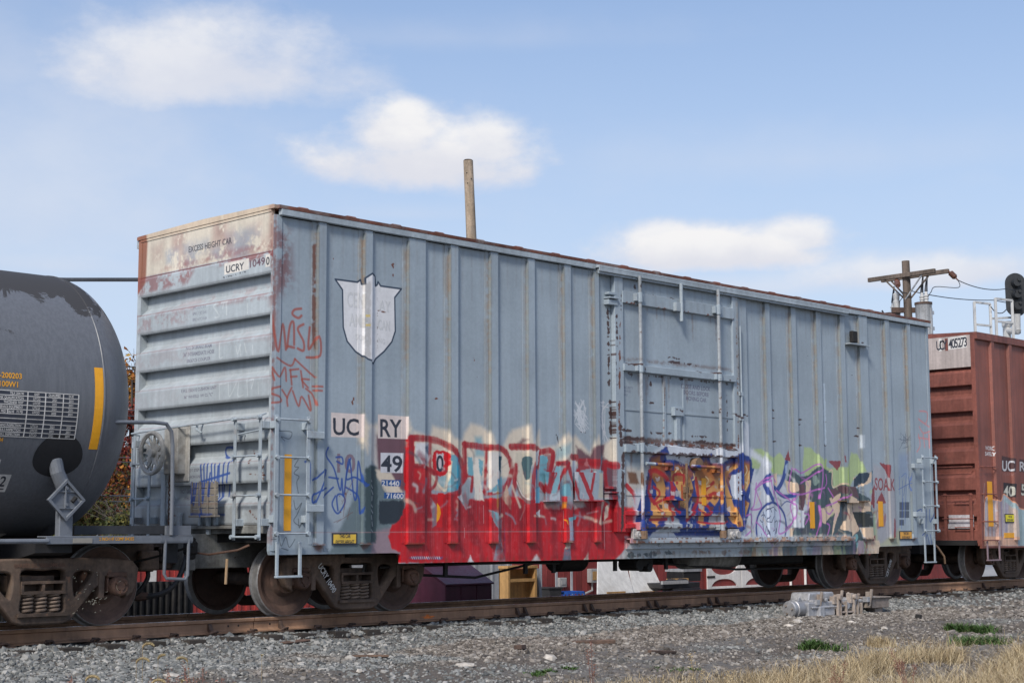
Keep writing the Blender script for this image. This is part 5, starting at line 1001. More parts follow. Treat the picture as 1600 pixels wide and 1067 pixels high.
part('deck_angle', MB().box(-1.40, sx1, .12, .16, 1.05, 1.16), M_tfit, tank)
part('plate', MB().box(-2.64, -2.40, .072, .081, .965, 1.02), paint('buff_patch', (.27,.25,.215), .7), sill)
x, z = onY(155, 843.5, .08); lettering(['2 INCH HF COMP SHOES'], lambda u, v: (x+u, .077, z-.005+v), .037, M_orange, sill, .8, wmax=onY(219, 843, .08)[0]-x)
part('side_rail', MB().cyl((-9,.09,.99), (sx0+.02,.09,.99), .028, n=10), M_tfit, tank, smooth=True)
hr = [(-4.5,.02,2.25),(-3.2,.04,2.28),(-2.2,.06,2.335),(-1.62,.08,2.36),(-1.46,.08,2.35),(-1.39,.08,2.26),(-1.37,.08,2.1),(-1.36,.08,1.6),(-1.36,.08,1.05)]
part('hand_rail', MB().tube(hr, .024, 10), M_tfit, tank, smooth=True)
part('stirrup_step', MB().tube([(-1.43,.09,1.0),(-1.44,.09,.60),(-1.41,.09,.545),(-1.15,.09,.53),(-1.115,.09,.58),(-1.11,.09,1.0)], .020, 8).box(-1.50, -1.06, .075, .095, .975, 1.03), M_tfit, tank, smooth=True)
part('end_bracket', MB().box(-1.30, -1.12, .3, .36, .72, 1.06), M_tdk, tank)
sad = MB()
sad.prism([(-4.6,.80),(-3.45,.80),(-2.75,1.15),(-2.75,1.9),(-4.6,1.9)], 1.1, 2.0, 'Y'); part('saddle', sad, paint('grimy_saddle', (.09,.075,.06), .8, var=.4, spots=.4, dust=.6, dust_col=(.14,.115,.085)), tank)
part('bolster_web', MB().prism([(.25,1.0),(.25,.86),(1.2,.70),(1.9,.70),(2.9,.86),(2.9,1.0)], -3.0, -2.55, 'X'), M_tdk, tank)
part('stub_sill', MB().box(-4.6, -.95, 1.24, 1.88, .62, 1.02).box(-1.0, -.93, 1.1, 2.02, .6, 1.04), paint('brown_stub_sill', (.075,.045,.036), .75, var=.3, spots=.3), tank, bevel=.012)
coupler(tank, -.95, .62, M_steel)
part('air_hose', MB().tube(catmull([(-1.0,1.25,.8),(-.95,1.2,.55),(-1.05,1.25,.36),(-1.13,1.33,.31)], 5), .03, 8), M_hose, tank, smooth=True)
part('cut_lever', MB().tube([(-1.0,.15,.92),(-1.25,.5,.80),(-1.55,1.2,.64)], .014, 6), M_black, tank, smooth=True)
part('shelf_casting', MB().box(-1.6, -1.0, 1.0, 1.25, .70, .95).box(-1.25, -.98, .9, 1.1, .62, .86), M_steel, tank, bevel=.02)
def marks_tank(tr, X, y):
    lettering(['BARBER S-2 7880-DMS-HA'], lambda u, v: (X-.36+u, y-.003, .70+v), .045, M_steel2, tr, .9, wmax=.95)
TT = build_truck(tank, -2.79, 1.875, marks_tank); build_truck(tank, -12.6, 1.875); part('saddle', MB().prism([(-11.0,.80),(-12.0,.80),(-12.7,1.15),(-12.7,1.9),(-11.0,1.9)], 1.1, 2.0, 'Y'), M_steel, tank); part('stub_sill', MB().box(-14.6, -11, 1.24, 1.88, .62, 1.02), M_steel, tank)
chalk = MB()
for k in range(46):
    a_ = rng.uniform(.35, .75); b_ = rng.uniform(.15, .66); 
    if k % 3 == 0: a_ = rng.uniform(.55, .8); b_ = .12+(a_-.36)*.42+rng.uniform(.02, .1)
    l_ = rng.uniform(.006, .03); chalk.add([(-2.79+a_,.428,b_),(-2.79+a_+l_,.428,b_+l_*.35),(-2.79+a_+l_,.428,b_+l_*.35+.007),(-2.79+a_,.428,b_+.007)], [(0,1,2,3)])
part('paint_flecks', chalk, paint('cream_paint_flecks', (.42,.38,.28), .8, var=.3), TT)
part('bearing_paint', MB().add([(-1.853+.088*math.cos(t), .343, .465+.088*math.sin(t)) for t in np.linspace(1.3, 4.4, 12)]+[(-1.853+.03*math.cos(t)-.02, .343, .465+.045*math.sin(t)) for t in np.linspace(4.4, 1.3, 12)], [tuple(range(24))]), paint('buff_paint_smear', (.33,.28,.2), .8, var=.3), TT)
# ------------------------------------------------------------------ ground and track
def vnoise(x, y, s, seed):
    """smooth value noise for arrays of positions"""
    g = np.random.default_rng(seed).random((256, 256)); X = x/s; Y = y/s; xi = np.floor(X).astype(int); yi = np.floor(Y).astype(int); fx = X-xi; fy = Y-yi
    fx = fx*fx*(3-2*fx); fy = fy*fy*(3-2*fy); G = lambda a, b: g[a % 256, b % 256]
    return (G(xi,yi)*(1-fx)+G(xi+1,yi)*fx)*(1-fy)+(G(xi,yi+1)*(1-fx)+G(xi+1,yi+1)*fx)*fy
def height(x, y):
    x = np.asarray(x, float); y = np.asarray(y, float)
    h = np.interp(y, [-40, -9, -5, -2.4, -1.3, -.4, .05, .45, 2.8, 3.4, 4.4, 40], [-.62, -.60, -.56, -.49, -.43, -.37, -.28, -.21, -.20, -.24, -.46, -.50])
    amp = np.where((y > 3.4), .01, 1.)
    return h+amp*((vnoise(x, y, 1.7, 1)-.5)*.10*(y < .2)+(vnoise(x, y, .45, 2)-.5)*.035)
def grid_mesh(name, xs, ys, hf):
    Xg, Yg = np.meshgrid(xs, ys); Z = hf(Xg, Yg); v = np.stack([Xg, Yg, Z], -1).reshape(-1, 3); nx, ny = len(xs), len(ys)
    i = (np.arange(ny-1)[:, None]*nx+np.arange(nx-1)[None]).ravel(); f = np.stack([i, i+1, i+nx+1, i+nx], -1)
    me = bpy.data.meshes.new(name); me.vertices.add(len(v)); me.vertices.foreach_set('co', v.ravel()); me.loops.add(f.size); me.loops.foreach_set('vertex_index', f.ravel().astype(np.int32))
    me.polygons.add(len(f)); me.polygons.foreach_set('loop_start', np.arange(0, f.size, 4, dtype=np.int32)); me.update(calc_edges=True); me.polygons.foreach_set('use_smooth', [True]*len(f)); return me
M_gnd, t, b = new_mat('gravel_and_dirt')
co = t.n.new('ShaderNodeTexCoord').outputs['Object']; a = t.noise(co, .7, 6, .6); c1 = t.noise(co, 14, 6, .7); c2 = t.noise(co, 55, 4, .7)
cc = t.mix(t.ramp(a, .38, .62), (.135, .112, .092), (.185, .175, .162)); cc = t.mix(t.ramp(c1, .35, .75), cc, (.07, .06, .052)); cc = t.mix(t.ramp(c2, .62, .75, 0, .7), cc, (.26, .25, .235))
t.put(b.inputs['Base Color'], cc); b.inputs['Roughness'].default_value = .95
bp = t.n.new('ShaderNodeBump'); bp.inputs['Strength'].default_value = .8; bp.inputs['Distance'].default_value = .03; t.l.new(t.math('ADD', c1, c2), bp.inputs['Height']); t.l.new(bp.outputs[0], b.inputs['Normal'])
M_pave = paint('pale_worn_pavement', (.30, .29, .28), .9, var=.2, streak=0, dust=.4, dust_col=(.17, .16, .15), bump=.3)
M_far = paint('dry_field', (.13, .115, .065), .95, var=.3, streak=0, bump=0)
xs = np.concatenate([np.arange(-30, -9, .6), np.arange(-9, 17, .13), np.arange(17, 45, .35), np.arange(45, 141, 3)])
tag(put('ground', grid_mesh('ground', xs, np.arange(-20, 4.61, .13), height), M_gnd), kind='structure')
pv = MB().add([(-60,4.2,-.484),(150,4.2,-.484),(150,60,-.484),(-60,60,-.484)], [(0,1,2,3)]); tag(part('pavement', pv, M_pave, None), kind='structure')
tag(part('field', MB().add([(-3000,-3000,-.72),(3000,-3000,-.72),(3000,3000,-.72),(-3000,3000,-.72)], [(0,1,2,3)]), M_far, None), kind='structure')

M_rail = paint('rusty_brown_rail', (.33, .19, .115), .85, var=.25, streak=.15, spots=.12, spot_col=(.06, .045, .035), dust=.2, dust_col=(.075, .052, .04), grain=5, bump=.3)
M_railtop = paint('polished_rail_top', (.42, .42, .46), .22, .9, var=.25, streak=0, bump=.05)
M_tie = paint('dark_creosote_tie', (.045, .036, .03), .9, var=.4, spots=.2, bump=.5, rnd=.2)
M_clip = paint('rusty_track_fittings', (.09, .056, .042), .8, var=.4, spots=.3, bump=.4, rnd=.2)
track = tag(thing('railway_track', None, None, (8, 1.56, -.2)), kind='structure')
rp = lambda yc: [(yc-.075,-.175),(yc-.075,-.163),(yc-.02,-.148),(yc-.0095,-.130),(yc-.0095,-.052),(yc-.034,-.040),(yc-.037,-.012),(yc-.028,-.001),(yc+.028,-.001),(yc+.037,-.012),(yc+.034,-.040),(yc+.0095,-.052),(yc+.0095,-.130),(yc+.02,-.148),(yc+.075,-.163),(yc+.075,-.175)]
jx = onY(398, 982, .77)[0]
for yc in (.8075, 2.3125):
    rl = part('rail', MB().prism(rp(yc), -30, jx-.006, 'X').prism(rp(yc), jx+.006, 140, 'X'), M_rail, track)
    part('running_surface', MB().box(-30, 140, yc-.026, yc+.026, -.0008, .0012), M_railtop, rl)
    if yc < 1:
        for px in (330, 440, 810, 822, 915, 926, 1015, 1027, 1110, 1122, 1320, 1538):
            x = onY(px, 990-.05*px, .75)[0]; part('rail_brace', MB().prism([(yc-.10,-.165),(yc-.034,-.05),(yc-.012,-.05),(yc-.012,-.165)], x-.025, x+.025, 'X'), M_clip, rl, bevel=.004)
        for px in (357, 373, 422, 437): x, z = onY(px, 981-.04*(px-357), .79); part('bolt_hole', MB().cyl((x,yc-.0125,-.09), (x,yc-.009,-.09), .014, n=8), M_black, rl)
        x = onY(672, 966, .75)[0]
        pts = [(x+(.10+.05*math.sin(5*t_)+.03*math.cos(9*t_))*math.cos(t_), -.115+(.028+.012*math.sin(4*t_+1))*math.sin(t_)) for t_ in np.linspace(0, 2*math.pi, 24, endpoint=False)]
        part('orange_paint_mark', MB().prism(pts, yc-.0118, yc-.0108, 'Y'), paint('orange_marking_paint', (.62, .16, .03), .7, var=.5, spots=.5, spot_col=(.09, .05, .03)), rl)
tie = MB().box(-.115, .115, .22, 2.9, -.37, -.195).mesh('tie'); tie.materials.append(M_tie)
plate = MB().box(-.095, .095, .63, .98, -.194, -.176).box(-.05,-.02,.70,.72,-.18,-.15).box(.02,.05,.70,.72,-.18,-.15).mesh('tie_plate'); plate.materials.append(M_clip)
clip = MB().tube([(-.06,.69,-.165),(-.03,.665,-.145),(.02,.66,-.140),(.055,.68,-.150),(.03,.715,-.146),(-.02,.725,-.140)], .013, 6).mesh('rail_clip', True); clip.materials.append(M_clip)
for k in range(110):
    x = -8+k*.55+random.uniform(-.03, .03)
    o = put('tie', tie, None, None, (x, random.uniform(-.03, .03), random.uniform(-.008, .004))); o.rotation_euler = (0, 0, random.uniform(-.01, .01)); attach(o, track)
    p_ = put('tie_plate', plate, None, None, (x, 0, 0)); attach(p_, o)
    c_ = put('rail_clip', clip, None, None, (x+random.uniform(-.04, .04), 0, 0)); c_.rotation_euler = (0, random.uniform(-.1, .1), 0); attach(c_, o)

# stones: one mesh of irregular chips
PH = (1+5**.5)/2
ICO = np.array([(-1,PH,0),(1,PH,0),(-1,-PH,0),(1,-PH,0),(0,-1,PH),(0,1,PH),(0,-1,-PH),(0,1,-PH),(PH,0,-1),(PH,0,1),(-PH,0,-1),(-PH,0,1)])/1.9
ICF = np.array([(0,11,5),(0,5,1),(0,1,7),(0,7,10),(0,10,11),(1,5,9),(5,11,4),(11,10,2),(10,7,6),(7,1,8),(3,9,4),(3,4,2),(3,2,6),(3,6,8),(3,8,9),(4,9,5),(2,4,11),(6,2,10),(8,6,7),(9,8,1)])
def bulk(name, V, Fc, mat, smooth=False):
    """V (n,k,3) vertices of n pieces, Fc (m,3|4) faces of one piece"""
    n, k, _ = V.shape; f = (Fc[None]+np.arange(n)[:, None, None]*k).reshape(-1, Fc.shape[1]); q = Fc.shape[1]
    me = bpy.data.meshes.new(name); me.vertices.add(n*k); me.vertices.foreach_set('co', V.astype(np.float32).ravel()); me.loops.add(f.size); me.loops.foreach_set('vertex_index', f.ravel().astype(np.int32))
    me.polygons.add(len(f)); me.polygons.foreach_set('loop_start', np.arange(0, f.size, q, dtype=np.int32)); me.update(calc_edges=True)
    me.polygons.foreach_set('use_smooth', [smooth]*len(f)); return put(name, me, mat)
def rotmats(n):
    q = rng.normal(size=(n, 4)); q /= np.linalg.norm(q, axis=1)[:, None]; w_, x, y, z = q.T
    return np.stack([1-2*(y*y+z*z), 2*(x*y-z*w_), 2*(x*z+y*w_), 2*(x*y+z*w_), 1-2*(x*x+z*z), 2*(y*z-x*w_), 2*(x*z-y*w_), 2*(y*z+x*w_), 1-2*(x*x+y*y)], -1).reshape(n, 3, 3)
def stones(name, x, y, r, mat, lift=.1):
    n = len(x); sc = r[:, None]*rng.uniform(.45, 1.35, (n, 3)); V = ICO[None]*sc[:, None]*(1+rng.uniform(-.36, .36, (n, 12, 1))); V = np.einsum('nij,nkj->nki', rotmats(n), V)
    V[..., 0] += x[:, None]; V[..., 1] += y[:, None]; V[..., 2] = V[..., 2]*.75+(height(x, y)+r*lift)[:, None]; return bulk(name, V, ICF, mat)
M_st, t, b = new_mat('ballast_stone')
ge = t.n.new('ShaderNodeNewGeometry'); rnd = ge.outputs['Random Per Island']; co = t.n.new('ShaderNodeTexCoord').outputs['Object']
cr = t.n.new('ShaderNodeValToRGB'); t.l.new(rnd, cr.inputs[0]); e = cr.color_ramp.elements; e[0].position = 0; e[0].color = (.08, .085, .085, 1); e[1].position = 1; e[1].color = (.36, .35, .325, 1)
for p_, c_ in ((.25, (.13, .134, .130, 1)), (.55, (.195, .20, .192, 1)), (.8, (.25, .25, .238, 1)), (.93, (.34, .33, .31, 1))): q = e.new(p_); q.color = c_
cb = t.n.new('ShaderNodeValToRGB'); t.l.new(rnd, cb.inputs[0]); e = cb.color_ramp.elements; e[0].color = (.065, .056, .048, 1); e[1].color = (.36, .33, .29, 1)
for p_, c_ in ((.35, (.14, .118, .098, 1)), (.7, (.205, .178, .155, 1)), (.9, (.28, .25, .22, 1))): q = e.new(p_); q.color = c_
sp = t.n.new('ShaderNodeSeparateXYZ'); t.l.new(co, sp.inputs[0])
nn = t.noise(co, .55, 4, .6); bias = t.math('MULTIPLY', t.ramp(sp.outputs[0], -.5, 3.0, .0, .20), t.math('MULTIPLY', t.ramp(sp.outputs[1], -.75, -.35, 1, 0), t.ramp(sp.outputs[1], -2.6, -1.7, .25, 1))); near = t.math('ADD', t.ramp(sp.outputs[1], -.8, -.2, 0, -.12), t.ramp(sp.outputs[1], -2.1, -1.4, .07, 0))
dirt = t.ramp(t.math('ADD', t.math('ADD', nn, bias), near), .51, .62)
fn = t.noise(co, 40, 3, .6)
c_ = t.mix(t.math('MULTIPLY', dirt, .88), cr.outputs[0], cb.outputs[0]); c_ = t.mix(t.ramp(fn, .55, .75, 0, .35), c_, (.12, .10, .085))
t.put(b.inputs['Base Color'], c_); b.inputs['Roughness'].default_value = .9; b.inputs['Specular IOR Level'].default_value = .25
def scatter(n, x0, x1, y0, y1): return rng.uniform(x0, x1, n), rng.uniform(y0, y1, n)
X1, Y1 = scatter(52000, -8, 15, -1.9, .62); X2, Y2 = scatter(6500, -8, 12, .95, 3.3); X3, Y3 = scatter(9000, 15, 42, -2.6, .6)
u = rng.random(36000); X4 = rng.uniform(-6, 16, 36000); Y4 = rng.uniform(-9.5, -1.7, 36000)
r1 = np.clip(rng.lognormal(np.log(.0185), .38, len(X1)), .012, .055); r2 = rng.uniform(.02, .04, len(X2)); r3 = rng.uniform(.025, .05, len(X3)); r4 = np.clip(rng.lognormal(np.log(.017), .42, len(X4)), .007, .05)
X = np.concatenate([X1, X2, X3, X4]); Y = np.concatenate([Y1, Y2, Y3, Y4]); r = np.concatenate([r1, r2, r3, r4]); keep = ~((np.abs(Y-.81) < .13) | (np.abs(Y-2.31) < .13))
tag(stones('ballast', X[keep], Y[keep], r[keep], M_st), kind='stuff')
M_peb = paint('pale_quartz_stone', (.46, .42, .37), .8, var=.25)

# ------------------------------------------------------------------ loose things by the track
def g_at(px, py, z=-.45):
    for _ in range(6):
        x, y = onZ(px, py, z); z = float(height(x, y))
    return x, y, z
def scrap(px, py, lx, ly, lz, rot, name, label, cat, mat, grp=None):
    x, y, z = g_at(px, py); c_, s_ = math.cos(rot), math.sin(rot); pts = [(c_*a_-s_*b_, s_*a_+c_*b_) for a_, b_ in ((-lx,-ly*.8),(-lx*.2,-ly),(lx,-ly*.6),(lx*.9,ly),(0,ly*.9),(-lx,ly*.7))]
    o = put(name, MB().prism(pts, 0, lz, 'Z').mesh(name), mat, None, (x, y, z+.012), bevel=.006); o.rotation_euler = (rng.uniform(-.1, .1), rng.uniform(-.1, .1), 0); return tag(o, label, cat, grp)
M_wood0 = paint('weathered_brown_wood', (.11, .07, .05), .85, var=.4, streak=.2, bump=.4)
scrap(578, 996, .24, .04, .03, -.9, 'wood_scrap', 'brown wooden stick lying slanted on the gravel below the wheel nearest the red paint', 'wood scrap', M_wood0)
scrap(928, 980, .30, .05, .05, -.5, 'wood_scrap', 'thick broken brown plank end on gravel between rail and weeds near the middle', 'wood scrap', M_wood0)
scrap(1035, 1022, .35, .04, .04, .2, 'wood_scrap', 'long rotten wood piece lying flat among dry straw at the lower middle', 'wood scrap', M_wood0)
scrap(813, 991, .10, .07, .06, .4, 'rusty_block', 'small dark rusty block on grey gravel left of the broken plank', 'scrap metal', M_clip)
scrap(462, 995, .22, .07, .02, .1, 'tie_plate_scrap', 'ridged rusty plate lying beside the rail below the first wheel', 'scrap metal', M_clip)
scrap(1435, 967, .06, .06, .07, .3, 'black_lump', 'round black lump on the grey gravel right of the silver switch machine', 'stone', M_black)
for k, (px, py) in enumerate(((472,1024),(580,1025),(727,1008),(562,1052),(1232,975),(1245,971),(1382,985),(268,1058),(860,1032),(1330,985))):
    x, y, z = g_at(px, py); s_ = .045+.02*(k % 3); V = ICO*np.array([s_*1.5, s_, s_*.6])*(1+rng.uniform(-.2, .2, (12, 1)))
    m = MB().add(V, [tuple(f) for f in ICF]); o = put('pale_stone', m.mesh('pale_stone'), M_peb, None, (x, y, z+.015)); o.rotation_euler = (0, 0, k*1.3)
    tag(o, 'pale cream stone lying loose on the grey and brown gravel', 'stone', 'pale stones on the gravel')

# switch machine
M_al = paint('silver_cast_paint', (.40, .40, .41), .45, .4, var=.25, streak=.1, spots=.3, spot_col=(.16, .12, .09), dust=.25, dust_col=(.2, .17, .14), bump=.3)
M_alr = paint('rust_stained_silver', (.33, .28, .24), .65, .2, var=.35, spots=.6, spot_col=(.15, .08, .05), dust=.4, dust_col=(.17, .11, .08), bump=.4)
YS = -.42; XS = onY(1232, 945, YS)[0]; ZS = -.40
sm = thing('switch_machine', 'silver painted switch machine with round drum end lying beside the rail on the ballast', 'switch machine', (XS+1.3, YS, ZS))
part('motor_drum', MB().lathe([(0,.01),(0,.125),(.02,.14),(.10,.14),(.11,.155),(.15,.155),(.16,.135),(.55,.13),(.62,.09),(.62,.01)], (XS, YS, ZS+.165), 'X', 26), M_al, sm, smooth=True)
for k in range(3): a_ = 2.1*k+.9; part('bolt', MB().cyl((XS-.02,YS+.075*math.cos(a_),ZS+.165+.075*math.sin(a_)), (XS,YS+.075*math.cos(a_),ZS+.165+.075*math.sin(a_)), .02, n=6), M_alr, sm)
part('gear_case', MB().box(XS+.35, XS+1.15, YS-.16, YS+.26, ZS+.03, ZS+.27).box(XS+.6, XS+.75, YS-.22, YS-.14, ZS+.0, ZS+.2).box(XS+.42, XS+1.5, YS-.19, YS-.16, ZS+.16, ZS+.20), M_al, sm, bevel=.03)
part('top_cover', MB().prism([(XS+.55,ZS+.28),(XS+.60,ZS+.42),(XS+1.33,ZS+.42),(XS+1.40,ZS+.28)], YS-.02, YS+.36, 'Y'), M_al, sm, bevel=.02)
part('lug', MB().prism([(XS+.2,ZS+.29),(XS+.26,ZS+.38),(XS+.36,ZS+.27)], YS-.05, YS-.02, 'Y').cyl((XS+.85,YS-.2,ZS+.30), (XS+.85,YS-.14,ZS+.30), .035, n=10).box(XS+.5, XS+.68, YS-.15, YS-.05, ZS+.27, ZS+.31), M_al, sm, bevel=.006)
part('base_plate', MB().box(XS+1.0, XS+2.0, YS-.26, YS+.3, ZS+.0, ZS+.022).box(XS+1.3, XS+1.75, YS-.2, YS+.1, ZS+.06, ZS+.09), M_alr, sm, bevel=.004)
lv = MB()
for x, hgt_, w_ in ((1.16,.36,.05),(1.24,.30,.03),(1.42,.26,.03),(1.66,.33,.04),(1.78,.28,.03),(1.9,.22,.03)): lv.box(XS+x, XS+x+w_, YS-.22, YS-.17, ZS+.02, ZS+hgt_)
for x, y_ in ((1.2,-.2),(1.68,-.2),(1.82,-.1),(1.52,0)): lv.cyl((XS+x,YS+y_-.06,ZS+.33), (XS+x,YS+y_+.05,ZS+.33), .045, n=12)
lv.tube([(XS+1.22,YS-.1,ZS+.36),(XS+1.34,YS-.12,ZS+.27),(XS+1.46,YS-.15,ZS+.20)], .03, 8).tube([(XS+1.66,YS-.1,ZS+.38),(XS+1.76,YS-.05,ZS+.33),(XS+1.9,YS,ZS+.28)], .03, 8)
part('lever_frame', lv, M_alr, sm, bevel=.004)
for k in range(16):
    x = XS+.55+.13*k; y_ = YS-.2+.05*(k % 4); part('fitting', MB().cyl((x,y_,ZS+.1+.05*(k % 3)), (x+.02,y_-.05,ZS+.30+.07*((k*5) % 3)), .02+.01*(k % 2), n=7) if k % 2 else MB().box(x, x+.09, y_, y_+.1, ZS+.22, ZS+.31+.04*(k % 3)), M_alr if k % 3 else M_al, sm, bevel=.004)
part('crank_case', MB().box(XS+1.38, XS+1.62, YS-.12, YS+.25, ZS+.1, ZS+.30).box(XS+1.75, XS+2.1, YS-.05, YS+.25, ZS+.12, ZS+.30).cyl((XS+1.5,YS-.2,ZS+.18), (XS+1.5,YS-.1,ZS+.18), .07, n=14), M_al, sm, bevel=.02)
part('throw_rod', MB().cyl((XS+1.9,YS+.05,ZS+.25), (XS+2.55,YS+.05,ZS+.21), .04, n=12), M_al, sm, smooth=True)
part('junction_box', MB().box(XS+2.4, XS+2.95, YS-.12, YS+.2, ZS+.10, ZS+.27).box(XS+2.3, XS+3.0, YS-.15, YS+.22, ZS+.27, ZS+.295).box(XS+2.55, XS+2.8, YS-.08, YS+.1, ZS+.0, ZS+.12).cyl((XS+2.45,YS,ZS+.29), (XS+2.45,YS,ZS+.34), .025, n=8), M_alr, sm, bevel=.008)
part('support_tie', MB().box(XS+.9, XS+1.9, YS-.32, YS-.08, ZS-.06, ZS-.002), M_tie, sm)

# ------------------------------------------------------------------ behind the train
M_burg = paint('burgundy_painted_steel', (.085, .018, .035), .45, var=.15, streak=.15, spots=.1)
M_ply = paint('raw_plywood', (.46, .265, .10), .7, var=.2, streak=.25, spots=.12, spot_col=(.16, .08, .04))
M_gwall = paint('grey_metal_wall', (.34, .35, .37), .6, var=.12, streak=.2, dust=.2)
M_barn = paint('barn_red_boards', (.20, .032, .030), .7, var=.2, streak=.15, rnd=.12)
M_wtrim = paint('white_trim_paint', (.66, .65, .64), .6, var=.1, streak=.1)
M_panel = paint('white_sheet_material', (.60, .59, .57), .55, var=.1, streak=.12, dust=.2, dust_col=(.4, .37, .33))
M_blue = paint('blue_plastic', (.02, .10, .42), .45, var=.15)
M_dkbox = paint('black_painted_steel', (.02, .02, .022), .5, var=.3, dust=.3, dust_col=(.07, .065, .06))
M_ebox = paint('grey_electrical_box', (.36, .36, .36), .5, var=.12)
G0 = -.484
# dumpster with sloping lid
YD = 4.9; xa, zf = onY(696, 915, YD); xb, _ = onY(769, 911, YD); _, zr = onY(665, 893, YD+1.0); zr = max(zr, zf+.25); yd2 = onX(642, 930, xa)[0]; zr = zf+.33
dm = thing('dumpster', 'burgundy steel dumpster with sloping lid behind the left truck of the grey boxcar', 'dumpster', ((xa+xb)/2, YD+.6, G0))
part('body', MB().prism([(YD,G0+.0),(YD,zf),(YD+.62,zr),(yd2+.1,zr),(yd2+.1,G0)], xa, xb, 'X'), M_burg, dm, bevel=.012)
for k in range(1, 3): x = xa+(xb-xa)*k/3; part('panel_joint', MB().box(x-.01, x+.01, YD-.012, YD+.01, G0, zf-.02), M_burg, dm)
part('lid', MB().prism([(YD-.03,zf+.004),(YD-.03,zf+.03),(YD+.62,zr+.03),(YD+.62,zr+.004)], xa-.02, xb+.02, 'X'), M_burg, dm)
part('lid_bar', MB().box(xa+.2, xb-.2, YD+.64, YD+.72, zr+.03, zr+.10), M_dkbox, dm)
for x in (xa+.15, xb-.55): part('lid_stay', MB().tube([(x,YD+.6,zr+.03),(x+.25,YD+.75,zr+.34)], .03, 6), M_burg, dm)
# plywood box standing open
YP = 6.0; x0, zt = onY(793, 888, YP); x1, zb_ = onY(838, 937, YP); x2, _ = onY(857, 930, YP)
pb = thing('plywood_cabinet', 'open raw plywood box standing on end between the dumpster and the red building', 'plywood box', ((x0+x2)/2, YP, G0))
part('back_panel', MB().box(x0, x1, YP+.22, YP+.24, G0, zt-.02), M_ply, pb); part('side_board', MB().box(x0, x0+.05, YP-.02, YP+.24, G0, zt), M_ply, pb); part('side_board', MB().box(x1-.05, x1, YP-.02, YP+.24, G0, zt), M_ply, pb)
part('top_board', MB().box(x0-.02, x1+.02, YP-.03, YP+.24, zt, zt+.05), M_ply, pb); zz = onY(815, 906, YP)[1]; part('shelf', MB().box(x0+.05, x1-.05, YP-.01, YP+.22, zz-.03, zz+.03), M_ply, pb)
pc = thing('plywood_cabinet', 'narrow plywood door panel with grey edge leaning right of the open plywood box', 'plywood panel', (x2, YP+.3, G0))
part('panel', MB().prism([(x1+.03,G0),(x2-.02,G0),(x2-.12,zt-.04),(x1+.03,zt-.04)], YP+.26, YP+.30, 'Y'), M_ply, pc); part('edge_board', MB().box(x1+.02, x1+.12, YP+.2, YP+.26, G0, zt-.02).prism([(x2-.02,G0),(x2+.06,G0),(x2-.04,zt-.02),(x2-.12,zt-.02)], YP+.2, YP+.26, 'Y'), M_gwall, pc)
# grey container wall behind
YG = 8.2; x0, _ = onY(735, 900, YG); x1, _ = onY(800, 900, YG)
gc = thing('storage_container', 'plain light grey metal container behind the plywood box', 'container', ((x0+x1)/2, YG+1.2, G0))
part('shell', MB().box(x0-3.5, x1, YG, YG+2.4, G0, 2.0), M_gwall, gc)
for k in range(14): x = x0-3.4+k*.5; part('wall_rib', MB().box(x, x+.06, YG-.02, YG, G0+.05, 1.95), M_gwall, gc)
# red building
YB = 9.2; bx0, _ = onY(855, 910, YB); bx1, _ = onY(1500, 905, YB)
bd = thing('red_building', 'low dark red board sided building with white trimmed barn doors seen under the boxcar', 'building', ((bx0+bx1)/2, YB+3, G0))
part('wall', MB().box(bx0, bx1, YB+.03, YB+6, G0, 2.6), M_barn, bd)
part('roof', MB().prism([(YB-.3,2.55),(YB+3,3.7),(YB+6.3,2.55),(YB+6.3,2.5),(YB+3,3.6),(YB-.3,2.45)], bx0-.3, bx1+.3, 'X'), paint('grey_roof_shingles', (.12, .11, .11), .9, var=.2), bd)
bdm = None; n = int((bx1-bx0)/.2)
dX0, dX1 = onY(1103, 900, YB)[0], onY(1206, 900, YB)[0]
brd = MB().box(0, .185, 0, .03, G0, 2.5).mesh('board'); brd.materials.append(M_barn)
for k in range(n):
    x = bx0+k*.2
    if x+.19 < dX0 or x > dX1: o = put('board', brd, None, None, (x, YB, 0)); attach(o, bd)
dm_ = (dX0+dX1)/2
for (a_, c_) in ((dX0, dm_-.02), (dm_+.02, dX1)):
    d_ = part('barn_door', MB().box(a_, c_, YB-.02, YB+.02, G0+.02, 1.7), M_barn, bd)
    wt = .14; zr_ = onY(1150, 902, YB)[1]
    fr = MB().box(a_, a_+wt, YB-.05, YB-.02, G0+.02, 1.7).box(c_-wt, c_, YB-.05, YB-.02, G0+.02, 1.7).box(a_+wt, c_-wt, YB-.05, YB-.02, G0+.02, G0+.14).box(a_+wt, c_-wt, YB-.05, YB-.02, zr_-.02, zr_+.09).box(a_+wt, c_-wt, YB-.05, YB-.02, 1.58, 1.7)
    w_ = c_-a_-2*wt
    for s_, xo in ((1, a_+wt), (-1, c_-wt)):     # scalloped corner braces
        q = [(xo, zr_-.02)]+[(xo+s_*(.42-.42*math.sin(t_))*w_, zr_-.02-.26*(1-math.cos(t_))) for t_ in np.linspace(0, math.pi/2, 7)]; fr.prism(q, YB-.05, YB-.02, 'Y')
        q = [(xo, zr_+.09)]+[(xo+s_*(.42-.42*math.sin(t_))*w_, zr_+.09+.26*(1-math.cos(t_))) for t_ in np.linspace(0, math.pi/2, 7)]; fr.prism(q, YB-.05, YB-.02, 'Y')
    part('white_frame', fr, M_wtrim, d_)
for z in (zr_+.02,): part('strap_hinge', MB().box(dX0-.02, dX0+.3, YB-.065, YB-.05, z, z+.05), M_black, bd)
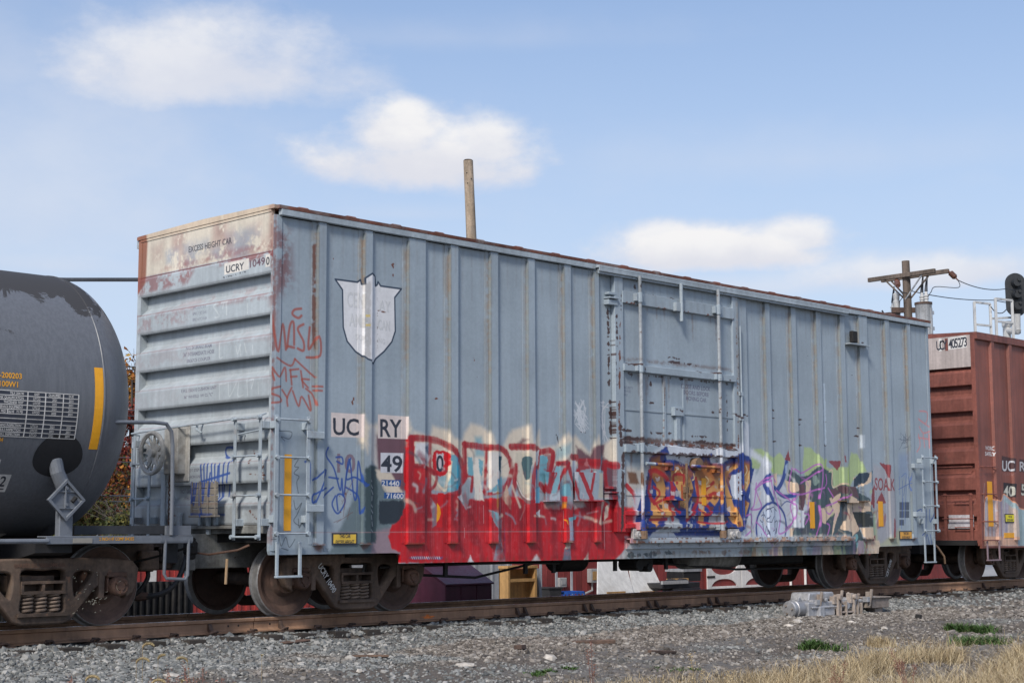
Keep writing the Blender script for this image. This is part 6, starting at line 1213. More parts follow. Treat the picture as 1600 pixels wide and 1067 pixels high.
for px in (1233, 1256, 1170): x = onY(px, 905, YB)[0]; part('white_pipe', MB().cyl((x,YB-.05,G0), (x,YB-.05,2.4), .035, n=8), M_wtrim, bd) if px != 1170 else None
for (a_, c_, y0, y1, lab) in ((873,884,917,902,'meter'),(922,933,910,888,'box')):
    X0, z0 = onY(a_, y0, YB-.1); X1_, z1 = onY(c_, y1, YB-.1); eb = part('electrical_box', MB().box(X0, X1_, YB-.14, YB, z0, z1), M_ebox, bd, bevel=.01)
    part('box_cover', MB().box(X0+.05, X1_-.05, YB-.155, YB-.14, z0+.06, z1-.06), M_ply if lab == 'box' else M_ebox, eb); part('conduit', MB().tube([((X0+X1_)/2,YB-.05,z0),((X0+X1_)/2,YB-.05,z0-.18),((X0+X1_)/2-.3,YB-.05,z0-.26),((X0+X1_)/2-.3,YB-.05,G0)], .025, 6), M_ebox, eb)
# crates, bin, leaning sheets
YK = 7.2
x0, z0 = onY(880, 931, YK); x1, z1 = onY(914, 923, YK); cr_ = thing('plastic_crate', 'blue plastic crate on the ground before the red wall', 'crate', ((x0+x1)/2, YK+.2, G0))
m = MB().box(x0, x1, YK, YK+.02, z1-.05, z1).box(x0, x1, YK+.38, YK+.4, z1-.05, z1).box(x0, x0+.02, YK, YK+.4, z1-.05, z1).box(x1-.02, x1, YK, YK+.4, z1-.05, z1).box(x0, x1, YK, YK+.4, G0, G0+.03)
for k in range(7): x = x0+(x1-x0-.04)*k/6; m.box(x, x+.04, YK, YK+.015, G0+.03, z1-.05).box(x, x+.04, YK+.385, YK+.4, G0+.03, z1-.05)
for k in range(3): z = G0+.03+(z1-G0-.1)*k/3; m.box(x0, x1, YK+.002, YK+.013, z, z+.03).box(x0, x0+.015, YK, YK+.4, z, z+.04).box(x1-.015, x1, YK, YK+.4, z, z+.04)
part('lattice_body', m, M_blue, cr_)
x0, z0 = onY(858, 920, YK); x1, _ = onY(878, 920, YK); bn = thing('black_bin', 'low black bin between the plywood box and the blue crate', 'bin', ((x0+x1)/2, YK+.2, G0)); part('tub', MB().prism([(x0+.04,G0),(x1-.04,G0),(x1,z0),(x0,z0)], YK, YK+.45, 'Y'), M_dkbox, bn, bevel=.01); part('rim', MB().box(x0-.02, x1+.02, YK-.02, YK+.47, z0, z0+.03), M_dkbox, bn)
YW = 6.6
def sheet(pa, pb, pc, pd, off, label):
    A, B, Cc, D_ = [onY(*p, YW+off) for p in (pa, pb, pc, pd)]; o = thing('leaning_sheet', label, 'panel', (A[0], YW, G0), 'white sheets leaning behind the train')
    part('sheet', MB().add([(A[0],YW+off,A[1]),(B[0],YW+off,B[1]),(Cc[0],YW+off+.5,Cc[1]),(D_[0],YW+off+.5,D_[1]),(A[0],YW+off+.03,A[1]),(B[0],YW+off+.03,B[1]),(Cc[0],YW+off+.53,Cc[1]),(D_[0],YW+off+.53,D_[1])], [(0,1,2,3),(4,7,6,5),(0,4,5,1),(1,5,6,2),(2,6,7,3),(3,7,4,0)]), M_panel, o)
    q = (A[0]+B[0])/2; part('batten', MB().box(q-.3, q+.3, YW+off-.02, YW+off+.0, A[1], A[1]+.04), M_ply, o)
sheet((934,928), (990,927), (1003,872), (962,872), 0, 'tilted white sheet leaning nearest the electrical box'); sheet((990,927), (1037,922), (1040,872), (1008,872), .15, 'upright white sheet leaning right of the tilted one')
# flat trailer with junk
YF = 6.4; x0, z1 = onY(1037, 911, YF); x1, z0 = onY(1094, 923, YF)
fb = thing('flat_trailer', 'black flat trailer bed with a grey box edge beside the white sheets', 'trailer', ((x0+x1)/2, YF+.6, G0)); part('bed', MB().box(x0, x1, YF, YF+1.4, z1-.12, z1).box(x0+.3, x1, YF-.02, YF, z1-.3, z1-.12), M_dkbox, fb, bevel=.01); part('rail', MB().box(x0-.1, x0+.8, YF-.06, YF, z1-.02, z1+.05), M_ebox, fb)
for q in (x0+.5, x1-.4): part('wheel', MB().lathe([(0,.05),(0,.2),(.03,.25),(.15,.25),(.18,.2),(.18,.05)], (q, YF+.1, G0+.25), 'Y', 18), M_hose, fb, smooth=True)
x0b, zb1 = onY(1062, 893, YF+.5); x1b, _ = onY(1090, 893, YF+.5); tb_ = thing('tool_box', 'dark grey metal box resting on the black flat trailer', 'box', ((x0b+x1b)/2, YF+.6, z1)); part('case', MB().box(x0b, x1b, YF+.4, YF+.9, z1, zb1), M_dkbox, tb_, bevel=.02); part('lid', MB().box(x0b-.01, x1b+.01, YF+.38, YF+.92, zb1, zb1+.06), M_gwall, tb_)
x0b, _ = onY(1043, 905, YF+.3); tag(put('timber_offcut', MB().box(x0b, x0b+.7, YF+.25, YF+.34, z1+.003, z1+.08).mesh('timber_offcut'), M_ply, bevel=.005), 'short pale timber lying at the left end of the black flat trailer', 'timber')
# left gap under the couplers: black corrugated panel and red box behind it
YC_ = 4.6; x0, zt = onY(180, 910, YC_); x1, _ = onY(303, 905, YC_)
cf = thing('corrugated_panel', 'low black corrugated metal fence panel seen between the tank car and boxcar wheels', 'fence panel', ((x0+x1)/2, YC_, G0))
part('sheet', MB().box(x0-2, x1, YC_+.01, YC_+.03, G0, zt), M_dkbox, cf)
for k in range(int((x1-x0+2)/.11)): x = x0-2+k*.11; part('rib', MB().prism([(x,YC_+.01),(x+.02,YC_-.025),(x+.05,YC_-.025),(x+.07,YC_+.01)], G0, zt, 'Z'), M_dkbox, cf)
YR = 6.4; x0, zt = onY(150, 886, YR); x1, _ = onY(520, 886, YR)
rb = thing('red_container', 'red steel container with white corner posts behind the black corrugated panel', 'container', ((x0+x1)/2, YR+1, G0)); part('shell', MB().box(x0, x1, YR, YR+2.2, G0, zt), paint('bright_red_steel', (.36, .05, .045), .5, var=.12, streak=.15), rb)
for k in range(int((x1-x0)/.18)): x = x0+k*.18; part('wall_rib', MB().box(x, x+.07, YR-.02, YR, G0+.05, zt-.05), rb.children[0].data.materials[0], rb)
for px in (200, 292, 236): x = onY(px, 895, YR)[0]; part('white_post', MB().box(x-.07, x+.07, YR-.05, YR-.02, G0, zt+.1), M_wtrim, rb)
# small white shed in the gap
P_ = atD(196, 790, 40); sh_ = thing('white_shed', 'small white gabled shed among autumn trees between tank car and boxcar', 'shed', (float(P_[0]), float(P_[1]), G0)); x, y = float(P_[0]), float(P_[1])
part('wall', MB().box(x-.2, x+3, y-.2, y+3, G0, 1.5), M_wtrim, sh_); part('roof', MB().prism([(y-.5,1.45),(y+1.4,2.25),(y+3.3,1.45),(y+3.3,1.4),(y+1.4,2.15),(y-.5,1.38)], x-.4, x+3.2, 'X'), M_gwall, sh_)
# ------------------------------------------------------------------ poles, wires, signal
M_pole = paint('weathered_grey_brown_pole', (.40, .31, .225), .85, var=.25, streak=.35, spots=.12, spot_col=(.07, .05, .04), dust=.3, dust_col=(.26, .25, .24), bump=.5, bscale=25)
M_pole2 = paint('dark_weathered_pole', (.13, .10, .08), .85, var=.3, streak=.3, spots=.2, spot_col=(.04, .03, .03), bump=.5)
M_galv = paint('galvanised_steel', (.42, .43, .44), .5, .3, var=.2, streak=.25, spots=.25, spot_col=(.2, .12, .07))
M_porc = paint('brown_glaze', (.13, .055, .035), .35, var=.2, bump=0)
M_cable = paint('black_cable', (.035, .04, .05), .6, var=.2, bump=0)
M_wframe = paint('pale_grey_paint', (.50, .50, .49), .55, var=.12, streak=.15, spots=.2)
M_sigb = paint('black_signal_paint', (.022, .024, .027), .55, var=.3, dust=.2, dust_col=(.08, .08, .08))
V3 = lambda p: tuple(float(a) for a in p)
top = atD(731.5, 251, 41); base = atD(758.5, 900, 41); k = (base[2]-G0)/(top[2]-base[2]); base = base-(top-base)*k
bp_ = thing('bare_pole', 'bare weathered wooden pole leaning slightly, rising behind the roof of the grey boxcar', 'pole', V3(base))
part('shaft', MB().tube([V3(base+(top-base)*q) for q in np.linspace(0, 1, 14)], list(np.linspace(.185, .125, 14)+rng.uniform(-.003, .003, 14)), 18), M_pole, bp_, smooth=True)
tp = V3(top); part('pole_top', MB().cyl(tp, (tp[0], tp[1], tp[2]+.02), .122, .10, n=18), M_pole2, bp_)
for dz, dx in ((.35,-.05),(.62,-.04),(.5,.06)): q = top+(base-top)*(dz/np.linalg.norm(base-top)); n_ = np.array([EYE[0]-q[0], EYE[1]-q[1], 0]); n_ /= np.linalg.norm(n_); c_ = q+RT*dx+n_*.11; part('bolt_hole', MB().cyl(V3(c_), V3(c_+n_*.02), .016, n=8), M_black, bp_)
def wire(name, P, r, label, cat, grp=None, sag=0., mat=None):
    P = [np.array(p, float) for p in P]; pts = []
    for a_, b_ in zip(P[:-1], P[1:]):
        for q in np.linspace(0, 1, 12, endpoint=False): s_ = a_+(b_-a_)*q; s_[2] -= 4*sag*q*(1-q); pts.append(V3(s_))
    pts.append(V3(P[-1])); o = put(name, MB().tube(pts, r, 6).mesh(name, True), mat or M_cable); return tag(o, label, cat, grp)
qz = lambda z: V3(base+(top-base)*((z-base[2])/(top[2]-base[2])))
cz = atD(215, 437, 41)[2]
wire('overhead_cable', [atD(-420, 425, 44), atD(104, 437, 41.5), atD(216, 437, 41), qz(cz-.05)], .052, 'thick black overhead cable crossing the gap between tank car and boxcar near the roof', 'cable')
for kk, (yy, r_) in enumerate(((573, .012), (578, .012), (641, .014), (650, .012), (715, .011), (722, .011), (775, .016), (784, .016))):
    p2 = atD(214, yy, 37); wire('overhead_wire', [atD(-300, yy-10, 39), atD(100, yy-2, 37.5), p2, qz(max(1.5, p2[2]))], r_, ('topmost thin wire over the orange tree', 'second thin wire from the top over the orange tree', 'thin wire just above the red maple, upper of two', 'thin wire just above the red maple, lower of two', 'fifth thin wire from the top before the red maple', 'sixth thin wire from the top before the red maple', 'thicker wire by the white shed roof, upper of two', 'lowest wire across the trees beside the white shed')[kk], 'wire', 'overhead wires across the trees')
# pole with cross-arms and transformers
D0 = 55.
pb_ = atD(1416, 600, D0); pt = atD(1415.5, 408, D0); sx_, sy_ = float(pt[0]), float(pt[1])
up = thing('utility_pole', 'dark wooden utility pole with double cross-arm and grey transformers behind the boxcar', 'utility pole', (sx_, sy_, G0))
part('shaft', MB().tube([(sx_+.03*math.sin(z), sy_, z) for z in np.linspace(G0, pt[2], 16)], list(np.linspace(.19, .135, 16)), 16), M_pole2, up, smooth=True)
La = atD(1362, 438.5, D0+1.0); Ra = atD(1466, 424.5, D0-1.0); za = (La[2]+Ra[2])/2; La[2] = Ra[2] = za; av = (Ra-La)/np.linalg.norm(Ra-La); nv = np.array([av[1], -av[0], 0])
if nv@(EYE-La) < 0: nv = -nv
def beam(A, B, w_, h_): 
    d = (B-A)/np.linalg.norm(B-A); s_ = np.cross(d, [0, 0, 1]) if abs(d[2]) < .98 else np.cross(d, [RT[1], -RT[0], 0]); s_ /= np.linalg.norm(s_); u_ = np.cross(s_, d); return MB().add([A+s_*a_*w_+u_*c_*h_ for a_, c_ in ((-1,-1),(1,-1),(1,1),(-1,1))]+[B+s_*a_*w_+u_*c_*h_ for a_, c_ in ((-1,-1),(1,-1),(1,1),(-1,1))], [(0,1,2,3),(4,7,6,5),(0,4,5,1),(1,5,6,2),(2,6,7,3),(3,7,4,0)])
part('cross_arm', beam(La+nv*.2, Ra+nv*.2, .055, .075), M_pole2, up, bevel=.008); part('cross_arm', beam(La-nv*.2+av*.28, Ra-nv*.2+av*.28, .055, .075), M_pole2, up, bevel=.008)
mid = np.array([sx_, sy_, za])
for s_ in (-1, 1):
    for sd_ in (-.2, .2): part('arm_brace', beam(mid+av*s_*.75+nv*sd_-np.array([0,0,.08]), mid+nv*sd_*.6+np.array([0,0,-.85]), .015, .025), M_galv if s_ > 0 and sd_ > 0 else M_pole2, up)
def insulator(A, B):
    d = B-A; m = MB().tube([V3(A), V3(B)], .025, 6)
    for q in (.3, .42, .54, .66): c_ = A+d*q; m.cyl(V3(c_-d*.045), V3(c_+d*.045), .105, .07, n=10)
    return m
eR = Ra+av*.28-nv*.2; iR = atD(1497, 438, D0-1.5); eL = La+av*.9-nv*.2; iL = atD(1404, 452, D0-1.2)
part('insulator', insulator(eR, iR), M_porc, up, smooth=True); part('insulator', insulator(eL, iL), M_porc, up, smooth=True)
wire('power_line', [iR, atD(1573, 451, D0+4), atD(1720, 470, D0+13), atD(2600, 560, D0+50)], .016, 'thin power line running right from the cross-arm end to beside the signal head', 'wire', sag=.15)
wire('power_line', [iL, atD(1425, 455, D0+.3), atD(1552, 469, D0+5), atD(1720, 488, D0+13), atD(2600, 574, D0+50)], .016, 'lower power line running right from the left insulator past the pole', 'wire', sag=.1)
def transformer(px, py, D, bushing, nm='transformer'):
    c_ = atD(px, py, D); x, y, z = V3(c_); 
    tr_ = part(nm, MB().lathe([(-.75,.02),(-.75,.27),(.42,.285),(.45,.30),(.50,.30),(.52,.26),(.54,.02)], (x, y, z), 'Z', 22).box(x-.04, x+.04, y-.32, y-.26, z-.6, z+.3), M_galv, up, smooth=True)
    part('lid', MB().cyl((x,y,z+.44), (x,y,z+.52), .305, n=22), M_clip, tr_)
    for (dx, dy) in bushing: part('bushing', MB().lathe([(0,.07),(.1,.07),(.12,.10),(.16,.07),(.22,.10),(.26,.06),(.34,.05),(.42,.02)], (x+dx, y+dy, z+.52), 'Z', 12), M_wframe, tr_, smooth=True); part('bushing_cap', MB().tube([(x+dx,y+dy,z+.9),(x+dx+.02,y+dy,z+1.05),(x+dx+.12,y+dy,z+1.5)], [.06,.05,.025], 8), M_cable, tr_, smooth=True)
    rv = np.array([RT[0], RT[1], 0]); q = c_+rv*.28
    for dz in (-.45, .1): part('bracket', MB().box(float(q[0])-.06, float(q[0])+.06, float(q[1])-.06, float(q[1])+.06, z+dz, z+dz+.12), M_galv, tr_)
    return tr_
transformer(1443.5, 496, D0-.6, ((.0,-.12),(.1,.1))); transformer(1394, 512, D0+.7, ((.1,.0),))
ab = atD(1401, 480, D0-.1); part('arrester', MB().lathe([(0,.05),(.06,.11),(.30,.13),(.34,.10),(.55,.12),(.62,.05)], (float(ab[0]), float(ab[1]), float(ab[2])-.1), 'Z', 12), M_wframe, up, smooth=True)
cb_ = mid+np.array([0, 0, -2.05-(za-atD(1416,486,D0)[2])+2.05]); part('mounting_arm', beam(cb_-RT*.55, cb_+RT*.45, .06, .09), M_clip, up)
j = atD(1442, 470, D0-.6); part('jumper_lead', MB().tube([V3(p) for p in catmull([iR, iR+np.array([0,0,-.25]), atD(1462, 448, D0-1), atD(1455, 456, D0-.8), atD(1450, 463, D0-.6)], 5)], .014, 5), M_cable, up); part('jumper_lead', MB().tube([V3(p) for p in catmull([iL, atD(1411, 462, D0-.4), atD(1403, 474, D0-.1)], 5)], .014, 5), M_cable, up); part('secondary_lead', MB().tube([V3(p) for p in catmull([atD(1378, 485, D0), atD(1383, 491, D0), atD(1396, 489, D0), atD(1408, 488, D0)], 5)], .03, 5), M_cable, up)
# signal with platform cage
DS = 60.; sc = atD(1587.5, 460.5, DS); mast = atD(1575, 560, DS+.3); sx_, sy_ = float(mast[0]), float(mast[1])
sg = thing('railway_signal', 'black oval railway signal head on a pale mast with guard frames above the red boxcar', 'railway signal', (sx_, sy_, G0))
rt = np.array([RT[0], RT[1], 0.]); fwv = np.array([-rt[1], rt[0], 0.]); 
if fwv@FW < 0: fwv = -fwv
def oval(w_, h_, n=28): return [(w_*math.cos(t_), (h_-w_)*(1 if math.sin(t_) > 0 else -1)+w_*math.sin(t_)) for t_ in np.linspace(0, 2*math.pi, n, endpoint=False)]
def oriented(prof, c0, f0, f1):
    vs = [c0+rt*a_+np.array([0,0,b_])+fwv*f for f in (f0, f1) for a_, b_ in prof]; n = len(prof); return MB().add(vs, [tuple(range(n)), tuple(range(2*n-1, n-1, -1))]+[(i, (i+1) % n, (i+1) % n+n, i+n) for i in range(n)])
bk = part('backboard', oriented(oval(.40, .84), sc, 0, .05), M_sigb, sg, bevel=.01)
for dz in (.45, 0, -.45):
    c_ = sc+np.array([0,0,dz]); m = MB(); m.cyl(V3(c_), V3(c_-fwv*.26), .19, .15, n=18); part('lamp_case', m, M_sigb, bk, smooth=True)
    part('case_cap', MB().cyl(V3(c_-fwv*.24+np.array([0,0,.1])+rt*.05), V3(c_-fwv*.34+np.array([0,0,.1])+rt*.05), .06, n=10), M_sigb, bk); part('hood', MB().lathe([(0,.16),(.3,.17),(.3,.155),(0,.145)], (0,0,0), 'Y', 16, True), M_sigb, bk).matrix_local = Matrix.Translation(Vector(V3(c_+fwv*.05))-Vector((sx_, sy_, G0))) @ Matrix.Rotation(math.atan2(fwv[1], fwv[0])-math.pi/2, 4, 'Z')
el_ = [V3(sc+np.array([0,0,-.75])-fwv*.05), V3(sc+np.array([0,0,-1.3])-fwv*.0), V3(sc+np.array([0,0,-1.42])), V3(np.array([sx_, sy_, sc[2]-1.30]))]
part('elbow_pipe', MB().tube(catmull(el_, 4), .12, 12), M_wframe, sg, smooth=True)
part('mast', MB().cyl((sx_,sy_,G0), (sx_,sy_,sc[2]-.95), .15, n=16).cyl((sx_,sy_,sc[2]-1.15), (sx_,sy_,sc[2]-.95), .18, n=16), M_wframe, sg, smooth=True)
dz0 = sc[2]-2.4
for (xa, xb, yt, dd) in ((1522,1547,472,-.8),(1555,1581,466.5,-1.6)):
    A, B = atD(xa, yt, DS+dd), atD(xb, yt+5, DS+dd+.5); A2 = A.copy(); B2 = B.copy(); A2[2] = B2[2] = dz0; B[2] = A[2]
    m = beam(A, A2, .045, .045)
    for p_, q_ in ((B, B2), (A, B), (A+(A2-A)*.42, B+(B2-B)*.42)): e_ = beam(p_, q_, .045, .035); m.add(e_.v, e_.f)
    part('guard_frame', m, M_wframe, sg)
pc_ = atD(1552, 560, DS); part('platform', MB().box(float(pc_[0])-1.1, float(pc_[0])+1.3, float(pc_[1])-1.1, float(pc_[1])+1.3, dz0-.08, dz0), M_wframe, sg)
part('side_rail', beam(atD(1548, 498, DS-.3), atD(1583, 496, DS+.3), .03, .04), M_wframe, sg)
part('guard_chain', MB().tube([V3(p) for p in catmull([atD(1548, 479, DS-.5), atD(1556, 488, DS-.6), atD(1566, 489, DS-.6), atD(1573, 483, DS-.5)], 5)], .02, 5), M_cable, sg)

# ------------------------------------------------------------------ trees
def leaf_mat(name, cols):
    m, t, b = new_mat(name); g_ = t.n.new('ShaderNodeNewGeometry'); cr = t.n.new('ShaderNodeValToRGB'); t.l.new(g_.outputs['Random Per Island'], cr.inputs[0]); e = cr.color_ramp.elements; e[0].color = (*cols[0], 1); e[1].color = (*cols[-1], 1)
    for k, c_ in enumerate(cols[1:-1]): q = e.new((k+1)/(len(cols)-1)); q.color = (*c_, 1)
    t.put(b.inputs['Base Color'], cr.outputs[0]); b.inputs['Roughness'].default_value = .7; b.inputs['Specular IOR Level'].default_value = .2; b.inputs['Transmission Weight'].default_value = 0; return m
def leaves(name, centres, spread, n, size, mat):
    c_ = centres[rng.integers(0, len(centres), n)]+rng.normal(size=(n, 3))*spread*np.array([1, 1, .75]); R_ = rotmats(n); s_ = size*rng.uniform(.6, 1.3, n)
    q = np.array([(-.5,-.3,0),(.1,-.42,.08),(.6,0,0),(.1,.42,.08)]); V = np.einsum('nij,kj->nki', R_, q)*s_[:, None, None]+c_[:, None]; return bulk(name, V, np.array([(0,1,2,3)]), mat)
M_bark = paint('grey_brown_bark', (.075, .06, .05), .9, var=.3, bump=.5)
def tree(px, D, ytop, ybot, width, cols, n, label, name, leaf=.13, cat='tree', bare=.2):
    p = atD(px, 827, D); x, y = float(p[0]), float(p[1]); ht = float(atD(px, ytop, D)[2]); zb = float(atD(px, ybot, D)[2])
    T = thing(name, label, cat, (x, y, G0), 'autumn trees beyond the track' if cat == 'tree' else 'bushes beyond the track'); m = MB(); cen = []
    m.tube([(x+.1*math.sin(q*2), y, G0+(ht-G0)*q) for q in np.linspace(0, .97, 9)], list(np.linspace(.17, .02, 9)), 8)
    for k in range(26):
        q = rng.uniform(.25, .95); z = max(zb, G0+(ht-G0)*q*.8); a_ = rng.uniform(0, 6.28); l_ = width*(1.15-q*.7)*rng.uniform(.5, 1); e_ = np.array([x+l_*math.cos(a_), y+l_*math.sin(a_), min(ht, z+l_*.55+bare)]); s_ = np.array([x, y, z]); mm = (s_+e_)/2+np.array([0,0,-.08*l_])
        m.tube([V3(s_), V3(mm), V3(e_)], [.05*(1.2-q), .03*(1.2-q), .008], 5); cen += [e_*.9+s_*.1, mm*.5+e_*.5]
        for _ in range(3): f_ = e_+rng.normal(size=3)*.35*np.array([1,1,.6])+np.array([0,0,.3]); m.tube([V3(mm*.3+e_*.7), V3(f_)], [.012, .005], 4)
    cen = np.array(cen); cen = cen[cen[:, 2] > zb-.2]
    part('trunk', m, M_bark, T, smooth=True); lv_ = leaves('crown', cen, width*.22, n, leaf, leaf_mat(name+'_leaves', cols)); attach(lv_, T)
OR = [(.30,.10,.02),(.36,.17,.03),(.22,.07,.02),(.32,.20,.04)]; RD = [(.17,.028,.024),(.08,.018,.016),(.24,.05,.03),(.11,.035,.02)]; GN = [(.022,.032,.012),(.05,.06,.018),(.11,.095,.022),(.03,.038,.016)]; OL = [(.035,.04,.015),(.08,.07,.02),(.11,.045,.02),(.025,.03,.012)]
tree(203, 47, 500, 640, 1.5, OR, 1500, 'thin orange tree with bare twigs at its top, tallest of the autumn trees', 'orange_tree', .14, bare=.5)
tree(196, 43, 580, 745, 1.2, RD, 3200, 'dark red maple under the orange tree in the gap between cars', 'red_maple', .12)
tree(175, 41, 690, 830, 1.5, GN+RD+OR, 4200, 'yellow green tree below the red maple behind the tank end', 'green_tree', .11)
tree(212, 44, 640, 800, 1.0, OR+RD, 2600, 'orange and red tree close to the boxcar ladder', 'red_tree', .11)
tree(140, 39, 735, 835, 1.4, RD+OR+GN, 4200, 'mixed red and green bush low behind the tank car platform', 'mixed_bush', .10, 'bush')
tree(110, 37, 775, 840, 1.3, OL+GN, 4000, 'olive bush low behind the tank car saddle', 'olive_bush', .10, 'bush')
tree(205, 36, 800, 845, .8, GN, 2500, 'small dark green bush in front of the white shed', 'green_bush', .09, 'bush')
tree(90, 52, 600, 800, 2.2, OR+RD, 3500, 'broad orange and red tree mostly hidden by the tank', 'orange_tree', .15)

# ------------------------------------------------------------------ weeds and dry grass
M_straw = leaf_mat('dry_straw', [(.40,.29,.15),(.54,.43,.25),(.20,.13,.07),(.62,.52,.34),(.30,.22,.12),(.48,.38,.22)])
M_green = leaf_mat('green_weed', [(.035,.07,.018),(.055,.11,.026),(.09,.14,.045)])
def blades(name, x, y, h_, w_, mat, lean=.5, bend=1., base=None):
    n = len(x); a_ = rng.uniform(0, 6.283, n); l_ = h_*lean*rng.uniform(.15, 1.4, n); z = height(x, y) if base is None else base; dx, dy = np.cos(a_), np.sin(a_); sx_, sy_ = -dy*w_/2, dx*w_/2; V = np.zeros((n, 5, 3))
    for k, (q, ww) in enumerate(((0, 1), (0, -1), (.55, -.8), (.55, .8), (1, 0))):
        V[:, k, 0] = x+dx*l_*q**1.6*bend+sx_*ww; V[:, k, 1] = y+dy*l_*q**1.6*bend+sy_*ww; V[:, k, 2] = z-.01+h_*(q-.25*q*q*lean)
    return bulk(name, V, np.array([(0,1,2),(0,2,3),(3,2,4)]), mat)
# dry grass: dense to the lower right, thinning into the gravel
PX, PY = [], []
while len(PX) < 52000:
    px = rng.uniform(560, 1750, 4000); py = rng.uniform(985, 1120, 4000)
    edge = np.interp(px, [560, 860, 1000, 1150, 1300, 1400, 1600, 1750], [1100, 1066, 1056, 1050, 1036, 1014, 996, 990]); dn = np.clip((py-edge)/26, 0, 1)
    nz_ = vnoise(px, py*3, 55, 9); ok = rng.random(4000) < dn*np.clip((nz_-.42)*3., .04, 1)*np.clip((px-500)/700, .25, 1); PX += list(px[ok]); PY += list(py[ok])
PX, PY = np.array(PX[:52000]), np.array(PY[:52000])
d_ = FW[None]*FPX+RT[None]*(PX-800)[:, None]-UP[None]*(PY-533.5)[:, None]; tt = (-.56-EYE[2])/d_[:, 2]; GX, GY = EYE[0]+d_[:, 0]*tt, EYE[1]+d_[:, 1]*tt
gs = blades('dry_grass', GX, GY, np.clip(rng.lognormal(np.log(.16), .45, len(GX)), .05, .45)*np.clip((PX-700)/600, .45, 1.15), rng.uniform(.003, .006, len(GX)), M_straw, 1.3); tag(gs, kind='stuff')
# flattened straw wisps on the gravel
sx_l, sy_l = [], []
for (px, py, w_, n_) in ((680,1045,70,260),(1010,1000,60,260),(1170,985,70,300),(1260,1020,60,220),(900,1052,90,300),(790,1060,60,200),(1320,988,60,220),(1540,975,90,420),(1210,999,50,200),(960,1038,60,240),(1430,1000,90,380),(1110,1048,80,420)):
    qx = rng.normal(px, w_, n_); qy = rng.normal(py, 5, n_); dd_ = FW[None]*FPX+RT[None]*(qx-800)[:, None]-UP[None]*(qy-533.5)[:, None]; tq = (-.54-EYE[2])/dd_[:, 2]; sx_l.append(EYE[0]+dd_[:, 0]*tq); sy_l.append(EYE[1]+dd_[:, 1]*tq)
sxx, syy = np.concatenate(sx_l), np.concatenate(sy_l); tag(blades('straw_litter', sxx, syy, rng.uniform(.02, .06, len(sxx)), rng.uniform(.003, .006, len(sxx)), M_straw, 4.), kind='stuff')
def clump(px, py, rx, ry, n, h_, label, mat=M_green, name='weed_clump', cat='weed', w_=.017, lean=1.0):
    x, y, z = g_at(px, py, -.5); T = thing(name, label, cat, (x, y, z)); sc_ = rng.normal(0, 1, (6, 2)); ci = rng.integers(0, 6, n); o = blades('leaves', x+(sc_[ci, 0]*.8+rng.normal(0, .45, n))*rx, y+(sc_[ci, 1]*.8+rng.normal(0, .45, n))*ry, rng.uniform(.4, 1, n)*h_, w_*rng.uniform(.6, 1.3, n), mat, lean); attach(o, T); return T
clump(1278, 1014, .17, .14, 520, .19, 'green grass tuft on gravel in front of the silver switch machine')
clump(1518, 988, .22, .2, 620, .22, 'larger green weed patch at the right among dry grass'); clump(1535, 1006, .24, .2, 560, .20, 'green weeds just below the larger patch at the right')
clump(1487, 986, .07, .07, 180, .22, 'small upright green weed left of the larger green patch'); clump(842, 1052, .15, .1, 200, .08, 'low dark green weed at the bottom middle of the gravel'); clump(893, 1044, .08, .06, 110, .06, 'tiny green weed right of the low dark green weed'); clump(1060, 1046, .16, .1, 160, .06, 'faint green patch within the straw at lower middle'); clump(1368, 1010, .16, .14, 520, .24, 'upright pale straw tuft right of the green grass tuft', M_straw, 'straw_tuft', 'dry grass', .006, .7)
M_stem = paint('tan_plant_stem', (.30, .22, .11), .8, var=.2, bump=0); M_head = leaf_mat('foxtail_bristles', [(.55,.44,.23),(.66,.56,.34),(.44,.34,.16)])
def foxtail(px, py, D, droop, sgn, length, label):
    top = atD(px, py, D); gx, gy = top[0]-.05*sgn, top[1]; z0 = float(height(gx, gy)); T = thing('foxtail_grass', label, 'foxtail', (float(gx), float(gy), z0), 'foxtail stalks in the left foreground'); rtv = RT*sgn
    arcp = [top+rtv*(length*.5*(1-math.cos(t_*math.pi*droop)))+np.array([0,0,1])*length*.38*math.sin(t_*math.pi*droop) for t_ in np.linspace(0, 1, 12)]
    part('stem', MB().tube([(float(gx), float(gy), z0-.02), V3((np.array([gx, gy, z0])*.4+top*.6)+RT*.02), V3(top), V3(arcp[2])], [.0022,.002,.0016,.0012], 5), M_stem, T, smooth=True)
    A = np.array(arcp); n = 520; k_ = rng.uniform(0, 11, n); i0 = np.minimum(k_.astype(int), 10); c_ = A[i0]+(A[i0+1]-A[i0])*(k_-i0)[:, None]; d0 = A[i0+1]-A[i0]; d0 /= np.linalg.norm(d0, axis=1)[:, None]; rdir = rng.normal(size=(n, 3)); rdir -= (rdir*d0).sum(1)[:, None]*d0; rdir /= np.linalg.norm(rdir, axis=1)[:, None]
    taper = np.sin(np.clip(k_/11, .06, .97)*math.pi)**.5; dirn = rdir*.8+d0*.6; le = .021*taper; sv = np.cross(dirn, d0); sv /= np.linalg.norm(sv, axis=1)[:, None]; w_ = .002
    V = np.stack([c_+sv*w_, c_-sv*w_, c_+dirn*le[:, None]], 1); o = bulk('seed_head', V, np.array([(0,1,2)]), M_head); attach(o, T); part('head_core', MB().tube([V3(p) for p in arcp], [.003]+[.0075]*10+[.002], 6), M_stem, T, smooth=True)
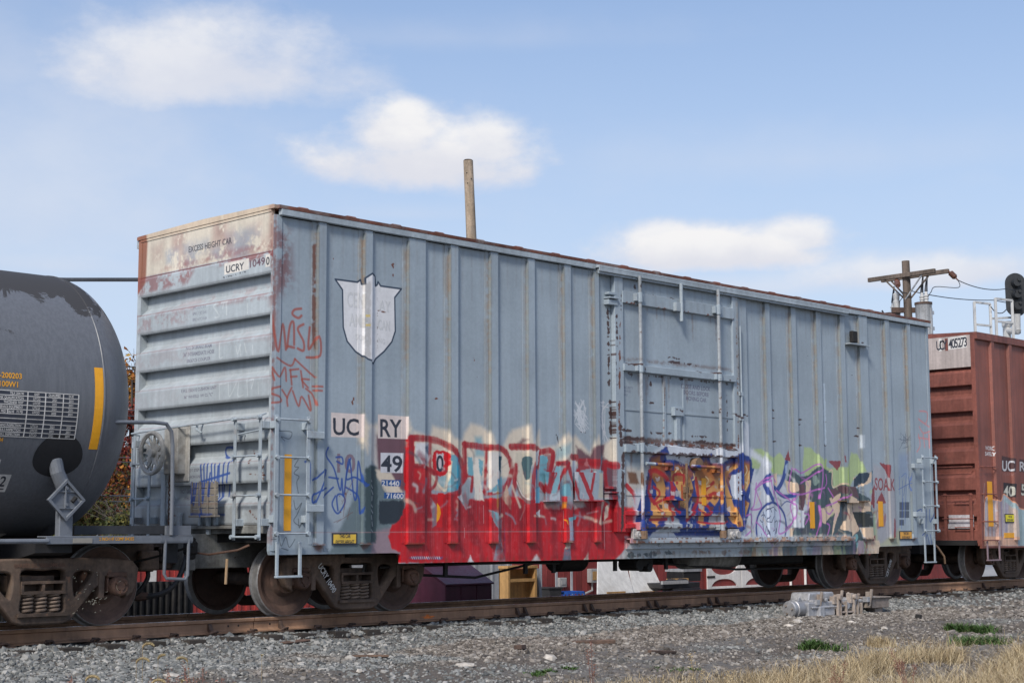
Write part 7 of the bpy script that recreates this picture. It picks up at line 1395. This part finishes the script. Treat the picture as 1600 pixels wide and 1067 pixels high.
for a_ in ((223,1012,11,.85,1,.085,'foxtail with arched head highest over the gravel'),(213,1036,10.5,.9,1,.09,'foxtail with arched head second from the left over the gravel'),(247,1030,10.8,.55,1,.085,'upright foxtail with narrow head beside the reddish weed'),(293,1034,11,.8,-1,.085,'foxtail bending left at the right of its group'),(134,1064,9.6,.9,1,.085,'foxtail furthest left of the foreground stalks'),(237,1070,9.4,.9,1,.085,'foxtail at the very bottom among reddish weeds'),(284,1066,9.8,.2,1,.05,'short straight foxtail among reddish weeds'),(362,1074,9.6,.5,1,.06,'foxtail at right end of the reddish weeds'),(409,1025,12,.1,1,.05,'small lone foxtail spike over brown gravel')): foxtail(*a_)
M_rdw = leaf_mat('reddish_dry_weed', [(.20,.085,.06),(.28,.13,.09),(.15,.07,.05),(.30,.17,.11)]); M_rds = paint('reddish_stem', (.20, .09, .07), .8, var=.2, bump=0)
def weed(px, py, D, h_, n, spread, label, mat=M_rds, lm=M_rdw):
    tp_ = atD(px, py, D); x, y = float(tp_[0]), float(tp_[1]); z0 = float(height(x, y)); h_ = float(tp_[2])-z0+.03; T = thing('dried_weed', label, 'weed', (x, y, z0)); m = MB(); P_ = []
    for k in range(int(n*1.6)):
        a_ = rng.uniform(0, 6.28); l_ = spread*1.6*rng.uniform(.2, 1); hh_ = h_*rng.uniform(.55, 1.); e_ = np.array([x+l_*math.cos(a_), y+l_*math.sin(a_), z0+hh_]); md = np.array([x+l_*.4*math.cos(a_), y+l_*.4*math.sin(a_), z0+hh_*.6]); m.tube([(x, y, z0-.02), V3(md), V3(e_)], [.004, .003, .0015], 4)
        for q in np.linspace(.35, 1, 10): P_.append(md+(e_-md)*q if q > .5 else np.array([x, y, z0])+(md-np.array([x, y, z0]))*q*1.6)
    part('stems', m, mat, T); o = leaves('leaves', np.array(P_), .014, len(P_)*12, .010, lm); attach(o, T)
weed(268, 1050, 10, .62, 9, .20, 'reddish brown dried weed among the foxtails'); weed(318, 1040, 10.4, .62, 10, .26, 'widest reddish weed with arching branches right of the foxtails'); weed(345, 1055, 10.2, .55, 7, .18, 'reddish weed at the right end of the weedy group'); weed(105, 1045, 10.2, .60, 3, .10, 'sparse rust coloured weed stalk at far left of the foreground')
weed(925, 985, 13.5, .62, 2, .04, 'single thin red stalk standing in the gravel near the middle'); weed(1090, 1020, 13.5, .5, 3, .10, 'thin straw coloured stalks rising from dry grass at lower middle', M_stem, M_straw); weed(1128, 1015, 12.5, .6, 2, .16, 'bent dry twig with few branches right of the straw stalks', M_stem, M_straw); weed(1420, 995, 14, .5, 4, .1, 'brown seed stalks standing at the edge of the dry grass'); weed(1310, 1030, 13, .45, 4, .12, 'low reddish stalks left of the brown seed stalks')
